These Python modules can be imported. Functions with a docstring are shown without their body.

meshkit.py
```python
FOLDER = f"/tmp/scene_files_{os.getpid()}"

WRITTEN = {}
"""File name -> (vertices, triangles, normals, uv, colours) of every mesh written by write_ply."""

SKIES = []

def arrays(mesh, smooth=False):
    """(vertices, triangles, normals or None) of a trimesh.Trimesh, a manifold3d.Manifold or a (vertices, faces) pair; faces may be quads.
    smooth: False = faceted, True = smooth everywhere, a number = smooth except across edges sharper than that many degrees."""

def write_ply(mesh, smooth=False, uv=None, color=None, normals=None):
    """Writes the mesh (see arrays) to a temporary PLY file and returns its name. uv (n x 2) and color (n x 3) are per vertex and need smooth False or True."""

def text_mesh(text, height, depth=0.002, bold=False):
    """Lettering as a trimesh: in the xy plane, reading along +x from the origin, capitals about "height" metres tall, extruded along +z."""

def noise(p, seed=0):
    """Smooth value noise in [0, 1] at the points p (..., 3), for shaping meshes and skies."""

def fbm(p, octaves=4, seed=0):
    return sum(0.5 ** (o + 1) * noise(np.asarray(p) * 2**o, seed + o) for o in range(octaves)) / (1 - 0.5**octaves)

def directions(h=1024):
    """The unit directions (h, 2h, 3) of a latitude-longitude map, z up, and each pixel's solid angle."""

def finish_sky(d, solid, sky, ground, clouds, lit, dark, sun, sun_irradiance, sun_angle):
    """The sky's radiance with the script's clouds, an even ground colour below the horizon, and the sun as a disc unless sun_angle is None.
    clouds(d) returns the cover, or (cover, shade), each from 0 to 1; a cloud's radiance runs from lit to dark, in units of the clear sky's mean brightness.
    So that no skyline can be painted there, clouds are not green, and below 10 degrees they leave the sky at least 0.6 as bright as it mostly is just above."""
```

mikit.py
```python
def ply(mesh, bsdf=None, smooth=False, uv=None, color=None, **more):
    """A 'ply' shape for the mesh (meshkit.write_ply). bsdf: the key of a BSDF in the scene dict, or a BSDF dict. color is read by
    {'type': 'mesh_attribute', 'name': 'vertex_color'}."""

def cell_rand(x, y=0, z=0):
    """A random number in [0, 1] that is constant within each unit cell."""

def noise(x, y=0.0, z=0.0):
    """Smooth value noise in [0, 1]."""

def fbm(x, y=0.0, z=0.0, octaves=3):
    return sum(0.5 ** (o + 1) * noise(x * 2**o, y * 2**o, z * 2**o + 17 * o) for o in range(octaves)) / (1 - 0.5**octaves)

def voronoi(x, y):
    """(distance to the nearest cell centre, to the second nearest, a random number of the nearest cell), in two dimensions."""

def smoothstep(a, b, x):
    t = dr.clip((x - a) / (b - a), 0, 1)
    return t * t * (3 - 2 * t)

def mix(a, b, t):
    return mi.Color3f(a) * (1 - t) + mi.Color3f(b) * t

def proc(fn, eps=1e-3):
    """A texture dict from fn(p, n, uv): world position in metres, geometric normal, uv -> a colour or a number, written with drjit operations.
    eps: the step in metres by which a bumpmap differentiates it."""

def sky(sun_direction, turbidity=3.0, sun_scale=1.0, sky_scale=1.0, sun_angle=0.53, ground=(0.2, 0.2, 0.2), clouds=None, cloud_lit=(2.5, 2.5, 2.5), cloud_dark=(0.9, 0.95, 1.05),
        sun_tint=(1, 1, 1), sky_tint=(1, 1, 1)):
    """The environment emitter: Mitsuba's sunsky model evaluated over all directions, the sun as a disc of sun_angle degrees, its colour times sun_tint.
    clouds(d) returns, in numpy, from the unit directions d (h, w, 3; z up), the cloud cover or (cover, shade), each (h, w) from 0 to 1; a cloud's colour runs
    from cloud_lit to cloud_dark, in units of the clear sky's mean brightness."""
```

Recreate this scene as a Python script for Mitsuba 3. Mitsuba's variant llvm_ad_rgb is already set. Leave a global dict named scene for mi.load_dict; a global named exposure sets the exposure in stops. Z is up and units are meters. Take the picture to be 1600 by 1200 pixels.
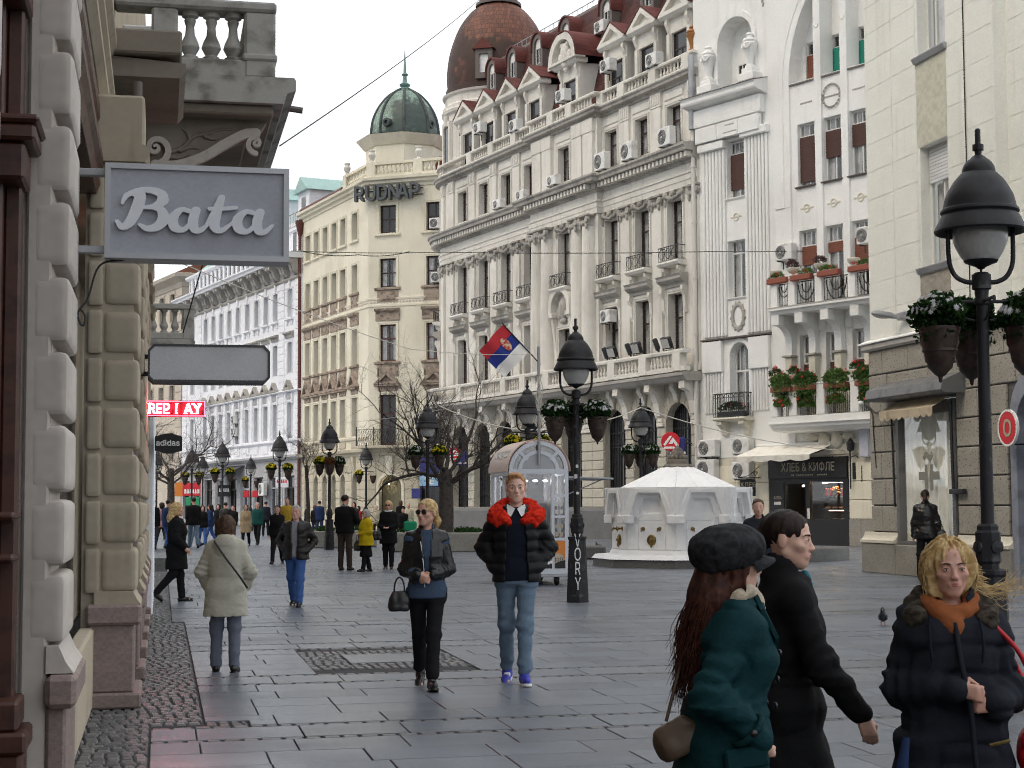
import math,random
import numpy as np,trimesh,mitsuba as mi,drjit as dr,mikit,meshkit
from shapely.geometry import Polygon,LineString,Point,box as sbox
from shapely.ops import unary_union
from shapely import affinity
from mikit import noise,fbm,voronoi,cell_rand,smoothstep,mix
random.seed(7)
rng=np.random.default_rng(11)
T4=mi.ScalarTransform4f
PI=math.pi
scene,labels={},{}
# ---- camera, sky, exposure
EYE,PITCH,ROLL,FOCAL=1.57,math.radians(4.12),math.radians(0.3),2580.0
fw_=np.array([0,math.cos(PITCH),math.sin(PITCH)])
up_=np.array([0,-math.sin(PITCH),math.cos(PITCH)])
up_=math.sin(ROLL)*np.array([1.0,0,0])+math.cos(ROLL)*up_
scene['camera']={'type':'perspective','fov':math.degrees(2*math.atan(800/FOCAL)),'fov_axis':'x','near_clip':0.1,'far_clip':3000.0,'to_world':T4().look_at(origin=[0,0,EYE],target=(np.array([0,0,EYE])+fw_).tolist(),up=up_.tolist())}
exposure=2.8
def cloud_cover(d):
 n=meshkit.fbm(d*np.array([3.0,3.0,6.0])+5.0,octaves=4)
 return np.ones(d.shape[:2]),np.clip((n-0.35)*0.6,0,1)*0.4
scene['sky']=mikit.sky([-0.55,-0.35,0.75],turbidity=3,sun_scale=0.12,sun_angle=25,clouds=cloud_cover,cloud_lit=(2.06,2.12,2.20),cloud_dark=(1.48,1.55,1.66),sun_tint=(1,0.98,0.95),ground=(0.12,0.12,0.13))
# ---- naming
_used={}
def numbered(name):
 k=_used.get(name,0)
 _used[name]=k+1
 return name if k==0 else f'{name}_{k:03d}'
def thing(name,label,cat,group=None,kind=None):
 key=numbered(name)
 labels[key]={'label':label,'category':cat}
 if group:labels[key]['group']=group
 if kind:labels[key]['kind']=kind
 return key
def structure(name,label=None):
 key=numbered(name)
 labels[key]={'kind':'structure'}
 if label:labels[key]['label']=label
 return key
def mat4(T):
 return T4(np.asarray(T,float).tolist())
def shape(mesh,mat,smooth=False,T=None,**kw):
 m=mesh.arr()if isinstance(mesh,MB)else mesh
 d=mikit.ply(m,mat,smooth,**kw)
 if T is not None:d['to_world']=mat4(T)
 return d
def put(key,mesh,mat,smooth=False,T=None,**kw):
 scene[key]=shape(mesh,mat,smooth,T,**kw)
 return key
def part(parent,name,mesh,mat,smooth=False,T=None,label=None,kind=None,**kw):
 key=numbered(parent+'__'+name)
 d=dict(mesh)if isinstance(mesh,dict)else shape(mesh,mat,smooth,None,**kw)
 if T is not None:d['to_world']=mat4(T)
 scene[key]=d
 if label or kind:
  labels[key]={}
  if label:labels[key]['label']=label
  if kind:labels[key]['kind']=kind
 return key
def copy_thing(root,new,label,T,cat=None,group=None):
 """a copy of a thing's parts under another key; T replaces the transform of every part"""
 src=labels[root]
 k=thing(new,label,cat or src['category'],group or src.get('group'))
 for s in[s for s in scene if s.startswith(root+'__')]:
  scene[k+s[len(root):]]={**scene[s],'to_world':mat4(T)}
  if s in labels:labels[k+s[len(root):]]=dict(labels[s])
 return k
# ---- mesh building
_CB=[]
def _chamfer_template():
 c,f=[],[]
 idx={}
 for sx in(-1,1):
  for sy in(-1,1):
   for sz in(-1,1):
    for a in range(3):
     idx[sx,sy,sz,a]=len(c);c.append((sx,sy,sz,a))
 def quad(q):
  P=np.array([[s[k]*(2.0 if s[3]==k else 1.0)for k in range(3)]for s in(c[i]for i in q)])
  n=np.cross(P[1]-P[0],P[2]-P[0])
  if n@P.mean(0)<0:q=q[::-1]
  f.append([q[0],q[1],q[2]])
  if len(q)==4:f.append([q[0],q[2],q[3]])
 for a in range(3):
  b,d=[k for k in range(3)if k!=a]
  for s in(-1,1):
   q=[]
   for(p,r)in((-1,-1),(1,-1),(1,1),(-1,1)):
    t=[0,0,0];t[a]=s;t[b]=p;t[d]=r
    q.append(idx[t[0],t[1],t[2],a])
   quad(q)
  for p in(-1,1):
   for r in(-1,1):
    t0=[0,0,0];t0[a]=-1;t0[b]=p;t0[d]=r
    t1=list(t0);t1[a]=1
    quad([idx[(*t0,b)],idx[(*t1,b)],idx[(*t1,d)],idx[(*t0,d)]])
 for sx in(-1,1):
  for sy in(-1,1):
   for sz in(-1,1):
    quad([idx[sx,sy,sz,0],idx[sx,sy,sz,1],idx[sx,sy,sz,2]])
 return np.array([x[:3]for x in c],float),np.array([x[3]for x in c]),np.array(f)
_CS,_CA,_CF=_chamfer_template()
_BV=np.array([[x,y,z]for x in(0,1)for y in(0,1)for z in(0,1)],float)
_BF=np.array([[0,1,3],[0,3,2],[4,6,7],[4,7,5],[0,4,5],[0,5,1],[2,3,7],[2,7,6],[0,2,6],[0,6,4],[1,5,7],[1,7,3]])
class MB:
 def __init__(self):self.v,self.f,self.n=[],[],0
 def add(self,v,f,T=None):
  v=np.asarray(v,float)
  if T is not None:v=v@np.asarray(T)[:3,:3].T+np.asarray(T)[:3,3]
  self.v.append(v);self.f.append(np.asarray(f,int)+self.n);self.n+=len(v)
  return self
 def arr(self):return np.vstack(self.v),np.vstack(self.f)
 def merge(self,o,T=None):return self.add(*o.arr(),T)
 def box(self,x0,x1,y0,y1,z0,z1,T=None):
  return self.add(_BV*[x1-x0,y1-y0,z1-z0]+[x0,y0,z0],_BF,T)
 def bev(self,x0,x1,y0,y1,z0,z1,b=0.01,T=None):
  h=np.array([x1-x0,y1-y0,z1-z0])/2
  b=np.minimum(b,h*0.8)
  v=np.empty((24,3))
  for a in range(3):v[:,a]=_CS[:,a]*np.where(_CA==a,h[a],h[a]-b[a]if np.ndim(b)else h[a]-b)
  return self.add(v+np.array([x0+x1,y0+y1,z0+z1])/2,_CF,T)
 def ext(self,poly,y0,y1,T=None):
  """polygon in (x,z) extruded along y"""
  for g in getattr(poly,'geoms',[poly]):
   if g.is_empty or g.area<1e-9:continue
   m=trimesh.creation.extrude_polygon(g,y1-y0,engine='earcut')
   v=np.array(m.vertices)
   self.add(np.c_[v[:,0],y0+v[:,2],v[:,1]],np.array(m.faces)[:,::-1],T)
  return self
 def exty(self,poly,x0,x1,T=None):
  """polygon in (y,z) extruded along x"""
  for g in getattr(poly,'geoms',[poly]):
   m=trimesh.creation.extrude_polygon(g,x1-x0,engine='earcut')
   v=np.array(m.vertices)
   self.add(np.c_[x0+v[:,2],v[:,0],v[:,1]],np.array(m.faces),T)
  return self
 def extz(self,poly,z0,z1,T=None):
  for g in getattr(poly,'geoms',[poly]):
   m=trimesh.creation.extrude_polygon(g,z1-z0,engine='earcut')
   v=np.array(m.vertices)
   self.add(np.c_[v[:,0],v[:,1],z0+v[:,2]],np.array(m.faces),T)
  return self
 def mold(self,prof,x0,x1,T=None):return self.exty(Polygon(prof).buffer(0),x0,x1,T)
 def sweep(self,prof,path,closed=False,T=None):
  """profile points (out,z) swept along a plan path of (x,y); 'out' goes to the right of the walking direction"""
  p=np.asarray(path,float);n=len(p)
  d=np.diff(np.vstack([p,p[:1]])if closed else p,axis=0)
  d/=np.linalg.norm(d,axis=1,keepdims=True)
  nr=np.c_[d[:,1],-d[:,0]]
  off=[]
  for i in range(n):
   a=nr[i-1]if(i>0 or closed)else nr[0]
   b=nr[i]if(i<len(nr))else nr[-1]
   m=a+b;m/=np.linalg.norm(m);off.append(m/max(m@a,0.35))
  pr=np.asarray(prof,float);k=len(pr)
  v=np.array([[p[i,0]+off[i][0]*o,p[i,1]+off[i][1]*o,z]for i in range(n)for o,z in pr])
  f=[]
  for i in range(n if closed else n-1):
   j=(i+1)%n
   for a in range(k):
    b=(a+1)%k
    f+=[[i*k+a,j*k+a,j*k+b],[i*k+a,j*k+b,i*k+b]]
  if not closed:
   tri=trimesh.creation.triangulate_polygon(Polygon(pr),engine='earcut')
   tv,tf=np.array(tri[0]),np.array(tri[1])
   for i in(0,n-1):
    self.add([[p[i,0]+off[i][0]*o,p[i,1]+off[i][1]*o,z]for o,z in tv],tf,T)
  return self.add(v,f,T)
 def lathe(self,prof,c=(0,0,0),seg=16,T=None,a0=0.0,a1=2*PI,sx=1.0,sy=1.0):
  pr=np.asarray(prof,float);full=abs(a1-a0-2*PI)<1e-6
  n=seg if full else seg+1
  a=a0+(a1-a0)*np.arange(n)/seg
  v=np.stack([np.outer(pr[:,0],np.cos(a))*sx+c[0],np.outer(pr[:,0],np.sin(a))*sy+c[1],np.repeat(pr[:,1:2],n,1)+c[2]],-1).reshape(-1,3)
  f=[]
  for i in range(len(pr)-1):
   for j in range(n if full else n-1):
    k=(j+1)%n
    f+=[[i*n+j,i*n+k,(i+1)*n+k],[i*n+j,(i+1)*n+k,(i+1)*n+j]]
  return self.add(v,f,T)
 def tube(self,pts,r,sides=6,T=None,cap=True):
  p=np.asarray(pts,float);r=np.broadcast_to(np.asarray(r,float),(len(p),))
  t=np.gradient(p,axis=0);t/=np.linalg.norm(t,axis=1,keepdims=True)+1e-12
  ref=np.array([0,0,1.0])if abs(t[0,2])<0.9 else np.array([1.0,0,0])
  v=[];a_=None
  ang=np.arange(sides)*2*PI/sides
  for i in range(len(p)):
   a=(ref if a_ is None else a_);a=a-t[i]*(a@t[i]);a/=np.linalg.norm(a)+1e-12;a_=a
   b=np.cross(t[i],a)
   v.append(p[i]+r[i]*(np.cos(ang)[:,None]*a+np.sin(ang)[:,None]*b))
  v=np.vstack(v);f=[]
  for i in range(len(p)-1):
   for j in range(sides):
    k=(j+1)%sides
    f+=[[i*sides+j,i*sides+k,(i+1)*sides+k],[i*sides+j,(i+1)*sides+k,(i+1)*sides+j]]
  if cap:
   m=(len(p)-1)*sides
   for j in range(1,sides-1):f+=[[0,j+1,j],[m,m+j,m+j+1]]
  return self.add(v,f,T)
 def ball(self,c,r,sub=1,T=None):
  s=_ico(sub);return self.add(s[0]*np.asarray(r)+np.asarray(c),s[1],T)
_icos={}
def _ico(sub):
 if sub not in _icos:
  m=trimesh.creation.icosphere(subdivisions=sub);_icos[sub]=(np.array(m.vertices),np.array(m.faces))
 return _icos[sub]
def rotz(a):
 c,s=math.cos(a),math.sin(a);return np.array([[c,-s,0,0],[s,c,0,0],[0,0,1,0],[0,0,0,1.0]])
def rotx(a):
 c,s=math.cos(a),math.sin(a);return np.array([[1,0,0,0],[0,c,-s,0],[0,s,c,0],[0,0,0,1.0]])
def roty(a):
 c,s=math.cos(a),math.sin(a);return np.array([[c,0,s,0],[0,1,0,0],[-s,0,c,0],[0,0,0,1.0]])
def tr(x=0,y=0,z=0):
 m=np.eye(4);m[:3,3]=(x,y,z);return m
def scl(x,y=None,z=None):
 return np.diag([x,x if y is None else y,x if z is None else z,1.0])
def frame(o,ang):
 """facade frame: x runs along the wall to the viewer's right, y goes INTO the wall, z up. ang = direction of x in degrees"""
 a=math.radians(ang)
 m=np.eye(4);m[:3,0]=(math.cos(a),math.sin(a),0);m[:3,1]=(-math.sin(a),math.cos(a),0);m[:3,3]=(o[0],o[1],o[2]if len(o)>2 else 0)
 return m
def bez(pts,n=12):
 p=np.asarray(pts,float);t=np.linspace(0,1,n)[:,None]
 if len(p)==3:return(1-t)**2*p[0]+2*t*(1-t)*p[1]+t**2*p[2]
 return(1-t)**3*p[0]+3*t*(1-t)**2*p[1]+3*t*t*(1-t)*p[2]+t**3*p[3]
def arch(x0,x1,z0,zs,n=12):
 """opening with a round (elliptic) head: springing at zs"""
 c,r=(x0+x1)/2,(x1-x0)/2
 a=np.linspace(0,PI,n+1)
 return Polygon([(x0,z0),(x1,z0)]+[(c+r*math.cos(t),zs+r*math.sin(t))for t in a])
def smoothline(pts,n=8):
 """Catmull-Rom through the points"""
 p=np.asarray(pts,float);q=np.vstack([2*p[0]-p[1],p,2*p[-1]-p[-2]]);out=[]
 for i in range(1,len(q)-2):
  for t in np.arange(n)/n:
   a,b,c,d=q[i-1],q[i],q[i+1],q[i+2]
   out.append(0.5*(2*b+(c-a)*t+(2*a-5*b+4*c-d)*t*t+(3*b-a-3*c+d)*t**3))
 return np.array(out+[p[-1]])
# ---- materials
def two(d):return{'type':'twosided','bsdf':d}
def col(c):return{'type':'rgb','value':list(map(float,c))}
def pr(c,rough=0.6,spec=0.4,metal=0.0,**k):
 return{'type':'principled','base_color':c if isinstance(c,dict)else col(c),'roughness':rough,'specular':spec,'metallic':metal,**k}
def mat(name,c,rough=0.6,spec=0.4,metal=0.0,bump=None,**k):
 b=pr(c,rough,spec,metal,**k)
 if bump:b={'type':'bumpmap','arbitrary':bump[0],'scale':bump[1],'bsdf':b}
 scene['m_'+name]=two(b)
 return 'm_'+name
def opq(*a):
 a=[mi.Color3f(x)if isinstance(x,tuple)else mi.Float(x)for x in a]
 dr.make_opaque(*a)
 return a
def stucco(base,dirt,amt=0.5,scale=1.0,streak=0.5):
 base,dirt,amt,scale,streak=opq(base,dirt,amt,scale,streak)
 def fn(p,n,uv):
  a=fbm(p.x*0.55*scale,p.y*0.55*scale,p.z*0.4*scale,octaves=4)
  s=fbm(p.x*5.0*scale,p.y*5.0*scale,p.z*0.35*scale,octaves=3)
  g=noise(p.x*24,p.y*24,p.z*24)
  t=dr.clip(smoothstep(0.45,0.8,a)*0.6+streak*smoothstep(0.52,0.8,s)*0.8,0,1)*amt
  return mix(base,dirt,t)*(0.95+0.1*g)
 return mikit.proc(fn)
def grime(c,c2,sc=6.0,lo=0.45,hi=0.75,amt=1.0):
 c,c2,sc,lo,hi,amt=opq(c,c2,sc,lo,hi,amt)
 def fn(p,n,uv):
  a=fbm(p.x*sc,p.y*sc,p.z*sc,octaves=4)
  return mix(c,c2,smoothstep(lo,hi,a)*amt)*(0.94+0.12*noise(p.x*60,p.y*60,p.z*60))
 return mikit.proc(fn)
bump_fine=mikit.proc(lambda p,n,uv:fbm(p.x*45,p.y*45,p.z*45,octaves=3),eps=3e-3)
bump_big=mikit.proc(lambda p,n,uv:fbm(p.x*9,p.y*9,p.z*9,octaves=3),eps=8e-3)
mat('bank',stucco((0.63,0.61,0.56),(0.30,0.28,0.245),0.6),0.85,0.2)
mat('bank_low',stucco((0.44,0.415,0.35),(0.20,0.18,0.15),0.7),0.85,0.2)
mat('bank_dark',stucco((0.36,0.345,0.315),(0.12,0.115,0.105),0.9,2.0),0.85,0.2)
mat('cream',stucco((0.68,0.645,0.53),(0.40,0.36,0.27),0.5),0.85,0.2)
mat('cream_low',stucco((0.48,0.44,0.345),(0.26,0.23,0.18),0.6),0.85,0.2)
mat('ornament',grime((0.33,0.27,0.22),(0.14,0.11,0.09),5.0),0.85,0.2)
mat('artwall',stucco((0.72,0.72,0.70),(0.42,0.41,0.37),0.45),0.85,0.2)
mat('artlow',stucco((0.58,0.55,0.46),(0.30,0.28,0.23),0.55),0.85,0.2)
mat('graywall',stucco((0.74,0.75,0.70),(0.58,0.58,0.52),0.5,1.2,0.7),0.85,0.2)
mat('farwhite',stucco((0.72,0.73,0.76),(0.50,0.50,0.51),0.45),0.85,0.2)
mat('farbeige',stucco((0.50,0.45,0.38),(0.30,0.26,0.22),0.5),0.85,0.2)
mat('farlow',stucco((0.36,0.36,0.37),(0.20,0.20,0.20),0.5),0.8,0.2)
mat('leftstone',stucco((0.44,0.405,0.365),(0.25,0.225,0.195),0.55,2.2,0.5),0.8,0.25,bump=(bump_fine,0.0015))
mat('leftcream',stucco((0.34,0.295,0.225),(0.17,0.14,0.10),0.65,2.2,0.55),0.8,0.25,bump=(bump_fine,0.0015))
mat('balcony_stone',grime((0.34,0.335,0.315),(0.16,0.155,0.14),4.0,0.45,0.75),0.85,0.2,bump=(bump_fine,0.003))
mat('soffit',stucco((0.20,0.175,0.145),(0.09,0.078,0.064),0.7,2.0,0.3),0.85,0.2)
def _speck(c1,c2,sc=120.0):
 c1,c2,sc=opq(c1,c2,sc)
 def fn(p,n,uv):
  a=noise(p.x*sc,p.y*sc,p.z*sc);b=noise(p.x*sc*0.37+9,p.y*sc*0.37,p.z*sc*0.37)
  l=fbm(p.x*1.7,p.y*1.7,p.z*1.7)
  return mix(c1,c2,dr.clip(0.5*a+0.6*b-0.1,0,1))*(0.8+0.4*l)
 return mikit.proc(fn)
mat('granite_red',_speck((0.26,0.195,0.175),(0.14,0.11,0.10)),0.55,0.4)
mat('granite',_speck((0.30,0.285,0.25),(0.17,0.16,0.145),70),0.6,0.35)
mat('granite_dark',_speck((0.13,0.125,0.12),(0.07,0.07,0.068),50),0.5,0.4)
def _peck(p,n,uv):
 f,s,w=voronoi((p.x*0.28-p.y*0.96)*15,p.z*15)
 hole=1-smoothstep(0.16,0.34,f+0.22*w)
 return mix((0.31,0.295,0.26),(0.07,0.066,0.06),hole*0.8)*(0.82+0.36*fbm(p.x*3,p.y*3,p.z*3))
mat('pecked',mikit.proc(_peck),0.85,0.2)
mat('wood_red',grime((0.060,0.022,0.014),(0.028,0.011,0.008),9.0),0.42,0.5)
mat('iron',(0.016,0.016,0.018),0.45,0.5)
def _lampcol(p,n,uv):
 a=fbm(p.x*18,p.y*18,p.z*9,octaves=4)
 return mix((0.017,0.017,0.020),(0.10,0.10,0.105),smoothstep(0.60,0.80,a)*0.55)
mat('lamp_iron',mikit.proc(_lampcol),0.55,0.3)
mat('lamp_hood',grime((0.014,0.014,0.017),(0.030,0.030,0.034),8.0,0.5,0.8,0.5),0.5,0.3)
mat('lamp_glass',(0.40,0.40,0.385),0.25,0.5)
mat('pot',grime((0.030,0.016,0.012),(0.055,0.035,0.026),12.0),0.45,0.5)
mat('alu',(0.52,0.54,0.58),0.38,0.5,0.35)
mat('zinc',grime((0.36,0.37,0.39),(0.25,0.26,0.27),2.0),0.5,0.5,0.3)
mat('sign_grey',grime((0.33,0.345,0.385),(0.28,0.29,0.325),3.0,0.4,0.8,0.6),0.45,0.4)
mat('sign_blank',grime((0.46,0.46,0.475),(0.38,0.38,0.395),3.0,0.4,0.8,0.6),0.45,0.4)
mat('sign_edge',(0.33,0.34,0.36),0.35,0.5,0.5)
mat('sign_letter',(0.60,0.62,0.66),0.4,0.5)
mat('sign_dark',(0.05,0.05,0.055),0.5,0.4)
mat('black',(0.012,0.012,0.013),0.5,0.4)
mat('blackgloss',(0.010,0.010,0.011),0.22,0.5)
mat('white',(0.74,0.74,0.73),0.5,0.4)
mat('offwhite',(0.60,0.59,0.56),0.6,0.3)
mat('acwhite',grime((0.62,0.62,0.60),(0.42,0.41,0.38),3.0,0.5,0.8),0.5,0.4)
mat('acdark',(0.05,0.05,0.055),0.6,0.3)
mat('red',(0.55,0.015,0.025),0.4,0.5)
mat('blue',(0.02,0.025,0.17),0.45,0.5)
mat('lightblue',(0.25,0.45,0.62),0.45,0.5)
mat('green',(0.02,0.28,0.12),0.5,0.4)
mat('orange',(0.62,0.20,0.03),0.5,0.4)
mat('gold',(0.40,0.35,0.26),0.5,0.4,0.1)
mat('brass',grime((0.22,0.155,0.055),(0.07,0.05,0.025),22.0),0.4,0.5,0.7)
mat('pipe',(0.56,0.54,0.50),0.5,0.4)
mat('pipe_dark',(0.12,0.10,0.09),0.55,0.4)
mat('pipe_red',(0.10,0.030,0.022),0.5,0.4)
mat('cable',(0.03,0.03,0.03),0.6,0.3)
mat('rope',(0.55,0.53,0.47),0.8,0.2)
scene['m_pane']={'type':'thindielectric','int_ior':1.5}
mat('glass_dark',(0.022,0.023,0.026),0.06,0.5)
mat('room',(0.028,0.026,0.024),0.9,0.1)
mat('frame_dark',(0.030,0.018,0.016),0.5,0.4)
mat('frame_white',(0.62,0.62,0.60),0.5,0.4)
mat('frame_red',(0.075,0.026,0.022),0.5,0.4)
mat('curtain',grime((0.50,0.50,0.49),(0.33,0.33,0.33),3.0),0.9,0.1)
def _slats(c):
 c,=opq(c)
 def fn(p,n,uv):
  return c*(0.62+0.5*smoothstep(0.0,0.5,dr.abs(p.z*14-dr.floor(p.z*14)-0.5)*2))*(0.9+0.2*noise(p.x*2,p.y*2,p.z*9))
 return mikit.proc(fn)
mat('blind_brown',_slats((0.065,0.030,0.024)),0.6,0.3)
mat('blind_red',_slats((0.16,0.058,0.036)),0.6,0.3)
mat('blind_green',(0.02,0.20,0.15),0.6,0.3)
mat('blind_grey',_slats((0.55,0.56,0.57)),0.5,0.4)
def _slates(c1,c2,moss,sc,ang=0.0):
 c1,c2,moss=mi.Color3f(c1),mi.Color3f(c2),mi.Color3f(moss)
 ca,sa=math.cos(ang),math.sin(ang)
 def fn(p,n,uv):
  u,v=(p.x*ca+p.y*sa)*sc,p.z*sc*1.5
  r=dr.floor(v);uu=u+0.5*(r-2*dr.floor(r/2))
  fx,fz=uu-dr.floor(uu),v-r
  t=cell_rand(dr.floor(uu),r)
  j=dr.maximum(1-smoothstep(0.0,0.10,dr.minimum(fx,1-fx)),1-smoothstep(0.0,0.18,fz))
  m=smoothstep(0.52,0.72,fbm(p.x*0.9,p.y*0.9,p.z*0.5,octaves=4))
  return mix(mix(c1,c2,t),moss,dr.maximum(m*0.75,j*0.7))
 return mikit.proc(fn)
mat('mansard',_slates((0.095,0.034,0.028),(0.054,0.022,0.020),(0.020,0.014,0.013),2.6,math.radians(-63.8)),0.7,0.3)
mat('roof_red',grime((0.12,0.035,0.028),(0.07,0.022,0.02),3.0),0.7,0.3)
def _dome_tile(c1,c2,moss,ctr,nu,vz,green=None):
 c1,c2,moss=mi.Color3f(c1),mi.Color3f(c2),mi.Color3f(moss)
 def fn(p,n,uv):
  a=dr.atan2(p.y-ctr[1],p.x-ctr[0])*nu/(2*PI)
  v=p.z*vz;r=dr.floor(v);a=a+0.5*(r-2*dr.floor(r/2))
  fx,fz=a-dr.floor(a),v-r
  t=cell_rand(dr.floor(a),r)
  j=dr.maximum(1-smoothstep(0.0,0.12,dr.minimum(fx,1-fx)),1-smoothstep(0.0,0.22,fz))
  m=smoothstep(0.40,0.62,fbm(p.x*0.7+3,p.y*0.7,p.z*0.45,octaves=4)+0.25*smoothstep(4.0,0.0,p.z-ctr[2])-0.05+0.1*(t-0.5))
  return mix(mix(c1,c2,t),moss,dr.maximum(m*0.85,j*0.75))
 return mikit.proc(fn)
def _slabcol(c,w):
 c,=opq(c)
 def fn(p,n,uv):
  a=fbm(p.x*2.2,p.y*2.2,0.0,octaves=4);g=noise(p.x*40,p.y*40,p.z*40)
  st=smoothstep(0.55,0.8,fbm(p.x*0.8+7,p.y*0.8,3.0,octaves=3))
  return c*(0.78+0.36*a+0.10*g)*(1-0.22*st)
 return mikit.proc(fn)
def _wet(lo,hi):
 def fn(p,n,uv):
  return lo+(hi-lo)*smoothstep(0.35,0.7,fbm(p.x*1.1+4,p.y*1.1,0.0,octaves=4))+0.05*noise(p.x*30,p.y*30,0)
 return mikit.proc(fn)
bump_slab=mikit.proc(lambda p,n,uv:fbm(p.x*7,p.y*7,0.0,octaves=3)+0.25*noise(p.x*70,p.y*70,0.0),eps=6e-3)
for i,c in enumerate(((0.104,0.116,0.136),(0.090,0.100,0.119),(0.116,0.128,0.148))):
 mat(f'slab{i}',_slabcol(c,1),_wet(0.30,0.42),0.5,bump=(bump_slab,0.0016))
for i,c in enumerate(((0.085,0.085,0.088),(0.062,0.062,0.066),(0.11,0.108,0.108))):
 mat(f'cobble{i}',c,0.42,0.5)
mat('joint',(0.022,0.022,0.024),0.7,0.3)
def _farpave(p,n,uv):
 ca,sa=math.cos(math.radians(12)),math.sin(math.radians(12))
 s,d=-p.x*sa+p.y*ca,p.x*ca+p.y*sa
 v=s/0.55;r=dr.floor(v);u=d/0.8+cell_rand(r,5.0)
 fx,fz=u-dr.floor(u),v-r
 j=dr.maximum(1-smoothstep(0.0,0.03,dr.minimum(fx,1-fx)),1-smoothstep(0.0,0.05,dr.minimum(fz,1-fz)))
 a=fbm(p.x*1.3,p.y*1.3,0.0,octaves=4)
 return mix(mi.Color3f(0.106,0.117,0.137)*(0.8+0.4*a)*(0.85+0.3*cell_rand(dr.floor(u),r)),(0.03,0.03,0.033),j*0.7)
mat('farpave',mikit.proc(_farpave),0.38,0.5)
def _marble(p,n,uv):
 w=fbm(p.x*2.5,p.y*2.5,p.z*2.5,octaves=4)
 v=dr.abs(dr.sin((p.x*1.3+p.y*0.9+p.z*2.1+3.5*w)*4.0))
 return mix((0.62,0.625,0.635),(0.76,0.76,0.76),0.45+0.25*smoothstep(0.0,0.5,v)+0.3*smoothstep(0.3,0.7,w))*(0.93+0.1*fbm(p.x*1.1,p.y*1.1,p.z*1.1))
mat('marble',mikit.proc(_marble),0.4,0.45)
mat('bronze_stone',grime((0.17,0.15,0.125),(0.075,0.068,0.06),8.0),0.7,0.3)
def leafmat(name,c,tr=0.35):
 scene['m_'+name]={'type':'principledthin','base_color':col(c),'roughness':0.5,'diff_trans':tr*2,'spec_trans':0.0}
 return 'm_'+name
leafmat('leaf',(0.035,0.075,0.022));leafmat('leaf_dark',(0.018,0.040,0.014));leafmat('leaf_light',(0.10,0.17,0.05))
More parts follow.
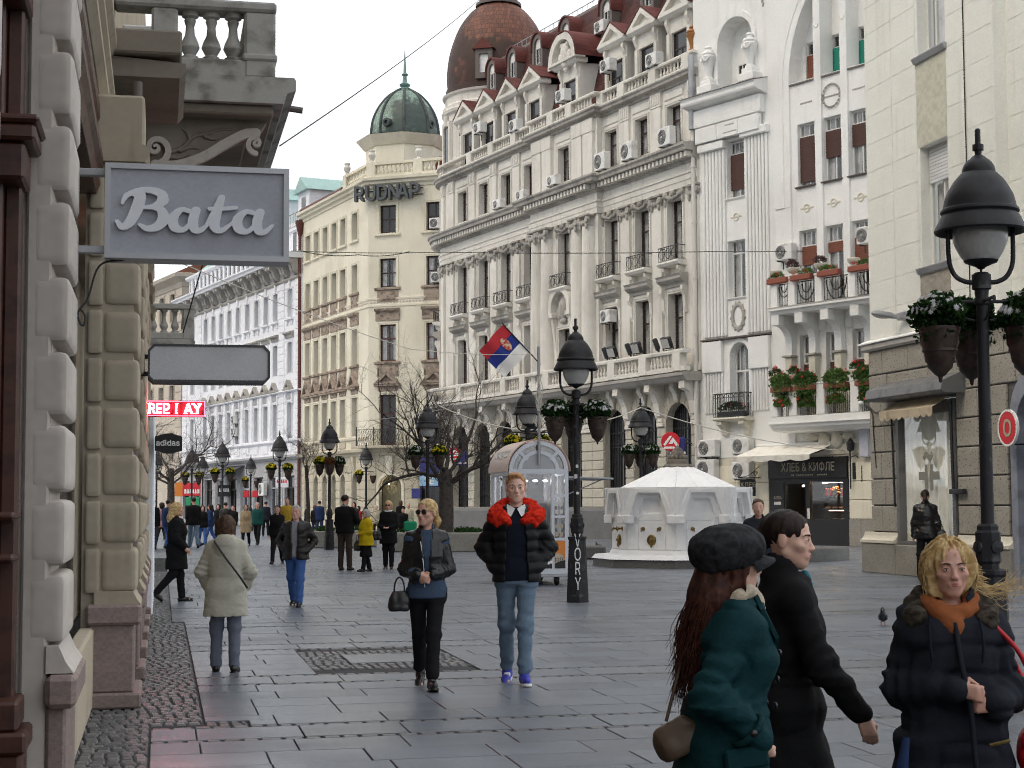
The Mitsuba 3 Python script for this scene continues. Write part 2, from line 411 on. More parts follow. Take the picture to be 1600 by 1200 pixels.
leafmat('petal_yellow',(0.75,0.60,0.03));leafmat('petal_white',(0.72,0.72,0.72));leafmat('petal_red',(0.62,0.045,0.05))
leafmat('dry',(0.13,0.06,0.03));leafmat('heather',(0.10,0.06,0.06))
mat('bark',grime((0.070,0.060,0.054),(0.032,0.028,0.026),14.0),0.85,0.2)
mat('terracotta',(0.24,0.075,0.05),0.7,0.3)
leafmat('leaf_mid',(0.065,0.12,0.035))
# ---- ground
SA,CA_=math.sin(math.radians(12)),math.cos(math.radians(12))
LW=np.eye(4);LW[:3,0]=(-SA,CA_,0);LW[:3,1]=(-CA_,-SA,0)
def sd(s,d):return np.array([-SA*s+CA_*d,CA_*s+SA*d])
g=structure('ground','wet grey paved pedestrian street')
put(g,MB().box(-900,900,-300,2500,-0.9,-0.016),'m_joint')
far=structure('far_pavement','distant wet grey paving towards the street end')
S_FAR=50.0
_far=MB();_far.ext(Polygon([(S_FAR,-60),(320,-60),(320,60),(S_FAR,60)]),0,0.012)
_v,_f=_far.arr();_v=np.c_[_v[:,0],_v[:,2],-_v[:,1]]
put(far,(_v,_f),'m_farpave',T=LW)
pave=structure('pavement','wet grey stone slabs with strips of small cobbles')
def in_view(s,d,m=1.2):
 x,y=sd(s,d);return y>1 and abs(x)<0.3105*y+m
strips=[]
s=7.85
while s<S_FAR:strips+=[s,s+0.68];s+=3.42
slabs,cobbles=[],[]
edges=[7.0]+[x for q in strips for x in(q,q+0.115)]+[S_FAR]
def cobble_edge(s):
 return-0.06 if s<12.25 else(0.32 if s<22.7 else 0.16)
INSET=(15.95,17.85,1.43,2.98)
INS_IN=(16.45,17.35,1.85,2.60)
r_=random.Random(3)
for i in range(0,len(edges)-1):
 a,b=edges[i],edges[i+1]
 strip=any(abs(a-q)<1e-6 for q in strips)
 n=1 if strip else max(1,round((b-a)/0.56))
 for k in range(n):
  s0,s1=a+(b-a)*k/n,a+(b-a)*(k+1)/n
  d=cobble_edge((s0+s1)/2)+0.005
  w0=True
  while d<24:
   w=r_.uniform(0.10,0.16)if strip else(r_.uniform(0.3,0.8)if w0 else r_.choice([0.72,0.72,0.8,0.62]))
   w0=False
   if in_view((s0+s1)/2,d+w/2):
    (cobbles if strip else slabs).append((s0,s1,d,d+w))
   d+=w
for q in list(slabs):
 if q[1]>INSET[0]and q[0]<INSET[1]and q[3]>INSET[2]and q[2]<INSET[3]:
  slabs.remove(q)
  for(a,b)in((q[2],min(q[3],INSET[2])),(max(q[2],INSET[3]),q[3])):
   if b-a>0.06:slabs.append((q[0],q[1],a,b))
def cob_field(s0,s1,d0,d1,c=0.085):
 s=s0
 while s<s1-0.04:
  d=d0+r_.uniform(-0.02,0.0)
  while d<d1-0.03:
   w=min(c*r_.uniform(0.85,1.2),d1-d)
   cobbles.append((s,min(s+0.115,s1),d,d+w));d+=w
  s+=0.115
s_lo=INSET[0]
cob_field(INSET[0],INSET[1],INSET[2],INS_IN[2]);cob_field(INSET[0],INSET[1],INS_IN[3],INSET[3])
cob_field(INSET[0],INS_IN[0],INS_IN[2],INS_IN[3]);cob_field(INS_IN[1],INSET[1],INS_IN[2],INS_IN[3])
slabs+=[(INS_IN[0],INS_IN[1],INS_IN[2],INS_IN[3])]
cob_field(8.0,12.25,-0.66,-0.06);cob_field(12.25,22.7,-0.66,0.32);cob_field(22.7,40.0,-0.66,0.16);cob_field(12.075,12.32,0.33,0.63)
slabs=[r for q in slabs for r in([q]if not(q[0]<12.25 and q[1]>12.1 and q[2]<0.6)else[(12.325,*q[1:])]+([(q[0],12.325,0.64,q[3])]if q[3]>0.72 else[]))]
slabs.sort(key=lambda q:math.hypot(*sd((q[0]+q[1])/2,(q[2]+q[3])/2)));cobbles.sort(key=lambda q:math.hypot(*sd((q[0]+q[1])/2,(q[2]+q[3])/2)))
def slab_mesh(m,q,gap,b,top):
 s0,s1,d0,d1=q
 tilt=r_.uniform(-1,1)*0.0012,r_.uniform(-1,1)*0.0012
 T=tr((s0+s1)/2,-(d0+d1)/2,0)@rotx(tilt[0])@roty(tilt[1])
 m.bev(-(s1-s0)/2+gap,(s1-s0)/2-gap,-(d1-d0)/2+gap,(d1-d0)/2-gap,-0.035,top,b,T)
for i,q in enumerate(slabs[:300]):
 m=MB();slab_mesh(m,q,0.004,0.004,r_.uniform(-0.002,0.002));part(pave,'slab',m,f'm_slab{r_.choice((0, 0, 1, 2))}',T=LW)
for j in range(3):
 m=MB()
 for q in slabs[300+j::3]:slab_mesh(m,q,0.004,0.004,r_.uniform(-0.002,0.002))
 part(pave,'slab_field',m,f'm_slab{j}',T=LW,kind='stuff')
def cob_mesh(m,q):
 s0,s1,d0,d1=q
 T=tr((s0+s1)/2,-(d0+d1)/2,0)@rotx(r_.uniform(-1,1)*0.022)@roty(r_.uniform(-1,1)*0.022)@rotz(r_.uniform(-1,1)*0.022)
 m.bev(-(s1-s0)/2+0.005,(s1-s0)/2-0.005,-(d1-d0)/2+0.005,(d1-d0)/2-0.005,-0.05,r_.uniform(-0.004,0.002),0.013,T)
for i,q in enumerate(cobbles[:300]):
 m=MB();cob_mesh(m,q);part(pave,'cobble',m,f'm_cobble{r_.choice((0, 1, 2))}',T=LW)
for j in range(3):
 m=MB()
 for q in cobbles[300+j::3]:cob_mesh(m,q)
 part(pave,'cobble_field',m,f'm_cobble{j}',T=LW,kind='stuff')
# ---- facade helpers
_cache={}
def cached(keyt,fn):
 if keyt not in _cache:_cache[keyt]=fn()
 return _cache[keyt]
def rect(x0,x1,z0,z1):return sbox(x0,z0,x1,z1)
def wavy_sheet(x0,x1,z0,z1,y,amp=0.03,waves=5,n=24):
 xs=np.linspace(x0,x1,n);ys=y+amp*np.sin((xs-x0)/max(x1-x0,1e-6)*waves*2*PI)
 v=np.vstack([np.c_[xs,ys,np.full(n,z0)],np.c_[xs,ys,np.full(n,z1)]])
 f=[[i,i+1,n+i+1]for i in range(n-1)]+[[i,n+i+1,n+i]for i in range(n-1)]
 return v,np.array(f)
def win_shape(w,h,head,n=10):
 if head=='arch':return arch(-w/2,w/2,0,h-w/2,n)
 return rect(-w/2,w/2,0,h)
def window(b,F,x,z,w,h,frame='frame_dark',depth=0.28,bars=(1,0.68),head='flat',curtain=0,blind=None,blind_h=0.5,sill=None,surround=None,wall='bank',fw=0.06,toplights=0,dark=False,label=None,name='window',sr=(0.16,0.05)):
 """opening centred on x, bottom at z. parts: window > pane, sill, surround, curtain, blind"""
 def build():
  out={}
  P=win_shape(w,h,head)
  f=P.difference(P.buffer(-fw,join_style=2))
  nb,tz=bars
  bar=[]
  if tz:bar.append(rect(-w/2,w/2,h*tz-fw/2,h*tz+fw/2))
  for i in range(nb):
   cx=-w/2+w*(i+1)/(nb+1);bar.append(rect(cx-fw*0.45,cx+fw*0.45,0,h if not toplights else h*tz))
  for i in range(toplights):
   cx=-w/2+w*(i+1)/(toplights+1);bar.append(rect(cx-fw*0.25,cx+fw*0.25,h*tz,h))
  f=unary_union([f]+[q.intersection(P)for q in bar])
  out['frame']=shape(MB().ext(f,depth,depth+0.06),'m_'+frame)
  m=MB();tri=trimesh.creation.triangulate_polygon(P.buffer(-0.02),engine='earcut');v=np.array(tri[0])
  m.add(np.c_[v[:,0],np.full(len(v),depth+0.03),v[:,1]],np.array(tri[1])[:,::-1])
  out['pane']=shape(m,'m_glass_dark' if dark else 'm_pane')
  if curtain:
   m=MB();k=w*(0.46 if curtain==2 else 0.30)
   for sgn in((-1,1)if curtain!=3 else()):
    m.add(*wavy_sheet(sgn*w/2*1.02,sgn*(w/2-k),0.02,h*1.0,depth+0.16,0.025,4))
   if curtain==3:m.add(*wavy_sheet(-w/2,w/2,0.02,h*0.7,depth+0.16,0.025,8,50))
   out['curtain']=shape(m,'m_curtain')
  if blind:
   bh=h*blind_h;top=h*(tz if toplights else 1.0)-0.02
   out['blind']=shape(MB().box(-w/2+fw*0.6,w/2-fw*0.6,depth-0.045,depth-0.015,top-bh,top),'m_'+blind)
  if sill:
   so,sh,sw=sill
   out['sill']=shape(MB().mold([(-so,-sh*0.35),(-so,0),(depth,0.02),(depth,-sh),(-so*0.4,-sh)],-w/2-sw,w/2+sw),'m_'+wall)
  if surround:
   sw,so=sr
   if head=='arch':O=arch(-w/2-sw,w/2+sw,0,h-w/2,14)
   else:O=rect(-w/2-sw,w/2+sw,0,h+sw)
   m=MB().ext(O.difference(P.union(rect(-w/2,w/2,-1,0.001))),-so,0.03)
   if head!='arch':m.ext(rect(-w/2-sw,w/2+sw,0,h+sw).difference(rect(-w/2-sw*0.55,w/2+sw*0.55,-1,h+sw*0.55)),-so-0.03,-so-0.001)
   out['surround']=shape(m,'m_'+surround)
  return out
 parts=cached(('win',w,h,frame,depth,bars,head,curtain,blind,blind_h,sill,surround,wall,fw,toplights,dark,sr),build)
 T=F@tr(x,0,z)
 k=part(b,name,parts['frame'],None,T=T,label=label)
 for s,d in parts.items():
  if s!='frame':part(k,s,d,None,T=T)
 return k
def wall(b,F,x0,x1,z0,z1,holes,mat,t=0.35,y=0.0,name='wall',poly=None,label=None):
 P=rect(x0,x1,z0,z1)if poly is None else poly
 P=P.difference(unary_union(holes))if holes else P
 return part(b,name,MB().ext(P,y,y+t),'m_'+mat,T=F,label=label)
CORNICE=[(0.05,0.0),(-0.06,0.0),(-0.08,0.07),(-0.16,0.12),(-0.2,0.2),(-0.38,0.24),(-0.4,0.33),(-0.46,0.4),(-0.46,0.46),(0.05,0.52)]
def cornice(m,x0,x1,z,h,out,prof=CORNICE,T=None):
 s=[(y/0.46*out if y<0 else y,z+q/0.52*h)for y,q in prof]
 return m.mold(s,x0,x1,T)
def dentils(m,x0,x1,z0,z1,y0,y1,step,fill=0.55):
 n=max(1,int((x1-x0)/step))
 for i in range(n):
  c=x0+(i+0.5)*(x1-x0)/n;m.box(c-step*fill/2,c+step*fill/2,y0,y1,z0,z1)
 return m
BALUSTER=[(0.0,0),(0.085,0.0),(0.085,0.07),(0.055,0.10),(0.075,0.17),(0.098,0.26),(0.085,0.36),(0.05,0.52),(0.042,0.70),(0.06,0.82),(0.05,0.86),(0.085,0.90),(0.085,1.0),(0,1.0)]
def balusters(m,x0,x1,z0,h,y,step,r=1.0,seg=8):
 n=max(1,round((x1-x0)/step));p=np.array(BALUSTER)*[r,h]
 for i in range(n):m.lathe(p,(x0+(i+0.5)*(x1-x0)/n,y,z0),seg)
 return m
def balustrade(b,F,x0,x1,z0,h,y,mat,piers,step=0.24,name='balustrade',r=0.8,pw=0.5,t=0.28):
 """one part: rails, with piers and a row of balusters as sub-parts"""
 m=MB().bev(x0,x1,y-t/2,y+t/2,z0,z0+h*0.2,0.02).bev(x0,x1,y-t/2-0.03,y+t/2+0.03,z0+h*0.82,z0+h,0.03)
 k=part(b,name,m,'m_'+mat,T=F)
 px=sorted(piers)
 for p in px:part(k,'pier',MB().bev(p-pw/2,p+pw/2,y-t/2-0.05,y+t/2+0.05,z0+0.003,z0+h+0.012,0.02),'m_'+mat,T=F)
 m=MB();seg=[x0]+px+[x1]
 for a,c in zip(seg[:-1],seg[1:]):
  a2,c2=a+(pw/2 if a!=x0 else 0),c-(pw/2 if c!=x1 else 0)
  if c2-a2>0.25:balusters(m,a2,c2,z0+h*0.19,h*0.65,y,step,r)
 part(k,'baluster_row',m,'m_'+mat,True,T=F,kind='stuff')
 return k
def iron_panel(m,x0,x1,z0,z1,y,step=0.11,scroll=True):
 m.box(x0,x1,y-0.015,y+0.015,z1-0.035,z1).box(x0,x1,y-0.012,y+0.012,z0,z0+0.025)
 n=max(2,int((x1-x0)/step))
 for i in range(n+1):
  x=x0+(x1-x0)*i/n;m.box(x-0.008,x+0.008,y-0.008,y+0.008,z0,z1)
 if scroll:
  h=z1-z0;k=max(2,int((x1-x0)/(h*0.62)))
  for i in range(k):
   c=x0+(i+0.5)*(x1-x0)/k;r=min((x1-x0)/k,h)*0.42
   a=np.linspace(0,2*PI,13);m.tube(np.c_[c+r*np.cos(a),np.full(13,y),(z0+z1)/2+r*np.sin(a)],0.014,4)
 return m
_acs={}
def air_conditioner(F,x,z,y,label,w=0.8,h=0.58,d=0.3,group=None):
 def build():
  o={}
  o['casing']=shape(MB().bev(-w/2,w/2,-d,0,0,h,0.025),'m_acwhite')
  m=MB().lathe([(h*0.40,0),(h*0.40,0.012),(h*0.36,0.02),(h*0.36,0)],seg=20,T=tr(-w*0.14,-d-0.001,h/2)@rotx(PI/2))
  m.lathe([(h*0.36,0.004),(0,0.004)],seg=20,T=tr(-w*0.14,-d-0.001,h/2)@rotx(PI/2))
  o['fan_opening']=shape(m,'m_acdark')
  m=MB()
  for r in(0.12,0.2,0.28,0.35):
   a=np.linspace(0,2*PI,21);m.tube(np.c_[-w*0.14+h*r*np.cos(a),np.full(21,-d-0.02),h/2+h*r*np.sin(a)],0.006,4,cap=False)
  m.lathe([(h*0.06,0),(h*0.06,0.012),(0,0.014)],seg=10,T=tr(-w*0.14,-d-0.014,h/2)@rotx(PI/2))
  o['fan_grille']=shape(m,'m_acwhite')
  o['bracket']=shape(MB().box(-w*0.35,-w*0.31,-d,0.03,-0.04,-0.002).box(w*0.31,w*0.35,-d,0.03,-0.04,-0.002).box(-w*0.35,-w*0.31,0.0,0.03,-0.3,-0.04).box(w*0.31,w*0.35,0.0,0.03,-0.3,-0.04),'m_acdark')
  return o
 parts=cached(('ac',w,h,d),build)
 k=thing('air_conditioner',label,'air conditioner',group)
 T=F@tr(x,y,z)
 for s,dd in parts.items():part(k,s,dd,None,T=T)
 return k
def stroke(pts,r0,r1=None,n=None,bold=None):
 """a brush stroke: circles along a smooth curve, width from r0 to r1, as a polygon"""
 p=smoothline(pts,8);k=len(p)
 r=np.linspace(r0,r0 if r1 is None else r1,k)if bold is None else np.interp(np.linspace(0,1,k),np.linspace(0,1,len(bold)),bold)
 out=[]
 for i in range(k-1):
  out.append(unary_union([Point(p[i]).buffer(r[i],6),Point(p[i+1]).buffer(r[i+1],6)]).convex_hull)
 return unary_union(out)
def letters(txt,h,depth=0.004,bold=False,center=True):
 m=meshkit.text_mesh(txt,h,depth,bold);v=np.array(m.vertices)
 if center:v[:,0]-=(v[:,0].min()+v[:,0].max())/2
 w=MB();w.add(np.c_[v[:,0],-v[:,2],v[:,1]],np.array(m.faces))
 return w
def leaf_cloud(n,c,r,size,seed=0,up=0.4,squash=1.0):
 """n small leaf quads scattered in an ellipsoid shell"""
 g=np.random.default_rng(seed)
 d=g.normal(size=(n,3));d/=np.linalg.norm(d,axis=1,keepdims=True);d[:,2]=np.where(d[:,2]<-0.35,-d[:,2],d[:,2])
 rad=g.uniform(0.45,1.0,n)**0.6*(0.75+0.5*meshkit.noise(d*2.3+seed))
 p=np.asarray(c)+d*rad[:,None]*np.asarray(r)
 t=g.normal(size=(n,3))+d*0.6+[0,0,up];t/=np.linalg.norm(t,axis=1,keepdims=True)
 a=np.cross(t,g.normal(size=(n,3)));a/=np.linalg.norm(a,axis=1,keepdims=True)
 s=size*g.uniform(0.6,1.3,n)[:,None]
 v=np.stack([p-t*s*0.5,p+a*s*0.35,p+t*s*0.6,p-a*s*0.35],1).reshape(-1,3)
 i=np.arange(n)[:,None]*4
 return v,np.vstack([i+[0,1,2],i+[0,2,3]])
def flower_cloud(n,c,r,size,seed=0,petals=7):
 g=np.random.default_rng(seed+99);v,f,k=[],[],0
 for i in range(n):
  d=g.normal(size=3);d[2]=abs(d[2])*0.8+0.05;d/=np.linalg.norm(d)
  p=np.asarray(c)+d*np.asarray(r)*g.uniform(0.92,1.12)
  a=np.cross(d,g.normal(size=3));a/=np.linalg.norm(a);b=np.cross(d,a);s=size*g.uniform(0.7,1.2)
  an=np.arange(petals*2)*PI/petals
  rr=np.where(np.arange(petals*2)%2==0,1.0,0.55)[:,None]*s
  ring=p+rr*(np.cos(an)[:,None]*a+np.sin(an)[:,None]*b)+d*s*0.1
  v+=[p+d*s*0.45,*ring];m=petals*2
  f+=[[k,k+1+j,k+1+(j+1)%m]for j in range(m)];k+=m+1
 return np.array(v),np.array(f)
# ---- left building (near, seen almost edge-on); frame LW: x = s, y = -d
lb=thing('stone_building','weathered beige stone building with bulging rusticated piers filling the left edge','building')
JZ=[0.87,1.25,1.62,1.99,2.36,2.74,3.12,3.51,3.89,4.27]
part(lb,'wall',MB().box(-3,3.6,0.62,1.2,0,16).box(4.95,60,1.15,1.7,0,16),'m_leftcream',T=LW)
part(lb,'upper_wall',MB().box(9.45,60,0.58,1.14,4.75,16).box(4.95,9.45,0.60,1.14,5.4,16),'m_leftcream',T=LW)
def cushion(m,s0,s1,y0,y1,z0,z1,r=0.06,bulge=0.02):
 """a pillowed stone: rounded box"""
 n=5
 prof=[]
 c=np.array([(s0+s1)/2,(y0+y1)/2,(z0+z1)/2]);h=np.array([s1-s0,y1-y0,z1-z0])/2
 g=np.linspace(-1,1,11);
 def side(a,b,d,sg):
  u,w=np.meshgrid(g,g,indexing='ij');P=np.zeros((11,11,3));P[...,a]=u;P[...,b]=w;P[...,d]=sg
  q=P*h;core=np.clip(q,-(h-np.minimum(r,h*0.9)),h-np.minimum(r,h*0.9));e=q-core
  L=np.linalg.norm(e/np.minimum(r,h*0.9),axis=-1,keepdims=True)
  e=np.where(L>1,e/np.maximum(L,1e-9),e)
  v=(core+e).reshape(-1,3)+c
  i=np.arange(10);I,J=np.meshgrid(i,i,indexing='ij');k=(I*11+J).ravel()
  f=np.vstack([np.c_[k,k+11,k+12],np.c_[k,k+12,k+1]])
  if sg*(1 if(a,b,d)in((0,1,2),(1,2,0),(2,0,1))else-1)<0:f=f[:,::-1]
  m.add(v,f)
 for(a,b,d)in((0,1,2),(1,2,0),(2,0,1)):
  for sg in(-1,1):side(a,b,d,sg)
 return m
def near_pier(s0,s1,front,full=True):
 """pier with a deep jamb: flat stone strip, pillowed blocks at the corner"""
 k=part(lb,'pier',MB().box(s0+0.03,s1-0.03,front+0.085,front+0.26,0,12.0),'m_leftstone',T=LW)
 part(k,'jamb',MB().bev(s0-0.004,s0+0.5,front+0.09,front+0.215,0,12.0,0.012).bev(s0+0.04,s1-0.04,front+0.2,1.2,0,12),'m_leftstone',T=LW)
 zs=[0.87]+JZ[1:]+[4.65+0.38*i for i in range(6)]
 for a,b in zip(zs[:-1],zs[1:]):
  part(k,'block',cushion(MB(),s0-0.006,s1,front,front+0.2,a+0.020,b-0.020,0.042),'m_leftstone',True,T=LW)
 part(k,'base_moulding',MB().mold([(front+0.09,0.88),(front+0.03,0.88),(front-0.005,0.80),(front-0.045,0.745),(front+0.09,0.745)],s0-0.02,s1+0.02),'m_leftstone',T=LW)
 part(k,'pedestal_cap',MB().bev(s0-0.1,s1+0.08,front-0.06,front+0.088,0.58,0.74,0.025),'m_granite_red',T=LW)
 part(k,'pedestal',MB().bev(s0-0.02,s1+0.02,front-0.01,front+0.086,0.12,0.585,0.015).bev(s0-0.08,s1+0.06,front-0.05,front+0.084,0.0,0.118,0.015),'m_granite_red',T=LW)
near_pier(4.0,4.9,0.455)
near_pier(8.5,9.4,0.455)
def pier(s0,s1,front,detailed=True):
 k=part(lb,'pier',MB().box(s0+0.03,s1-0.03,front+0.05,0.6,0,4.3),'m_leftcream',T=LW)
 r=0.05
 for a,b in zip(JZ[:-1],JZ[1:]):
  part(k,'block',cushion(MB(),s0,s1,front,0.455,a+0.02,b-0.02,r),'m_leftcream',True,T=LW)
  if detailed:part(k,'side_block',cushion(MB(),s0-0.02,s1+0.02,0.457,0.58,a+0.012,b-0.012,0.03),'m_leftcream',True,T=LW)
 part(k,'base_moulding',MB().mold([(0.5,0.9),(front+0.03,0.9),(front+0.0,0.84),(front-0.03,0.80),(0.5,0.80)],s0-0.02,s1+0.02),'m_leftcream',T=LW)
 part(k,'pedestal_cap',MB().bev(s0-0.06,s1+0.06,front-0.035,0.56,0.64,0.80,0.022),'m_granite_red',T=LW)
 part(k,'pedestal',MB().bev(s0+0.0,s1-0.0,front+0.02,0.55,0.12,0.645,0.012).bev(s0-0.07,s1+0.07,front-0.04,0.57,0.0,0.118,0.015),'m_granite_red',T=LW)
 part(k,'capital',MB().bev(s0-0.03,s1+0.03,front-0.02,0.58,4.30,4.82,0.02).mold([(0.55,4.28),(front-0.03,4.28),(front-0.06,4.34),(front-0.06,4.38),(front-0.02,4.42),(0.55,4.42)],s0-0.06,s1+0.06),'m_leftcream',T=LW)
 return k
pier(13.3,14.2,0.175)
for i in range(5):pier(15.4+2.15*i,16.2+2.15*i,0.16,False)
part(lb,'bay_base',MB().bev(9.42,13.33,0.50,0.62,0.0,0.62,0.02),'m_leftcream',T=LW)
d=part(lb,'entrance',MB().box(4.9,8.46,0.95,1.05,0,5.2),'m_wood_red',T=LW)
m=MB()
for(a,b,y0,y1)in((7.7,8.45,0.87,0.95),(8.2,8.44,0.76,0.95),(8.30,8.44,0.68,0.76)):m.bev(a,b,y0,y1,0,5.2,0.012)
part(d,'door_post',m,'m_wood_red',T=LW)
m=MB()
for z0,z1,o in((3.30,3.38,0.10),(3.38,3.42,0.12),(3.12,3.30,0.05),(1.50,1.54,0.03),(1.30,1.34,0.03),(0.42,0.52,0.10),(0.52,0.66,0.06),(0.0,0.42,0.075),(4.0,4.12,0.05)):
 part(d,'post_moulding',MB().bev(8.12-o,8.46,0.70-o,0.80,z0,z1,0.015),'m_wood_red',T=LW)
for i in range(3):part(d,'door_panel',MB().bev(5.3+i*0.85,5.95+i*0.85,0.90,0.96,0.5,2.6,0.03),'m_wood_red',T=LW)
t=part(lb,'shop_front',MB().box(9.45,13.3,0.66,0.76,0.6,4.1),'m_glass_dark',T=LW)
m=MB().mold([(0.75,4.02),(0.52,4.02),(0.49,4.10),(0.52,4.14),(0.47,4.22),(0.47,4.30),(0.75,4.34)],9.42,13.3).mold([(0.8,4.34),(0.58,4.34),(0.54,4.55),(0.50,4.62),(0.50,4.72),(0.8,4.75)],9.42,13.3)
part(t,'transom',m,'m_wood_red',T=LW)
m=MB()
for z in(4.9,5.3,5.9):m.mold([(0.7,z),(0.52,z+0.02),(0.46,z+0.1),(0.46,z+0.16),(0.7,z+0.2)],9.42,20)
part(lb,'string_course',m,'m_leftcream',T=LW)
for i in range(6):
 m=MB();sm=[(0.60,4.8),(0.56,4.8),(0.52,5.4),(0.56,6.0),(0.60,6.0)]
 m.mold(sm,9.6+i*0.55,10.0+i*0.55);part(lb,'carved_panel',m,'m_leftcream',T=LW)
BS0,BS1,BF,BZ=19.0,24.0,-1.49,6.20
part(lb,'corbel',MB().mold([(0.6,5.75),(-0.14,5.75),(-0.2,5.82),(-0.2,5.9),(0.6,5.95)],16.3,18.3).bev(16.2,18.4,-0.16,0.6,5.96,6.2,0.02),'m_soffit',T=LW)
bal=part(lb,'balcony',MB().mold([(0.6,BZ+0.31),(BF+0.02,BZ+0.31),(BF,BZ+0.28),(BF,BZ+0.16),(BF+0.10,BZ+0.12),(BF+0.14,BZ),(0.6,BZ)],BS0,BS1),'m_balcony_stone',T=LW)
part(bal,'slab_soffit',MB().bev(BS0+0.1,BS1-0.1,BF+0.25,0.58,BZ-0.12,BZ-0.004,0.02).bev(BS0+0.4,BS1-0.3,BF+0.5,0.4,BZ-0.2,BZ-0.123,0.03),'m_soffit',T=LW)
part(bal,'gutter',MB().tube([(20.0,BF+0.1,BZ+0.2),(20.0,BF-0.16,BZ+0.17)],0.04,8),'m_pipe_dark',T=LW)
b_y=BF+0.42
part(bal,'plinth_rail',MB().bev(BS0+0.12,BS0+0.42,-1.24,0.58,BZ+0.313,BZ+0.53,0.02).bev(BS0+0.43,BS1,-1.25,-0.95,BZ+0.313,BZ+0.53,0.02),'m_balcony_stone',T=LW)
part(bal,'handrail',MB().bev(BS0+0.08,BS0+0.46,-1.27,0.58,7.30,7.42,0.03).bev(BS0+0.46,BS1,-1.28,-0.92,7.302,7.42,0.03),'m_balcony_stone',T=LW)
for y0,y1 in((-1.26,-0.90),(-0.14,0.16)):
 part(bal,'pier',MB().bev(BS0+0.1,BS0+0.44,y0,y1,BZ+0.315,7.298,0.03).bev(BS0+0.07,BS0+0.47,y0-0.02,y1+0.02,6.72,6.80,0.02)if y0<-1 else MB().bev(BS0+0.1,BS0+0.44,y0,y1,BZ+0.315,7.298,0.03),'m_balcony_stone',T=LW)
bp=np.array(BALUSTER)*[1.16,0.57]
for y in(-0.28,-0.525,-0.775):part(bal,'baluster',MB().lathe(bp,(BS0+0.27,y,BZ+0.53),18),'m_balcony_stone',35,T=LW)
for i in range(12):part(bal,'baluster',MB().lathe(bp,(BS0+0.75+0.28*i,-1.1,BZ+0.53),12),'m_balcony_stone',35,T=LW)
def console(s0,s1):
 top=[(0.45,6.05),(-1.25,6.05)]
 sc=smoothline([(0.30,5.70),(0.22,5.56),(0.02,5.47),(-0.22,5.50),(-0.52,5.66),(-0.82,5.83),(-1.05,5.88)],6)
 body=Polygon([(0.5,6.1),(0.5,5.6)]+[tuple(q)for q in sc]+[(-1.12,5.98),(-1.2,6.1)])
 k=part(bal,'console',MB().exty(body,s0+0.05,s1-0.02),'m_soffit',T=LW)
 m=MB()
 def vol(c,r,turns,sgn,w):
  a=np.linspace(0,turns*2*PI,40);rr=r*np.exp(-a*0.22)
  pts=np.c_[c[0]+rr*np.cos(sgn*a-PI/2),c[1]+rr*np.sin(sgn*a-PI/2)]
  for i in range(39):
   t=i/39;q=LineString(pts[i:i+2]).buffer(w*(1-0.6*t),cap_style=1);m.exty(q,s0-0.02-0.02*t,s0+0.06)
 vol((0.10,5.70),0.20,1.6,-1,0.038)
 vol((-1.05,5.80),0.12,1.5,1,0.03)
 rib=smoothline([(0.10,5.50),(-0.12,5.50),(-0.42,5.60),(-0.72,5.79),(-0.92,5.90),(-1.05,5.92)],6)
 m.exty(LineString(rib).buffer(0.055,cap_style=1),s0-0.03,s0+0.06)
 part(k,'volute',m,'m_leftstone',30,T=LW)
 m=MB()
 for pts in([(-0.05,5.66),(-0.20,5.72),(-0.34,5.86),(-0.50,5.90),(-0.62,5.95),(-0.78,5.96)],[(-0.16,5.68),(-0.30,5.73),(-0.40,5.72)],[(-0.30,5.80),(-0.26,5.90),(-0.20,5.95)],[(-0.45,5.87),(-0.56,5.84),(-0.64,5.86)],[(0.02,5.62),(-0.16,5.60),(-0.30,5.66)]):
  p=smoothline(pts,5);m.tube(np.c_[np.full(len(p),s0+0.045),p],np.linspace(0.03,0.012,len(p)),6)
 part(k,'leaf_carving',m,'m_soffit',True,T=LW)
console(19.35,19.75);console(23.0,23.4)
b2=part(lb,'balcony',MB().mold([(0.6,6.5),(-0.9,6.5),(-0.96,6.42),(-0.9,6.32),(-0.8,6.2),(0.6,6.2)],50,56),'m_balcony_stone',T=LW)
part(b2,'pier',MB().bev(50.05,50.4,-0.93,-0.6,6.503,7.5,0.02),'m_balcony_stone',T=LW)
part(b2,'handrail',MB().bev(50.0,50.4,-0.95,0.6,7.40,7.56,0.02).bev(50.4,56,-0.95,-0.6,7.402,7.56,0.02),'m_balcony_stone',T=LW)
part(b2,'plinth_rail',MB().bev(50.05,50.35,-0.598,0.6,6.503,6.70,0.02),'m_balcony_stone',T=LW)
for i in range(3):part(b2,'baluster',MB().lathe(np.array(BALUSTER)*[1.25,0.7],(50.2,-0.36+0.32*i,6.70),12),'m_balcony_stone',35,T=LW)
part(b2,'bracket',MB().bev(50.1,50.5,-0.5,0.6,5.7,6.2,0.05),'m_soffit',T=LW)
part(lb,'shop_wall',MB().bev(24.2,30,0.10,0.6,0,3.0,0.02),'m_farwhite',T=LW)
part(lb,'pipe',MB().tube([(14.75,0.24,0.0),(14.75,0.24,5.3)],0.045,8),'m_pipe_dark',True,T=LW)
ac=thing('air_conditioner','grey louvred air conditioner behind the stone balusters of the balcony at top left','air conditioner')
part(ac,'casing',MB().bev(19.9,20.3,0.02,0.5,6.55,7.3,0.02),'m_acwhite',T=LW)
m=MB()
for i in range(9):m.box(19.885,19.91,0.06,0.46,6.62+i*0.072,6.65+i*0.072)
part(ac,'louvre',m,'m_acdark',T=LW,kind='stuff')
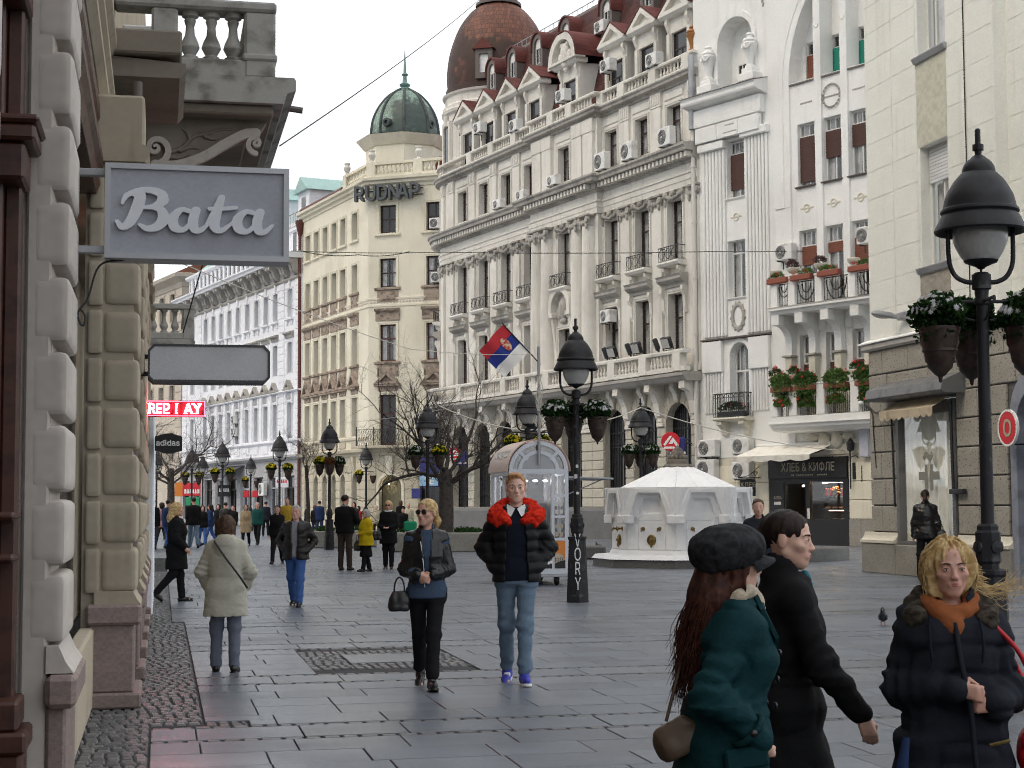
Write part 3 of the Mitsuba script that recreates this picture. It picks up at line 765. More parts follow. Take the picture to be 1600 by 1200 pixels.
# ---- signs on the left wall; each faces the camera: x = d, z up
def sgn_frame(s,d=0.0,z=0.0):return np.array([[CA_,-SA,0,-SA*s+CA_*d],[SA,CA_,0,CA_*s+SA*d],[0,0,1,z],[0,0,0,1.0]])
F=sgn_frame(9.2)
k=thing('shop_sign','large grey rectangular hanging sign with pale script lettering reading Bata','sign')
part(k,'board',MB().bev(-0.295,0.665,0.0,0.17,2.935,3.42,0.006),'m_sign_grey',T=F)
fr=rect(-0.315,0.685,2.915,3.44).difference(rect(-0.285,0.655,2.945,3.41))
part(k,'frame',MB().ext(fr,-0.018,0.19).box(-0.312,0.682,0.172,0.186,2.918,3.437),'m_sign_edge',T=F)
for z in(2.97,3.40):part(k,'bracket',MB().bev(-0.47,-0.312,0.06,0.11,z-0.02,z+0.02,0.004).bev(-0.475,-0.462,0.0,0.17,z-0.09,z+0.07,0.004),'m_zinc',T=F)
def bata():
 S=[]
 S.append(stroke([(0.20,0.98),(0.30,1.00),(0.26,0.72),(0.14,0.40),(0.02,0.30),(-0.06,0.42)],0.05,bold=[0.03,0.09,0.10,0.085,0.06,0.035]))
 S.append(stroke([(0.02,0.80),(0.10,0.98),(0.36,1.10),(0.62,1.04),(0.66,0.88),(0.54,0.76),(0.36,0.72)],0.05,bold=[0.025,0.05,0.055,0.08,0.095,0.06,0.03]))
 S.append(stroke([(0.42,0.74),(0.62,0.70),(0.68,0.50),(0.58,0.33),(0.42,0.28),(0.30,0.36)],0.05,bold=[0.03,0.07,0.10,0.085,0.06,0.03]))
 def a(x):
  S.append(stroke([(x+0.36,0.66),(x+0.18,0.70),(x+0.05,0.52),(x+0.08,0.32),(x+0.22,0.28),(x+0.36,0.46)],0.05,bold=[0.045,0.05,0.085,0.085,0.05,0.03]))
  S.append(stroke([(x+0.42,0.70),(x+0.37,0.48),(x+0.40,0.29),(x+0.50,0.28),(x+0.62,0.42)],0.05,bold=[0.075,0.085,0.075,0.05,0.028]))
 S.append(stroke([(0.64,0.40),(0.72,0.46),(0.80,0.56)],0.04))
 a(0.78)
 S.append(stroke([(1.38,0.42),(1.52,0.74),(1.60,0.98)],0.04,bold=[0.03,0.06,0.05]))
 S.append(stroke([(1.62,1.00),(1.53,0.62),(1.50,0.36),(1.60,0.28),(1.76,0.42)],0.05,bold=[0.05,0.08,0.085,0.055,0.03]))
 S.append(stroke([(1.42,0.74),(1.60,0.74),(1.84,0.78)],0.04))
 S.append(stroke([(1.74,0.40),(1.80,0.46),(1.86,0.54)],0.035))
 a(1.82)
 return unary_union(S).simplify(0.004)
lt=affinity.affine_transform(bata(),[0.336,0,0,0.262,-0.228,3.005])
part(k,'lettering',MB().ext(lt,-0.034,-0.004),'m_sign_letter',T=F,label='pale grey script letters reading Bata')
cb=smoothline([(-0.20,0.08,2.92),(-0.34,0.06,2.88),(-0.40,0.06,2.70),(-0.45,0.05,2.62),(-0.44,0.05,2.56),(-0.42,0.04,2.55),(-0.415,0.04,2.60),(-0.44,0.05,2.64)],6)
part(k,'cable',MB().tube(cb,0.006,5),'m_cable',T=F)
F=sgn_frame(15.5)
k=thing('blank_sign','blank grey hanging sign with cut corners under the lettered board','sign')
octa=Polygon([(-0.085,2.70),(-0.13,2.745),(-0.13,2.99),(-0.075,3.05),(0.93,3.05),(0.985,2.99),(0.985,2.745),(0.94,2.70)])
part(k,'panel',MB().ext(octa.buffer(-0.015),0.0,0.36),'m_sign_blank',T=F)
part(k,'rim',MB().ext(octa.difference(octa.buffer(-0.02)),-0.012,0.40).ext(octa,0.37,0.41),'m_sign_dark',T=F)
part(k,'bracket',MB().bev(-0.2,-0.13,0.1,0.14,2.92,2.96,0.004).bev(-0.2,-0.13,0.1,0.14,2.76,2.80,0.004).box(-0.21,-0.19,0.05,0.19,2.7,3.02),'m_iron',T=F)
F=sgn_frame(20.0)
k=thing('neon_sign','red neon sign box with glowing capital letters reading REPLAY','sign')
part(k,'box',MB().bev(-0.19,0.505,0.0,0.14,2.615,2.805,0.006),'m_neonback',T=F)
scene['m_neonback']=two(pr((0.30,0.008,0.02),0.4,0.5));scene['m_neon']=two(pr((0.5,0.1,0.1),0.5))
m=letters('REP',0.118,0.012,True);v,f=m.arr();v=v*[0.86,1,1]+[-0.03,-0.004,2.652]
n=letters('AY',0.118,0.012,True);v2,f2=n.arr();v2=v2*[0.95,1,1]+[0.36,-0.004,2.652]
lbar=MB().box(0.165,0.178,-0.016,-0.004,2.652,2.77)
mm=MB().add(v,f).add(v2,f2).merge(lbar)
for x0,x1,z in((-0.165,-0.125,2.652),(-0.165,-0.125,2.766),(-0.10,-0.075,2.652),(-0.062,-0.04,2.652),(0.04,0.09,2.652),(0.155,0.19,2.766),(0.155,0.188,2.652),(0.265,0.305,2.652),(0.34,0.375,2.652),(0.345,0.385,2.766),(0.42,0.455,2.766),(0.38,0.425,2.652)):mm.box(x0,x1,-0.016,-0.004,z-0.003,z+0.005)
kk=numbered(k+'__lettering');scene[kk]={**shape(mm,'m_neon',T=F),'emitter':{'type':'area','radiance':col((9.0,2.2,2.6))}}
labels[kk]={'label':'glowing pale red letters reading REPLAY'}
halo=MB()
for dx in(-0.185,0.497):halo.box(dx,dx+0.006,-0.006,0.0,2.62,2.80)
for z in(2.62,2.794):halo.box(-0.185,0.5,-0.006,0.0,z,z+0.006)
kk=numbered(k+'__tube');scene[kk]={**shape(halo,'m_neon',T=F),'emitter':{'type':'area','radiance':col((3.0,0.12,0.2))}}
F=sgn_frame(24.0)
k=thing('black_shop_sign','small black bulging sign with white lowercase lettering reading adidas','sign')
pl=Polygon(np.vstack([smoothline([(-0.09,2.34),(0.10,2.295),(0.29,2.34)],6),smoothline([(0.29,2.54),(0.10,2.585),(-0.09,2.54)],6)]))
part(k,'board',MB().ext(pl,0,0.12),'m_black',T=F)
v,f=letters('adidas',0.078,0.004,True).arr();part(k,'lettering',MB().add(v+[0.09,-0.002,2.41],f),'m_white',T=F)
# ---- right building: pecked stone ground floor, cream upper wall
GF=frame((7.87,37.11),-76.5)
gb=thing('corner_building','cream plastered building with grey pecked stone ground floor at the right edge','building')
STEP=6.05
holes=[rect(3.0,4.18,6.40,8.95),rect(3.0,4.22,10.86,13.6)]
zc=[5.14+0.625*i for i in range(18)]
part(gb,'wall',MB().ext(rect(0.5,STEP,5.1,16.4).difference(unary_union(holes)),0.012,0.34).box(STEP-0.35,16,0.272,0.6,5.1,16.4).box(0.5,0.8,0.34,9,0,16.4),'m_graywall',T=GF)
for a,b_ in zip(zc[:-1],zc[1:]):
 for(x0,x1,y)in((0.5,1.77,0.0),(1.785,2.90,0.0),(4.20,4.95,0.0),(4.965,STEP,0.0)):
  P=rect(x0+0.004,x1-0.004,a+0.007,b_-0.007).difference(unary_union(holes))
  if not P.is_empty:part(gb,'plaster_course',MB().ext(P,y,0.011),'m_graywall',T=GF)
 part(gb,'plaster_course',MB().box(STEP+0.02,12,0.26,0.271,a+0.007,b_-0.007),'m_graywall',T=GF)
part(gb,'return_wall',MB().box(STEP-0.02,STEP+0.016,0.0,0.27,5.12,16.4),'m_graywall',T=GF)
for z0,z1,mm_ in((8.96,10.72,'roughcream'),(5.14,6.26,'roughgrey')):
 part(gb,'spandrel',MB().box(2.92,4.18,0.002,0.02,z0,z1),'m_'+mm_,T=GF)
mat('roughcream',grime((0.56,0.555,0.47),(0.48,0.475,0.39),9.0,0.35,0.7),0.95,0.1,bump=(bump_big,0.004))
mat('roughgrey',grime((0.36,0.335,0.295),(0.28,0.26,0.225),9.0,0.35,0.7),0.95,0.1,bump=(bump_big,0.004))
for z in(10.86,6.40):
 part(gb,'window_sill',MB().mold([(-0.10,-0.02),(-0.10,0.0),(0.28,0.05),(0.28,-0.12),(-0.05,-0.12)],2.90,4.26,T=tr(0,0,z)),'m_zinc',T=GF)
w1=window(gb,GF,3.59,10.88,1.18,2.7,'frame_white',0.24,(2,None),curtain=3,fw=0.07)
w2=window(gb,GF,3.59,6.42,1.18,2.53,'frame_white',0.24,(1,0.78),curtain=3,blind='blind_grey',blind_h=0.30,fw=0.07,label='white framed window with grey roller shutter half lowered')
part(gb,'interior',MB().box(2.6,4.6,0.75,0.80,5.3,13.8).box(1.7,4.35,1.3,1.35,0.5,3.7),'m_room',T=GF)
part(gb,'cable',MB().tube([(4.97,-0.02,16.0),(4.97,-0.02,9.0),(4.98,-0.015,6.2),(4.97,-0.02,5.14)],0.012,5),'m_cable',T=GF)
mat('bandgrey',grime((0.42,0.415,0.40),(0.33,0.325,0.31),5.0),0.85,0.2)
part(gb,'band',MB().mold([(0.1,4.88),(-0.09,4.88),(-0.13,4.92),(-0.13,5.03),(0.1,5.10)],0.28,7.0),'m_bandgrey',T=GF)
part(gb,'flashing',MB().mold([(0.012,5.135),(-0.17,5.06),(-0.17,5.035),(-0.155,5.035),(-0.155,5.052),(0.012,5.12)],0.2,7.02),'m_white',T=GF)
part(gb,'backing_wall',MB().ext(rect(0.45,8.2,0,4.9).difference(unary_union([rect(1.74,4.28,0.66,3.68),arch(6.45,8.0,0,3.1)])),0.03,0.36),'m_granite_dark',T=GF)
rows=[0.90,1.475,2.05,2.63,3.20,3.77,4.34,4.885]
for i,(a,b_)in enumerate(zip(rows[:-1],rows[1:])):
 if b_<3.8:xs=[[(0.44,0.98),(0.98,1.70)],[(0.44,1.16),(1.16,1.70)]][i%2]+[[(4.32,5.15),(5.15,6.25)],[(4.32,5.45),(5.45,6.25)]][i%2]
 elif b_<4.5:xs=[(0.44,1.3),(4.75,5.7),(5.7,6.6),(6.6,7.9)]
 else:xs=[(0.44,1.1),(1.1,2.3),(2.3,3.6),(3.6,4.9),(4.9,6.2),(6.2,7.9)]
 for x0,x1 in xs:
  part(gb,'stone_block',MB().bev(x0+0.012,x1-0.012,-0.03,0.032,a+0.014,b_-0.014,0.014),'m_pecked',T=GF)
part(gb,'lintel_block',MB().bev(1.32,4.73,-0.02,0.032,3.78,4.32,0.012),'m_pecked',T=GF)
for x0,x1 in((0.1,1.72),(4.30,6.42)):
 part(gb,'plinth_ledge',MB().mold([(0.05,0.66),(-0.16,0.66),(-0.16,0.72),(-0.10,0.75),(-0.05,0.82),(-0.03,0.89),(0.05,0.89)],x0,x1),'m_artlow',T=GF)
 part(gb,'plinth',MB().bev(x0,x1,-0.13,0.06,0.0,0.655,0.015),'m_granite',T=GF)
part(gb,'plinth',MB().bev(1.725,4.295,-0.12,0.06,0.0,0.64,0.015),'m_granite',T=GF)
sw=part(gb,'shop_window',MB().ext(rect(1.74,4.28,0.645,3.62).difference(rect(1.86,4.16,0.72,3.36)),-0.06,0.14),'m_steel',T=GF)
mat('steel',grime((0.15,0.15,0.15),(0.10,0.10,0.10),4.0),0.45,0.5,0.3)
mat('drape',grime((0.74,0.75,0.68),(0.64,0.65,0.58),1.5),0.9,0.1)
part(sw,'pane',MB().box(1.86,4.16,0.02,0.022,0.72,3.36),'m_pane',T=GF)
part(sw,'curtain',MB().add(*wavy_sheet(1.3,3.75,0.68,3.4,0.13,0.03,7,80)).add(*wavy_sheet(3.82,4.2,0.68,3.4,0.16,0.03,2,20)),'m_drape',True,T=GF)
mat('decal',(0.20,0.20,0.17),0.5,0.4)
zc_,xc_=2.48,3.05
m=MB();q=smoothline([(2.85,2.43),(2.93,2.52),(3.03,2.50),(3.12,2.45),(3.23,2.54)],6)
m.ext(LineString(q).buffer(0.055,cap_style=2),0.010,0.016)
part(sw,'tilde_sticker',m,'m_decal',T=GF)
cr=unary_union([rect(2.89,3.0,1.78,2.32),rect(2.62,2.98,2.0,2.17)]);cr2=unary_union([rect(3.12,3.23,1.78,2.32),rect(3.14,3.50,2.0,2.17)])
part(sw,'cross_sticker',MB().ext(cr,0.010,0.016),'m_decal',T=GF)
part(sw,'cross_sticker',MB().ext(cr2,0.010,0.016),'m_decal',T=GF)
part(sw,'hood',MB().mold([(0.02,4.13),(-0.10,4.12),(-0.52,3.94),(-0.56,3.76),(-0.46,3.70),(0.02,3.70)],1.32,4.72),'m_steel',T=GF)
def awning_mesh(x0,x1,y0,z0,y1,z1,val,scallops):
 n=scallops*8;xs=np.linspace(x0,x1,n+1);sag=0.012*np.sin(xs*9)
 dz=val*(0.72+0.28*np.abs(np.sin(np.linspace(0,scallops*PI,n+1))))
 rows_=[np.c_[xs,np.full(n+1,y0),np.full(n+1,z0)],np.c_[xs,np.full(n+1,(y0+y1)/2),(z0+z1)/2-0.02+sag],np.c_[xs,np.full(n+1,y1),np.full(n+1,z1)],np.c_[xs,y1+0.01+sag,z1-dz]]
 v=np.vstack(rows_+[r+[0,0.006,0.006]for r in rows_]);f=[]
 for o in(0,4):
  for r in range(3):
   for i in range(n):
    a=(o+r)*(n+1)+i;f+=[[a,a+1,a+n+2],[a,a+n+2,a+n+1]]
 return v,np.array(f)
aw=thing('shop_awning','small cream scalloped awning under the grey metal hood of the shop window','awning')
mat('canvas',grime((0.52,0.45,0.34),(0.38,0.32,0.24),5.0),0.9,0.1)
part(aw,'fabric',awning_mesh(1.66,4.05,-0.05,3.68,-0.40,3.46,0.20,9),'m_canvas',40,T=GF)
part(aw,'arm',MB().tube([(1.62,-0.05,1.45),(1.60,-0.08,3.6)],0.022,6),'m_iron',T=GF)
part(aw,'arm',MB().tube([(4.24,-0.08,1.75),(4.22,-0.10,3.6)],0.03,6),'m_iron',T=GF)
part(aw,'crank_box',MB().bev(4.20,4.75,-0.16,-0.06,1.70,1.80,0.01),'m_iron',T=GF)
ar=arch(6.62,8.0,0,2.95);ao=arch(6.40,8.2,0,3.1)
dr_=part(gb,'doorway',MB().ext(ao.difference(ar),-0.06,0.3),'m_bluegrey',T=GF)
mat('bluegrey',grime((0.23,0.25,0.30),(0.17,0.185,0.22),3.0),0.5,0.4)
part(dr_,'door_leaf',MB().ext(arch(6.62,8.0,0.0,2.95),0.22,0.28),'m_glass_dark',T=GF)
k=thing('red_sign','red rounded sign with white edge beside the arched doorway at the right edge','sign')
T=GF@tr(6.52,-0.35,2.9)
part(k,'disc',MB().ext(Polygon(Point(0.33,0).buffer(0.31,12)),-0.02,0.02,roty(0)),'m_red',T=T)
part(k,'edge',MB().ext(Point(0.33,0).buffer(0.34,12).difference(Point(0.33,0).buffer(0.305,12)),-0.026,0.026),'m_white',T=T)
v,f=letters('O',0.3,0.004,True).arr();part(k,'lettering',MB().add(v+[0.33,-0.024,-0.15],f),'m_gold',T=T)
part(k,'bracket',MB().tube([(0.33,0.0,-0.3),(0.33,0.36,-0.3)],0.015,6),'m_iron',T=T)
k=thing('wall_street_light','grey cobra head street light fixed to the cream wall above the shop','street light')
part(k,'arm',MB().bev(2.12,2.46,-0.18,0.02,5.40,5.58,0.03),'m_zinc',T=GF)
hd=MB();hd.ball((0,0,0),(0.30,0.11,0.09),2);v,f=hd.arr();v[:,2]=np.where(v[:,2]<-0.03,-0.03+(v[:,2]+0.03)*0.3,v[:,2])
part(k,'head',(v,f),'m_zinc',40,T=GF@tr(2.02,-0.38,5.52)@rotz(math.radians(72))@roty(math.radians(10)))
part(k,'lens',MB().ball((-0.08,0,-0.03),(0.18,0.08,0.05),2),'m_lamp_glass',True,T=GF@tr(2.02,-0.38,5.52)@rotz(math.radians(72))@roty(math.radians(10)))
k=thing('security_camera','small white dome camera with dangling cables at the corner of the pecked stone wall','camera')
part(k,'dome',MB().ball((0.2,-0.12,3.75),0.06,2),'m_white',True,T=GF)
cb=MB()
for pts in([(0.25,-0.04,3.72),(0.55,-0.08,3.66),(0.75,-0.05,3.52),(1.1,-0.06,3.50)],[(0.3,-0.05,3.7),(0.62,-0.05,3.5),(0.66,-0.05,3.1),(0.72,-0.04,2.5),(0.75,-0.04,2.3)]):
 cb.tube(smoothline(pts,6),0.014,5)
part(k,'cable',cb,'m_cable',T=GF,kind='stuff')
# ---- white building with balconies and the bakery
AF=frame((7.48,64.16),-54.2)
ab=thing('balcony_building','white plastered building with big arch, flowered balconies and black bakery front','building')
ARCH_D=0.55
hl=[rect(1.45,2.42,13.2,15.45),rect(1.45,2.40,9.35,11.55),arch(1.50,2.56,4.75,7.1),arch(1.10,3.02,17.45,19.25)]
big=arch(4.85,15.0,17.0,17.0,40).union(rect(4.85,15.0,3.3,17.01))
part(ab,'wall',MB().ext(rect(-0.35,16.5,3.25,24.5).difference(unary_union(hl+[big])),0,0.34),'m_artwall',T=AF)
bigo=arch(4.05,15.8,17.0,17.0,40).union(rect(4.05,15.8,12.4,17.01))
part(ab,'arch_moulding',MB().ext(bigo.difference(arch(4.55,15.3,17.0,17.0,40).union(rect(4.55,15.3,11,17.01))),-0.05,0.0).ext(arch(4.55,15.3,17.0,17.0,40).union(rect(4.55,15.3,12.4,17.01)).difference(big),-0.025,0.002),'m_artwall',T=AF)
XA=[5.66,6.95,8.22,9.5,10.8]
hb=[]
for x in XA:
 hb+=[rect(x-0.48,x+0.46,13.05,15.40),rect(x-0.48,x+0.42,8.55,11.45),rect(x-0.55,x+0.42,4.5,7.62),rect(x-0.54,x+0.06,17.0,18.55)]
part(ab,'recessed_wall',MB().ext(rect(4.7,15.2,3.3,17.0).difference(unary_union(hb)),0.06,0.40),'m_artwall',T=AF)
part(ab,'arch_back',MB().ext(rect(4.7,15.2,17.001,23.5).difference(unary_union([h for h in hb])),0.62,0.9).box(4.8,15.2,0.06,0.9,16.9,16.995).ext(arch(4.3,15.5,17.002,17.002,40).difference(arch(4.855,14.995,16.9,17.002,40)),0.341,0.95),'m_artwall',T=AF)
for xs,x1 in((6.12,6.46),(7.40,7.73),(8.68,9.02)):
 part(ab,'pilaster',MB().bev(xs,x1,-0.03,0.64,7.7,23.2,0.012),'m_artwall',T=AF)
 m=MB();a=np.linspace(PI,2*PI,9);c=(xs+x1)/2
 m.tube(np.c_[c+0.11*np.cos(a),np.full(9,-0.04),18.9+0.12*np.sin(a)],0.018,5)
 part(ab,'scroll_relief',m,'m_artlow',T=AF)
for z in(8.52,12.98,16.99):
 for x in XA[:3]:pass
for i,x in enumerate(XA[:4]):
 window(ab,AF,x-0.02,13.07,0.96,2.33,'frame_white',0.22,(1,0.80),blind='blind_brown',blind_h=(0.72,0.42,0.34,0.5)[i],toplights=3,fw=0.06,curtain=1,sill=(0.07,0.06,0.05),wall='pipe_dark')
 window(ab,AF,x-0.03,8.6,0.90,2.85,'frame_white',0.22,(1,0.80),blind='blind_red',blind_h=(0.24,0.13,0.30,0.2)[i],toplights=3,fw=0.06,curtain=1)
 window(ab,AF,x-0.06,4.55,0.97,3.07,'frame_white',0.26,(1,0.66),toplights=1,fw=0.07,curtain=1,blind='blind_brown',blind_h=0.1)
 window(ab,AF@tr(0,0.56,0),x-0.24,17.02,0.60,1.53,'frame_white',0.16,(0,0.70),blind=('blind_red','blind_green','blind_green','blind_green')[i],blind_h=0.66,toplights=1,fw=0.05)
part(ab,'arch_sill',MB().box(4.86,15,-0.01,0.05,16.90,16.955),'m_pipe_dark',T=AF)
part(ab,'interior',MB().box(0.5,4.4,0.85,0.9,4.6,20.0).box(4.4,15.2,0.95,1.0,3.6,23.4),'m_room',T=AF)
m=MB();a=np.linspace(0,2*PI,37)
for i in range(18):
 t=np.linspace(a[2*i],a[2*i]+0.25,4);m.tube(np.c_[6.93+0.42*np.cos(t),np.full(4,-0.0),16.15+0.42*np.sin(t)],0.035,5)
m.bev(6.4,7.45,0.03,0.075,16.12,16.18,0.01).bev(5.35,5.95,0.04,0.075,16.12,16.18,0.01).bev(7.9,8.55,0.04,0.075,16.12,16.18,0.01)
part(ab,'ring_ornament',m,'m_bank_dark',True,T=AF,kind='stuff')
for x in(5.6,6.92,8.2):
 m=MB();t=np.linspace(0,2*PI,17);m.tube(np.c_[x+0.14*np.cos(t),np.full(17,0.05),12.25+0.14*np.sin(t)],0.03,5).bev(x-0.32,x+0.32,0.03,0.07,12.22,12.28,0.01)
 part(ab,'small_ornament',m,'m_artlow',T=AF,kind='stuff')
m=MB();t=np.linspace(0,2*PI,17);m.tube(np.c_[1.95+0.14*np.cos(t),np.full(17,-0.01),12.45+0.14*np.sin(t)],0.03,5).bev(1.65,2.25,-0.03,0.01,12.42,12.48,0.01)
part(ab,'small_ornament',m,'m_artlow',T=AF,kind='stuff')
part(ab,'cornice',MB().mold([(0.0,16.88),(-0.25,16.95),(-0.62,17.05),(-0.66,17.12),(-0.66,17.25),(-0.72,17.32),(0.0,17.50)],-0.42,3.72),'m_artwall',T=AF)
part(ab,'cornice_flashing',MB().mold([(0.0,17.53),(-0.75,17.345),(-0.75,17.325),(0.0,17.505)],-0.44,3.75),'m_pipe_dark',T=AF)
m=MB().bev(-0.1,3.6,-0.30,0.0,16.2,16.879,0.02)
for x0,x1 in((0.0,1.2),(1.22,2.4),(2.42,3.5)):m.bev(x0,x1,-0.31,-0.1,15.55,16.15,0.01)
part(ab,'frieze_panel',m,'m_artwall',T=AF,kind='stuff')
for x0,x1,z in((0.1,1.42,15.35),(2.48,3.75,15.55)):
 part(ab,'pilaster_cap',MB().bev(x0-0.08,x1+0.06,-0.24,0.0,z-0.15,z+0.15,0.02),'m_artwall',T=AF)
 m=MB();n=7
 for i in range(n):m.bev(x0+(x1-x0)*i/n+0.025,x0+(x1-x0)*(i+1)/n-0.025,-0.10,0.01,7.9,z-0.15,0.035)
 part(ab,'fluting',m,'m_artwall',T=AF,kind='stuff')
for x0,x1 in((0.05,1.15),(2.62,3.7)):
 part(ab,'pilaster_block',MB().bev(x0,x1,-0.16,0.0,6.55,7.75,0.02),'m_artwall',T=AF)
 m=MB();n=7
 for i in range(n):m.bev(x0+(x1-x0)*i/n+0.025,x0+(x1-x0)*(i+1)/n-0.025,-0.08,0.01,4.95,6.55,0.03)
 part(ab,'fluting',m,'m_artwall',T=AF,kind='stuff')
part(ab,'string_course',MB().mold([(0.01,7.76),(-0.20,7.80),(-0.20,7.84),(0.01,7.88)],0.0,3.75),'m_pipe_dark',T=AF)
part(ab,'niche',MB().ext(arch(0.9,3.2,17.5,19.3,20).difference(arch(1.10,3.02,17.0,19.25,20)),-0.08,0.80).ext(arch(1.0,3.1,17.4,19.3,20),0.7,0.75),'m_artwall',T=AF)
window(ab,AF@tr(0,0.46,0),1.75,17.55,0.5,1.0,'frame_white',0.18,(1,0.6),fw=0.05,dark=True)
URN=[(0,0),(0.17,0),(0.17,0.12),(0.11,0.18),(0.13,0.5),(0.19,0.85),(0.25,1.05),(0.27,1.18),(0.20,1.24),(0.24,1.32),(0.21,1.42),(0.10,1.48),(0.10,1.56),(0.14,1.62),(0.10,1.70),(0,1.72)]
for x in(0.75,3.05):
 k=part(ab,'urn',MB().lathe(np.array(URN)*[1.15,0.80],(x,-0.22,17.95),14),'m_artwall',40,T=AF)
 part(k,'pedestal',MB().bev(x-0.42,x+0.42,-0.5,0.1,17.45,17.75,0.02).bev(x-0.28,x+0.28,-0.42,0.0,17.752,17.95,0.02),'m_artwall',T=AF)
 m=MB()
 for sg in(-1,1):m.tube(smoothline([(x-0.25*sg,-0.40,18.85),(x-0.1*sg,-0.5,18.68),(x,-0.52,18.82)],5),0.03,5)
 part(k,'garland',m,'m_artwall',True,T=AF,kind='stuff')
for z in(13.2,9.35):
 window(ab,AF,1.93,z,0.96,2.22,'frame_white',0.24,(1,0.78),blind='blind_brown' if z>12 else None,blind_h=0.62,toplights=3,fw=0.06,curtain=1,sill=(0.08,0.08,0.06),wall='artwall')
window(ab,AF,2.03,4.78,1.04,2.85,'frame_white',0.26,(1,0.62),head='arch',toplights=3,fw=0.07,curtain=1,surround='artwall',sr=(0.14,0.05))
m=MB();g_=np.random.default_rng(5)
for i in range(26):
 t=i/26*2*PI;c=(1.98+0.30*math.cos(t),-0.02,8.62+0.46*math.sin(t))
 m.ball(c,(0.085,0.05,0.10),1)
 if i%2:m.ball((c[0]+0.09*math.cos(t+.6),-0.03,c[2]+0.1*math.sin(t+.6)),(0.05,0.04,0.06),1)
part(ab,'wreath_ornament',m,'m_bank_dark',True,T=AF,kind='stuff')
m=MB();m.bev(1.7,2.2,-0.325,-0.305,15.98,16.02,0.004).bev(1.6,2.35,-0.325,-0.305,15.70,15.74,0.004)
part(ab,'inscription',m,'m_bank_dark',T=AF,kind='stuff')
m=MB()
for i,z in enumerate((20.25,20.6,20.95,21.3)):m.tube(smoothline([(3.55,-0.01,z),(3.62,-0.03,z+0.12),(3.52,-0.03,z+0.2),(3.6,-0.01,z+0.27)],4),0.03,5)
part(ab,'relief_mark',m,'m_bank_dark',True,T=AF,kind='stuff')
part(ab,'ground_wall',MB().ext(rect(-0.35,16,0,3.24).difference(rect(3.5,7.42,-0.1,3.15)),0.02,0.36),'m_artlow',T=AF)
zs=[0.95,1.62,2.28,2.94]
for a,b_ in zip(zs[:-1],zs[1:]):
 for x0,x1 in((7.44,8.6),(8.6,10.4),(0.0,1.7),(1.7,3.48)):
  part(ab,'wall_panel',MB().bev(x0+0.01,x1-0.01,-0.03,0.022,a+0.012,b_-0.012,0.008),'m_cream',T=AF)
for x0,x1 in((7.44,8.0),(8.0,8.9),(8.9,10.4),(0.0,1.2),(1.2,2.4),(2.4,3.48)):
 part(ab,'plinth_slab',MB().bev(x0+0.004,x1-0.004,-0.06,0.022,0.0,0.93,0.006),'m_granite',T=AF)
part(ab,'grotesque_relief',MB().ball((6.35,-0.04,3.72),(0.28,0.14,0.30),2).ball((6.95,-0.04,3.72),(0.26,0.14,0.30),2).ball((5.75,-0.02,3.85),(0.30,0.09,0.13),2).ball((7.45,-0.02,3.85),(0.30,0.09,0.13),2).ball((6.65,-0.05,3.55),(0.12,0.1,0.12),2),'m_artlow',True,T=AF,kind='stuff')
part(ab,'entablature',MB().box(3.4,16,-0.04,0.03,3.24,3.6),'m_artlow',T=AF)
bk=part(ab,'bakery_front',MB().ext(rect(3.5,7.42,0.0,3.16).difference(unary_union([rect(4.25,5.40,0.05,2.28),rect(5.55,7.15,0.92,2.28)])),-0.02,0.12),'m_black',T=AF)
part(bk,'fascia',MB().bev(3.52,7.40,-0.09,-0.021,2.40,3.14,0.01),'m_black',T=AF)
v,f=letters('ХЛЕБ & КИФЛЕ',0.31,0.006).arr();s_=2.62/(v[:,0].max()-v[:,0].min())
part(bk,'lettering',MB().add(v*[s_,1,1]+[5.52,-0.092,2.66],f),'m_gold',T=AF,label='gold capital letters of the bakery name')
m=MB();g_=random.Random(2)
for x in np.arange(4.55,6.5,0.085):
 if g_.random()<0.75:m.box(x,x+0.05,-0.094,-0.09,2.50,2.545)
part(bk,'small_lettering',m,'m_gold',T=AF,kind='stuff')
part(bk,'pane',MB().box(5.55,7.15,0.05,0.054,0.92,2.28),'m_pane',T=AF)
part(bk,'interior',MB().box(3.5,7.4,1.6,1.65,0,3.1).box(3.5,3.55,0.12,1.6,0,3.1).box(7.37,7.42,0.12,1.6,0,3.1).box(3.5,7.4,0.12,1.6,-0.01,0.02),'m_room',T=AF)
part(bk,'door_frame',MB().ext(rect(4.25,5.40,0.05,2.28).difference(rect(4.33,5.32,0.05,2.2)),0.0,0.1),'m_black',T=AF)
part(bk,'poster',MB().box(5.42,5.54,-0.03,-0.021,0.95,1.32),'m_offwhite',T=AF)
part(bk,'notice',MB().box(3.75,4.10,-0.03,-0.021,1.45,1.56),'m_offwhite',T=AF)
v,f=letters('ХЛЕБ',0.11,0.004).arr();part(bk,'door_lettering',MB().add(v+[3.93,-0.024,1.66],f),'m_gold',T=AF)
for z in(0.95,1.30,1.75):part(bk,'shelf',MB().bev(5.75,7.1,0.35,0.75,z-0.03,z,0.005),'m_black',T=AF)
for x in(6.05,6.80):
 k=thing('red_box',f'red gift box on the {"left" if x < 6.4 else "right"} of the bakery display shelf','box')
 part(k,'carton',MB().bev(x-0.14,x+0.14,0.40,0.6,1.752,2.03,0.01),'m_red',T=AF)
 part(k,'ribbon',MB().bev(x-0.02,x+0.02,0.395,0.605,1.752,2.035,0.005),'m_gold',T=AF)
k=thing('pastry_display','pile of glazed pastries between the red boxes in the bakery window','pastries')
m=MB();g_=random.Random(8)
for i in range(14):m.ball((6.42+g_.uniform(-.2,.2),0.5+g_.uniform(-.08,.08),1.79+i*0.022),(0.09,0.05,0.04),1)
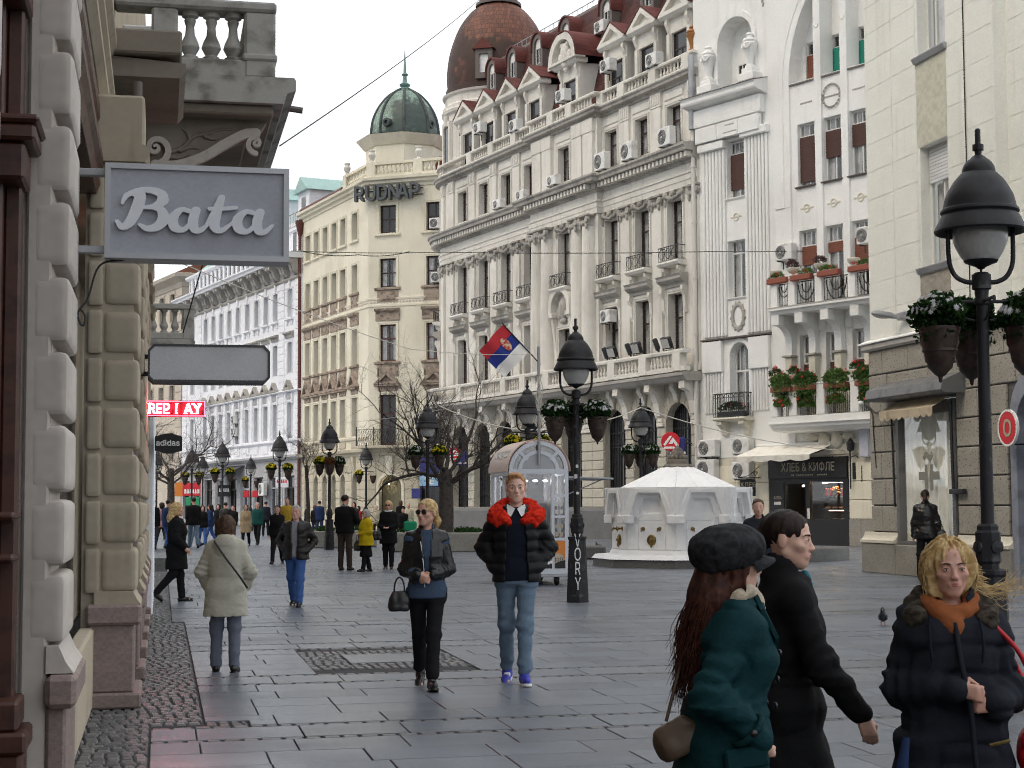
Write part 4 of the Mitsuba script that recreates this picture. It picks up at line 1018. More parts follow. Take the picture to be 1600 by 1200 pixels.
part(k,'pastry',m,'m_pastry',True,T=AF,kind='stuff');mat('pastry',(0.30,0.14,0.045),0.5,0.4)
for i in range(4):k_=part(k,'loaf',MB().ball((5.95+0.33*i,0.5,1.34),(0.13,0.08,0.05),2),'m_pastry',True,T=AF)
def lamp_strip(F,x0,x1,y,z,rad,name,label):
 k=thing(name,label,'lamp')
 part(k,'housing',MB().bev(x0,x1,y-0.03,y+0.03,z,z+0.04,0.008),'m_black',T=F)
 kk=numbered(k+'__tube');scene[kk]={**shape(MB().box(x0+0.02,x1-0.02,y-0.02,y+0.02,z-0.014,z-0.002),'m_white',T=F),'emitter':{'type':'area','radiance':col(rad)}}
lamp_strip(AF,6.15,7.05,0.36,1.24,(22,15,8),'shelf_light','glowing strip light under the bakery display shelf')
lamp_strip(AF,5.75,7.0,0.45,2.24,(14,9,4.5),'ceiling_strip_light','warm strip light at the top of the bakery window')
k=thing('spotlight','tiny white spotlight glowing inside the dark bakery doorway','lamp')
part(k,'housing',MB().tube([(4.98,0.3,2.16),(4.98,0.3,2.3)],0.05,8),'m_black',T=AF)
kk=numbered(k+'__bulb');scene[kk]={**shape(MB().ball((4.98,0.24,2.13),0.035,2),'m_white',T=AF),'emitter':{'type':'area','radiance':col((30,27,20))}}
aw=thing('bakery_awning','white canvas awning rolled out over the black bakery front','awning')
mat('canvas_white',grime((0.64,0.62,0.56),(0.50,0.48,0.43),4.0),0.9,0.1)
part(aw,'fabric',awning_mesh(2.95,6.75,-0.03,3.62,-1.25,3.22,0.22,4),'m_canvas_white',40,T=AF)
part(aw,'cassette',MB().tube([(2.9,-0.05,3.64),(6.8,-0.05,3.64)],0.06,8),'m_white',True,T=AF)
for x in(3.2,6.5):part(aw,'arm',MB().tube([(x,-0.05,3.45),(x,-0.65,3.30),(x,-1.22,3.20)],0.02,6),'m_iron',T=AF)
k=thing('bakery_blade_sign','small black projecting sign with gold letters reading ХЛЕБ on a scrolled bracket','sign')
T=frame((*(AF@[3.1,-0.05,0,1])[:2],),0.0)
part(k,'board',MB().bev(-0.78,-0.20,-0.03,0.03,1.78,2.40,0.01),'m_black',T=T)
v,f=letters('ХЛЕБ',0.17,0.004).arr();part(k,'lettering',MB().add(v*[0.95,1,1]+[-0.49,-0.032,2.12],f),'m_gold',T=T)
part(k,'small_lettering',MB().box(-0.68,-0.30,-0.034,-0.03,1.98,2.03),'m_gold',T=T)
m=MB().tube([(-0.85,0,2.46),(0.0,0,2.46)],0.018,6);t=np.linspace(0,3*PI,30);m.tube(np.c_[-0.2+0.09*np.exp(-t*.08)*np.cos(t),np.zeros(30),2.62+0.09*np.exp(-t*.08)*np.sin(t)],0.014,5).tube(smoothline([(-0.8,0,2.47),(-0.45,0,2.55),(-0.15,0,2.8),(0,0,2.9)],5),0.014,5)
part(k,'bracket',m,'m_iron',True,T=T,kind='stuff')
k=thing('hanging_sign','pair of black hanging boards with a golden emblem right of the bakery','sign')
T=frame((*(AF@[7.75,-0.05,0,1])[:2],),0.0)
part(k,'board',MB().bev(-0.08,0.42,-0.02,0.02,2.34,2.92,0.008),'m_black',T=T)
part(k,'board',MB().bev(0.18,0.70,-0.26,-0.22,2.24,2.80,0.008),'m_black',T=T)
part(k,'emblem',MB().ext(Polygon(smoothline([(0.32,2.60),(0.46,2.64),(0.58,2.56),(0.60,2.46),(0.50,2.44),(0.42,2.52),(0.34,2.54)],4)),-0.27,-0.262),'m_gold',T=T)
m=MB().tube([(-0.15,0,2.0),(-0.15,0,3.4)],0.03,6).tube(smoothline([(-0.15,0,3.1),(0.05,-0.05,3.15),(0.2,-0.05,3.0),(0.45,-0.1,2.95)],5),0.02,5)
m.lathe([(0,0),(0.12,0.04),(0.15,0.3),(0.06,0.42),(0,0.5)],(-0.15,-0.1,3.3),8)
part(k,'bracket',m,'m_iron',T=T,kind='stuff')
k=thing('meter_box','pale grey meter box on the wall beside the pecked stone corner','box')
part(k,'casing',MB().bev(8.15,8.55,-0.25,0.0,3.1,4.1,0.02),'m_lightgrey',T=AF);mat('lightgrey',(0.45,0.46,0.52),0.5,0.4)
def urn_plant(x,y,z,kind,label,F=AF):
 k=thing('flower_urn',label,'planter')
 part(k,'bowl',MB().lathe([(0,0),(0.11,0),(0.11,0.03),(0.04,0.07),(0.06,0.12),(0.17,0.17),(0.22,0.24),(0.24,0.32),(0.21,0.34),(0.18,0.30),(0,0.28)],(x,y,z),14),'m_artlow',40,T=F)
 if kind:part(k,'foliage',leaf_cloud(320,(x,y,z+0.42),(0.26,0.26,0.22),0.07,int(x*10)),'m_heather' if kind=='dry' else 'm_leaf',T=F,kind='stuff')
 return k
DY=-0.85
b1=part(ab,'upper_balcony',MB().mold([(0.0,8.60),(DY-0.12,8.60),(DY-0.16,8.56),(DY-0.16,8.48),(DY-0.05,8.44),(DY,8.34),(0.0,8.34)],4.58,10.2),'m_artwall',T=AF)
part(b1,'slab_edge',MB().mold([(DY-0.1,8.602),(DY-0.175,8.602),(DY-0.175,8.56),(DY-0.162,8.56),(DY-0.1,8.595)],4.56,10.2),'m_bank_dark',T=AF)
bx=[4.78,5.66,6.98,8.55,9.9]
for x in bx:part(b1,'pier',MB().bev(x-0.17,x+0.17,DY-0.06,DY+0.22,8.603,9.55,0.015).bev(x-0.2,x+0.2,DY-0.09,DY+0.25,9.551,9.63,0.015),'m_artwall',T=AF)
for x0,x1 in zip(bx[:-1],bx[1:]):
 m=iron_panel(MB(),x0+0.18,x1-0.18,8.64,9.45,DY+0.08,0.13,False)
 t=np.linspace(PI,2*PI,13);c=(x0+x1)/2;r=(x1-x0)*0.3
 for rr in(1.0,0.55):m.tube(np.c_[c+r*rr*np.cos(t),np.full(13,DY+0.05),9.35+r*1.5*rr*np.sin(t)],0.022,5)
 part(b1,'railing',m,'m_iron',T=AF,kind='stuff')
for i,x in enumerate((5.05,6.22,7.55,9.0)):
 k=thing('flower_box',('leftmost','second','third','rightmost')[i]+' terracotta flower box on the upper balcony railing, counted from the left','planter')
 part(k,'trough',MB().bev(x-0.5,x+0.5,DY-0.20,DY+0.05,9.46,9.66,0.02),'m_terracotta',T=AF)
 part(k,'foliage',leaf_cloud(260,(x+(0.2 if i%2 else-0.1),DY-0.06,9.70),(0.42,0.12,0.16),0.07,i+3),'m_leaf_light',T=AF,kind='stuff')
 part(k,'blossom',flower_cloud(14,(x,DY-0.08,9.72),(0.42,0.12,0.14),0.035,i),'m_petal_red',T=AF,kind='stuff')
for x,kd,lb_ in((4.78,None,'empty stone urn at the left corner of the upper balcony'),(5.66,'dry','stone urn with brown dry plant on the second pier of the upper balcony'),(6.98,'dry','stone urn with brown dry plant on the third pier of the upper balcony'),(8.55,None,'empty stone urn on the fourth pier of the upper balcony')):
 urn_plant(x,DY+0.08,9.632,kd,lb_)
for x in(4.78,5.95,7.2,8.6):
 prof=[(0.05,8.33),(DY+0.05,8.33),(DY+0.05,7.98)]+[(DY+0.05+0.62*math.sin(t),7.98-0.62+0.62*math.cos(t)+0.0)for t in np.linspace(0,PI/2,9)]+[(-0.18,7.0),(-0.18,6.9),(0.05,6.9)]
 k=part(b1,'console',MB().exty(Polygon(prof).buffer(0),x-0.16,x+0.16),'m_artwall',T=AF)
 part(k,'console_block',MB().bev(x-0.2,x+0.2,DY-0.02,DY+0.3,7.95,8.335,0.02),'m_artwall',T=AF)
 part(k,'cap',MB().bev(x-0.24,x+0.24,-0.30,0.03,6.82,6.9,0.01),'m_bank_dark',T=AF)
 part(k,'column',MB().bev(x-0.16,x+0.16,-0.22,0.1,4.45,6.82,0.02),'m_artlow',T=AF)
b2=part(ab,'lower_balcony',MB().mold([(0.0,4.45),(DY-0.12,4.45),(DY-0.14,4.36),(DY-0.05,4.30),(DY-0.02,4.22),(DY+0.15,4.10),(0.0,4.05)],4.5,10.2),'m_artwall',T=AF)
m=MB().bev(4.5,10.2,DY-0.06,DY+0.2,4.452,4.62,0.015);part(b2,'plinth_rail',m,'m_artwall',T=AF)
bx=[4.72,5.66,7.0,8.6,9.9]
for x in bx:part(b2,'pier',MB().bev(x-0.2,x+0.2,DY-0.08,DY+0.22,4.623,5.70,0.02).bev(x-0.22,x+0.22,DY-0.1,DY+0.24,5.701,5.76,0.012),'m_artwall',T=AF)
for i,(x0,x1)in enumerate(zip(bx[:-1],bx[1:])):
 part(b2,'railing',iron_panel(MB(),x0+0.2,x1-0.2,4.62,5.62,DY+0.1,0.09,False).box(x0+0.2,x1-0.2,DY+0.09,DY+0.12,5.4,5.55),'m_iron',T=AF,kind='stuff')
 c=(x0+x1)/2
 k=thing('geranium_box',('leftmost','second','third','rightmost')[i]+' box of red geraniums spilling over the lower balcony, counted from the left','plant')
 part(k,'trough',MB().bev(c-0.5,c+0.5,DY-0.24,DY+0.06,5.50,5.68,0.02),'m_terracotta',T=AF)
 L=MB().add(*leaf_cloud(750,(c,DY-0.1,5.85),(0.60,0.25,0.32),0.10,i+20)).add(*leaf_cloud(900 if i in(1,3)else 500,(c+0.05,DY-0.16,5.05),(0.42,0.16,0.42 if i in(1,3)else 0.28),0.10,i+40))
 part(k,'foliage',L,'m_leaf_light' if i%2==0 else 'm_leaf_mid',T=AF,kind='stuff')
 part(k,'foliage',MB().add(*leaf_cloud(420,(c+0.1,DY-0.18,5.5),(0.5,0.22,0.5),0.09,i+60)),'m_leaf_light',T=AF,kind='stuff')
 part(k,'blossom',MB().add(*flower_cloud(16,(c,DY-0.12,5.95),(0.55,0.25,0.34),0.05,i+7)).add(*flower_cloud(8,(c-0.05,DY-0.3,5.0),(0.3,0.1,0.25),0.06,i+17)),'m_petal_red',T=AF,kind='stuff')
for x,lb_ in((4.72,'leafy stone urn with red geraniums at the left corner of the lower balcony'),(5.66,'leafy stone urn with tall red geraniums on the second pier of the lower balcony'),(8.6,'leafy stone urn with tall red geraniums on the fourth pier of the lower balcony')):
 k=urn_plant(x,DY+0.06,5.762,'leaf',lb_)
 part(k,'blossom',flower_cloud(7,(x,DY,6.35),(0.12,0.12,0.12),0.06,int(x*7)),'m_petal_red',T=AF,kind='stuff')
b3=part(ab,'balconet',MB().mold([(0.0,4.76),(-0.50,4.76),(-0.52,4.70),(-0.46,4.64),(0.0,4.62)],1.0,2.75),'m_artlow',T=AF)
for x in(1.25,2.45):part(b3,'console',MB().exty(Polygon([(0.05,4.62),(-0.42,4.62),(-0.42,4.5),(-0.2,4.35),(-0.12,4.1),(0.05,4.05)]),x-0.14,x+0.14),'m_artlow',T=AF)
m=iron_panel(MB(),1.04,2.70,4.78,5.68,-0.47,0.1,False);m.box(1.03,2.71,-0.485,-0.455,5.5,5.52)
for x in(1.04,2.70):
 for y in np.linspace(-0.47,-0.02,5):m.box(x-0.008,x+0.008,y-0.008,y+0.008,4.78,5.68)
 m.box(x-0.012,x+0.012,-0.48,0.0,5.645,5.68)
for i in range(6):
 t=np.linspace(0,PI,8);c=1.18+0.276*i;m.tube(np.c_[c+0.13*np.cos(t),np.full(8,-0.47),5.52+0.12*np.sin(t)],0.012,4)
part(b3,'railing',m,'m_iron',T=AF,kind='stuff')
k=thing('balconet_flower_box','flower box with mixed red and white blooms inside the small black iron balconet','planter')
part(k,'trough',MB().bev(1.15,2.6,-0.42,-0.18,4.77,4.98,0.02),'m_iron',T=AF)
part(k,'foliage',leaf_cloud(700,(1.88,-0.32,5.12),(0.72,0.18,0.24),0.08,77),'m_leaf',T=AF,kind='stuff')
part(k,'blossom',flower_cloud(12,(2.2,-0.36,5.14),(0.4,0.15,0.2),0.05,3),'m_petal_red',T=AF,kind='stuff')
part(k,'blossom',flower_cloud(8,(1.5,-0.36,5.1),(0.4,0.15,0.2),0.04,8),'m_petal_white',T=AF,kind='stuff')
air_conditioner(AF,4.70,10.42,-0.02,'white air conditioner on the wall left of the upper balcony doors',0.85,0.6)
air_conditioner(AF,8.75,10.48,-0.15,'white air conditioner over the right door of the upper balcony',0.7,0.6)
air_conditioner(AF,2.30,3.36,-0.04,'white air conditioner high on the wall left of the bakery awning',0.95,0.62)
air_conditioner(AF,2.30,2.42,-0.04,'white air conditioner under another one left of the bakery awning',0.95,0.65)
air_conditioner(AF,0.42,3.30,-0.04,'white air conditioner above a grey one beside the drain pipe',1.0,0.66)
air_conditioner(AF,0.36,2.45,-0.04,'grey white air conditioner low beside the drain pipe behind the fountain',1.0,0.75)
# ---- the long ornate building with the red dome
BF_=frame((3.043,73.179),-63.8)
bb=thing('ornate_building','long ornate grey white building with red mansard roof and rusty red corner dome','building')
TU,TR=-14.6,3.1
CB0,CB1,CP=-3.95,2.25,0.30
def bpath(center=True,out=0.0,x1=9.96):
 a=np.linspace(PI,1.5*PI,13)
 p=[(TU-TR,15.0)]+[(TU+TR*math.cos(t),TR+TR*math.sin(t))for t in a]
 if center:p+=[(CB0,0),(CB0,-CP),(CB1,-CP),(CB1,0)]
 return[p_ for p_ in p+[(x1,0)]]
def bmold(name,prof,mat_,center=True,smooth=False,x1=9.96,**k):return part(bb,name,MB().sweep(prof,bpath(center,x1=x1)),'m_'+mat_,smooth,T=BF_,**k)
bays=[8.10,5.52,2.94,-0.85,-4.90,-7.45,-10.0,-12.55]
cx=-0.85
garch=[8.15,5.57,3.0,-0.85,-5.1,-7.7,-10.3,-12.9]
holes_g=[arch(c-0.93,c+0.93,1.35,4.6,12)for c in garch]
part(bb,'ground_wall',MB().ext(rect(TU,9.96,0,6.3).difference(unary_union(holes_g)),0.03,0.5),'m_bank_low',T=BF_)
for c in garch:
 k=part(bb,'arched_window',MB().ext(arch(c-0.93,c+0.93,1.35,4.6,12),0.42,0.46),'m_glass_dark',T=BF_)
 m=MB();A_=arch(c-0.93,c+0.93,1.35,4.6,12)
 m.ext(A_.difference(A_.buffer(-0.08)),0.30,0.36).ext(unary_union([rect(c-0.93,c+0.93,z,z+0.05)for z in(2.0,3.9,4.05,4.5)]+[rect(c-0.04,c+0.04,1.35,5.5)]).intersection(A_),0.30,0.36)
 for i in range(13):
  x=c-0.84+i*0.14;h=4.6+math.sqrt(max(0.0,0.93**2-(x-c)**2));m.box(x-0.012,x+0.012,0.28,0.30,1.35,h)
 part(k,'iron_grille',m,'m_iron',T=BF_,kind='stuff')
 for i in range(9):
  a0,a1=PI*i/9+0.012,PI*(i+1)/9-0.012;r1=1.42 if i!=4 else 1.6
  q=Polygon([(c+r*math.cos(t),4.6+r*math.sin(t))for r,t in((0.94,a0),(0.94,(a0+a1)/2),(0.94,a1),(r1,a1),(r1,a0))])
  q=q.intersection(rect(c-1.27,c+1.27,0,7))
  part(bb,'voussoir',MB().ext(q,-0.03 if i!=4 else-0.12,0.035),'m_bank_low',T=BF_)
 part(bb,'keystone_console',MB().mold([(0.03,6.3),(-0.32,6.3),(-0.34,6.1),(-0.2,5.9),(-0.12,5.62),(0.03,5.55)],c-0.15,c+0.15),'m_bank',T=BF_)
gz=[1.36+0.405*i for i in range(9)]
gs=sorted(garch);edges_=[TU]+[x for c in gs for x in(c-0.94,c+0.94)]+[9.96]
for x0,x1 in zip(edges_[::2],edges_[1::2]):
 for i,(a,b_)in enumerate(zip(gz[:-1],gz[1:])):
  n=1 if x1-x0<1.1 else(2 if x1-x0<2.0 else 3)
  for j in range(n):
   part(bb,'stone_block',MB().bev(x0+(x1-x0)*j/n+0.012,x0+(x1-x0)*(j+1)/n-0.012,-0.03,0.035,a+0.018,b_-0.018,0.02),'m_bank_low',T=BF_)
 for zz in(5.05,):
  part(bb,'impost',MB().bev(x0+0.1,x1-0.1,-0.12,0.03,4.62,4.78,0.02).bev(x0+0.16,x1-0.16,-0.10,0.03,4.80,5.0,0.02),'m_bank',T=BF_)
 xm=(x0+x1)/2
 part(bb,'balcony_console',MB().mold([(0.03,6.3),(-0.70,6.3),(-0.72,6.02),(-0.45,5.9),(-0.28,5.55),(-0.2,5.05),(0.03,5.0)],xm-0.2,xm+0.2),'m_bank',T=BF_)
def tower_wall(z0,z1,r,mat_,name,a0=PI,a1=1.5*PI,seg=14,t=0.3):
 return part(bb,name,MB().lathe([(r,z0),(r,z1),(r-t,z1),(r-t,z0),(r,z0)],(TU,TR,0),seg,a0=a0,a1=a1),'m_'+mat_,40,T=BF_)
tower_wall(0,6.3,TR-0.02,'bank_low','corner_wall')
for i in range(12):tower_wall(1.36+0.405*i+0.02,1.36+0.405*(i+1)-0.02,TR+0.03,'bank_low','corner_course')
part(bb,'side_wall',MB().box(TU-TR,TU-TR+0.4,TR,15,0,18.7),'m_bank_low',T=BF_)
part(bb,'plinth',MB().sweep([(0.10,0),(0.10,1.2),(0.05,1.33),(-0.1,1.33),(-0.1,0)],bpath(False)),'m_granite_dark',T=BF_)
bal_prof=[(-0.1,6.3),(0.72,6.3),(0.78,6.36),(0.86,6.46),(0.92,6.5),(0.92,6.62),(-0.1,6.68)]
part(bb,'balcony_slab',MB().sweep(bal_prof,[p for p in bpath(False)]),'m_bank_dark',T=BF_)
def ring_rail(name,z0,h,out,mat_,pw=0.55,step=0.26,r=0.75,center=True):
 k=bmold(name,[(out-0.16,z0),(out+0.12,z0),(out+0.12,z0+h*0.2),(out-0.16,z0+h*0.2)],mat_,center)
 part(k,'handrail',MB().sweep([(out-0.2,z0+h*0.83),(out+0.14,z0+h*0.83),(out+0.16,z0+h*0.93),(out+0.14,z0+h),(out-0.2,z0+h)],bpath(center)),'m_'+mat_,T=BF_)
 piers=sorted([b+1.29 for b in bays if abs(b-cx)>0.1]+[9.6,CB0-0.15,CB1+0.15,cx-0.9,cx+0.9]);m=MB()
 piers=[p for i,p in enumerate(piers)if i==0 or p-piers[i-1]>0.5]
 for i,p in enumerate(piers):
  y=-(out-0.02)-(CP if center and CB0<=p<=CB1 else 0)
  part(k,'pier',MB().bev(p-pw/2,p+pw/2,y-0.18,y+0.18,z0+0.002,z0+h+0.01,0.02),'m_'+mat_,T=BF_)
  if i:
   a,c=piers[i-1]+pw/2+0.1,p-pw/2-0.1
   if c-a>0.4:
    ym=-(out-0.02)-(CP if center and CB0<=(a+c)/2<=CB1 else 0)
    balusters(m,a,c,z0+h*0.19,h*0.65,ym,step,r,6)
 for t in np.linspace(PI*1.05,PI*1.48,16):
  m.lathe(np.array(BALUSTER)*[r,h*0.65],(TU+(TR+out)*math.cos(t),TR+(TR+out)*math.sin(t),z0+h*0.19),6)
 part(k,'baluster_row',m,'m_'+mat_,True,T=BF_,kind='stuff')
 return k
ring_rail('lower_balustrade',6.68,0.85,0.72,'bank',center=False)
hw=[]
for b in bays:
 if b==cx:hw+=[rect(b-0.55,b+0.55,6.9,9.4),rect(b-0.57,b+0.57,11.3,13.75)]
 else:hw+=[rect(b-0.57,b+0.57,6.9,9.95),rect(b-0.57,b+0.57,11.3,13.75)]
 hw+=[rect(b-0.53,b+0.53,16.05,17.65)]
part(bb,'wall',MB().ext(rect(TU,9.96,6.3,18.5).difference(unary_union(hw+[rect(CB0,CB1,6,19)])),0,0.4).ext(rect(CB0,CB1,6.3,18.5).difference(unary_union(hw)),-CP,0.2),'m_bank',T=BF_)
part(bb,'interior',MB().box(TU,9.9,0.95,1.0,0.5,18.4),'m_room',T=BF_)
tower_wall(6.3,18.5,TR,'bank','corner_wall')
CF=lambda t:BF_@tr(TU,TR,0)@rotz(t)@tr(0,-TR,0)
hood=[(0.02,10.18),(-0.12,10.18),(-0.14,10.30),(-0.30,10.38),(-0.38,10.46),(-0.38,10.56),(-0.44,10.64),(0.02,10.70)]
def bay(F,x,curved=False,center=False):
 y0=-CP if center else 0
 G_=F@tr(0,y0,0)
 cu=1
 window(bb,G_,x,11.32,1.14,2.43,'frame_dark',0.30,(1,0.64),curtain=1,fw=0.075,surround='bank',sr=(0.14,0.04))
 if not center:
  window(bb,G_,x,6.95,1.14,3.0,'frame_dark',0.30,(1,0.68),curtain=1,fw=0.075,surround='bank',sr=(0.15,0.05))
  part(bb,'window_hood',MB().mold(hood,x-0.92,x+0.92),'m_bank_dark',T=G_)
  part(bb,'hood_frieze',MB().bev(x-0.78,x+0.78,-0.06,0.01,10.02,10.18,0.01),'m_bank',T=G_)
  for s in(-1,1):part(bb,'hood_console',MB().mold([(0.01,10.18),(-0.26,10.18),(-0.28,10.0),(-0.16,9.75),(-0.14,9.3),(-0.06,9.1),(0.01,9.05)],x+s*0.80-0.09,x+s*0.80+0.09),'m_bank',T=G_)
 else:
  window(bb,G_,x,6.95,1.1,2.4,'frame_dark',0.30,(1,0.70),curtain=1,fw=0.075,surround='bank',sr=(0.15,0.05))
  o=arch(x-1.0,x+1.0,10.1,10.35,12).difference(arch(x-0.74,x+0.74,10.0,10.3,12))
  part(bb,'arched_hood',MB().ext(o,-0.34,0.01).bev(x-1.02,x-0.62,-0.36,0.0,9.9,10.1,0.02).bev(x+0.62,x+1.02,-0.36,0,9.9,10.1,0.02),'m_bank',T=G_,kind='stuff')
  part(bb,'cartouche',MB().ball((x,-0.08,10.25),(0.36,0.16,0.5),2).ball((x-0.42,-0.06,10.05),(0.18,0.1,0.3),1).ball((x+0.42,-0.06,10.05),(0.18,0.1,0.3),1).ball((x,-0.1,9.72),(0.3,0.1,0.14),1),'m_bank_dark',True,T=G_,kind='stuff')
  for s in(-1,1):part(bb,'hood_console',MB().mold([(0.01,9.9),(-0.26,9.9),(-0.2,9.5),(-0.14,9.0),(-0.05,8.0),(0.01,8.0)],x+s*0.82-0.1,x+s*0.82+0.1),'m_bank',T=G_)
 k=part(bb,'balconette',MB().mold([(0.01,11.22),(-0.42,11.22),(-0.44,11.14),(-0.36,11.04),(0.01,10.98)],x-0.80,x+0.80),'m_bank',T=G_)
 m=iron_panel(MB(),x-0.72,x+0.72,11.23,11.82,-0.38,0.16)
 for s in(-1,1):m.box(x+s*0.72-0.01,x+s*0.72+0.01,-0.38,0.0,11.79,11.82).box(x+s*0.72-0.01,x+s*0.72+0.01,-0.38,0.0,11.23,11.25)
 part(k,'railing',m,'m_iron',T=G_,kind='stuff')
 for s in(-1,1):part(k,'console',MB().mold([(0.01,10.99),(-0.3,10.99),(-0.28,10.85),(-0.12,10.74),(0.01,10.72)],x+s*0.55-0.07,x+s*0.55+0.07),'m_bank',T=G_)
 m=MB();r=random.Random(int(x*10)+50)
 for s in(-1,1):
  m.ball((x+s*0.62,-0.08,13.98),(0.16,0.12,0.16),1).ball((x+s*0.66,-0.06,13.7),(0.08,0.07,0.2),1)
 for i in range(11):
  t=i/10*2-1;m.ball((x+t*0.56,-0.09,13.80+0.16*t*t+r.uniform(-.02,.02)),(0.09,0.09,r.uniform(0.07,0.11)),1)
 m.ball((x,-0.12,13.98),(0.15,0.12,0.15),1)
 part(bb,'garland',m,'m_bank_dark',True,T=G_,kind='stuff')
 window(bb,G_,x,16.07,1.06,1.57,'frame_dark',0.28,(1,0.62),curtain=0 if r.random()<.4 else 1,fw=0.075,surround='bank',sr=(0.12,0.03))
 part(bb,'attic_panel',MB().bev(x-0.72,x+0.72,-0.05,0.01,17.9,18.2,0.02),'m_bank',T=G_)
for b in bays:bay(BF_,b,center=(b==cx))
bay(CF(-0.62),0.0)
def pilaster(F,x,w,y0=0.0):
 G_=F@tr(0,y0,0)
 k=part(bb,'pilaster',MB().bev(x-w/2,x+w/2,-0.12,0.01,7.0,13.65,0.015).bev(x-w/2-0.06,x+w/2+0.06,-0.17,0.01,6.7,7.0,0.02),'m_bank',T=G_)
 capital(k,G_,x,w/2,-0.12)
 part(k,'attic_pilaster',MB().bev(x-w/2,x+w/2,-0.10,0.01,15.9,17.75,0.015).bev(x-w/2-0.04,x+w/2+0.04,-0.13,0.01,17.751,18.35,0.015),'m_bank',T=G_)
 m=MB()
 for i in range(4):m.bev(x-w/2+w*(i+0.2)/4,x-w/2+w*(i+0.8)/4,-0.165,-0.12,17.85,18.28,0.015)
 part(k,'fluting',m,'m_bank',T=G_,kind='stuff')
def capital(k,G_,x,r,y):
 m=MB().bev(x-r-0.07,x+r+0.07,y-0.10,0.0,14.02,14.12,0.02)
 for s in(-1,1):
  m.lathe([(0,-0.07),(0.13,-0.07),(0.13,0.07),(0,0.07)],seg=10,T=tr(x+s*(r+0.0),y-0.04,13.86)@rotx(PI/2))
  m.ball((x+s*r*0.75,y-0.03,13.6),(0.08,0.07,0.16),1)
 for i in range(3):m.ball((x+(i-1)*r*0.55,y-0.05,13.74),(0.09,0.08,0.13),1)
 part(k,'capital',m,'m_bank_dark',30,T=G_,kind='stuff')
for x,w in((6.81,0.72),(4.23,0.72),(-6.18,0.7),(-8.72,0.7),(-11.28,0.7),(9.62,0.62),(-13.85,0.6)):pilaster(BF_,x,w)
pilaster(CF(-1.1),0,0.6);pilaster(CF(-0.14),0,0.5)
for x in(0.62,1.62,-2.32,-3.32):
 k=part(bb,'half_column',MB().lathe([(0.0,7.0),(0.44,7.0),(0.44,7.08),(0.38,7.2),(0.40,7.3),(0.40,9.5),(0.345,13.6),(0,13.6)],(x,-CP-0.05,0),18),'m_bank',40,T=BF_)
 part(k,'pedestal',MB().bev(x-0.47,x+0.47,-CP-0.5,-CP,6.68,7.0,0.02),'m_bank',T=BF_)
 capital(k,BF_@tr(0,-CP-0.05,0),x,0.36,-0.30)
 part(k,'attic_pilaster',MB().bev(x-0.44,x+0.44,-CP-0.16,-CP+0.01,15.9,17.75,0.015).bev(x-0.48,x+0.48,-CP-0.19,-CP,17.751,18.35,0.015),'m_bank',T=BF_)
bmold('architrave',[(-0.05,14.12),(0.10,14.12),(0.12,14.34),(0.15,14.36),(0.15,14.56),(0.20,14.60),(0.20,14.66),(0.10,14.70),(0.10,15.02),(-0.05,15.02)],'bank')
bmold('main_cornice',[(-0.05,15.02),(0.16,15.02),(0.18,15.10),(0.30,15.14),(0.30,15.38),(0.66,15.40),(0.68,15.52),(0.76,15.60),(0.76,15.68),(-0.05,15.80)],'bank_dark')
m=MB()
for x0,x1,yo in((TU,CB0,0),(CB0,CB1,-CP),(CB1,9.96,0)):dentils(m,x0+0.05,x1-0.05,15.16,15.37,yo-0.56,yo-0.29,0.30,0.5)
for t in np.linspace(PI*1.03,PI*1.49,22):m.box(-0.07,0.07,-0.56,-0.29,15.16,15.37,tr(TU,TR,0)@rotz(t-1.5*PI)@tr(0,-TR,0))
part(bb,'dentil_row',m,'m_bank',T=BF_,kind='stuff')
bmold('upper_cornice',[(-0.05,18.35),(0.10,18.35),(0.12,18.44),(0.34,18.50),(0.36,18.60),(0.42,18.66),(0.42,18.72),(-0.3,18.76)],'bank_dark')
ring_rail('roof_balustrade',18.74,0.68,0.12,'bank')
part(bb,'mansard_roof',MB().mold([(0.65,18.7),(0.45,18.75),(1.85,24.55),(2.4,24.75),(9,25.6),(9,18.7)],TU+1.6,9.9),'m_mansard',T=BF_)
part(bb,'roof_edge',MB().mold([(1.95,24.45),(1.86,24.55),(1.90,24.72),(2.2,24.78),(2.5,24.72)],TU+1.4,9.95),'m_pipe_dark',T=BF_)
m=MB()
for i in range(46):m.box(TU+2.4+i*0.5-0.01,TU+2.4+i*0.5+0.01,2.3,2.32,24.7,25.25)
m.box(TU+2.2,9.8,2.29,2.33,25.22,25.25)
part(bb,'snow_guard',m,'m_zinc',T=BF_,kind='stuff')
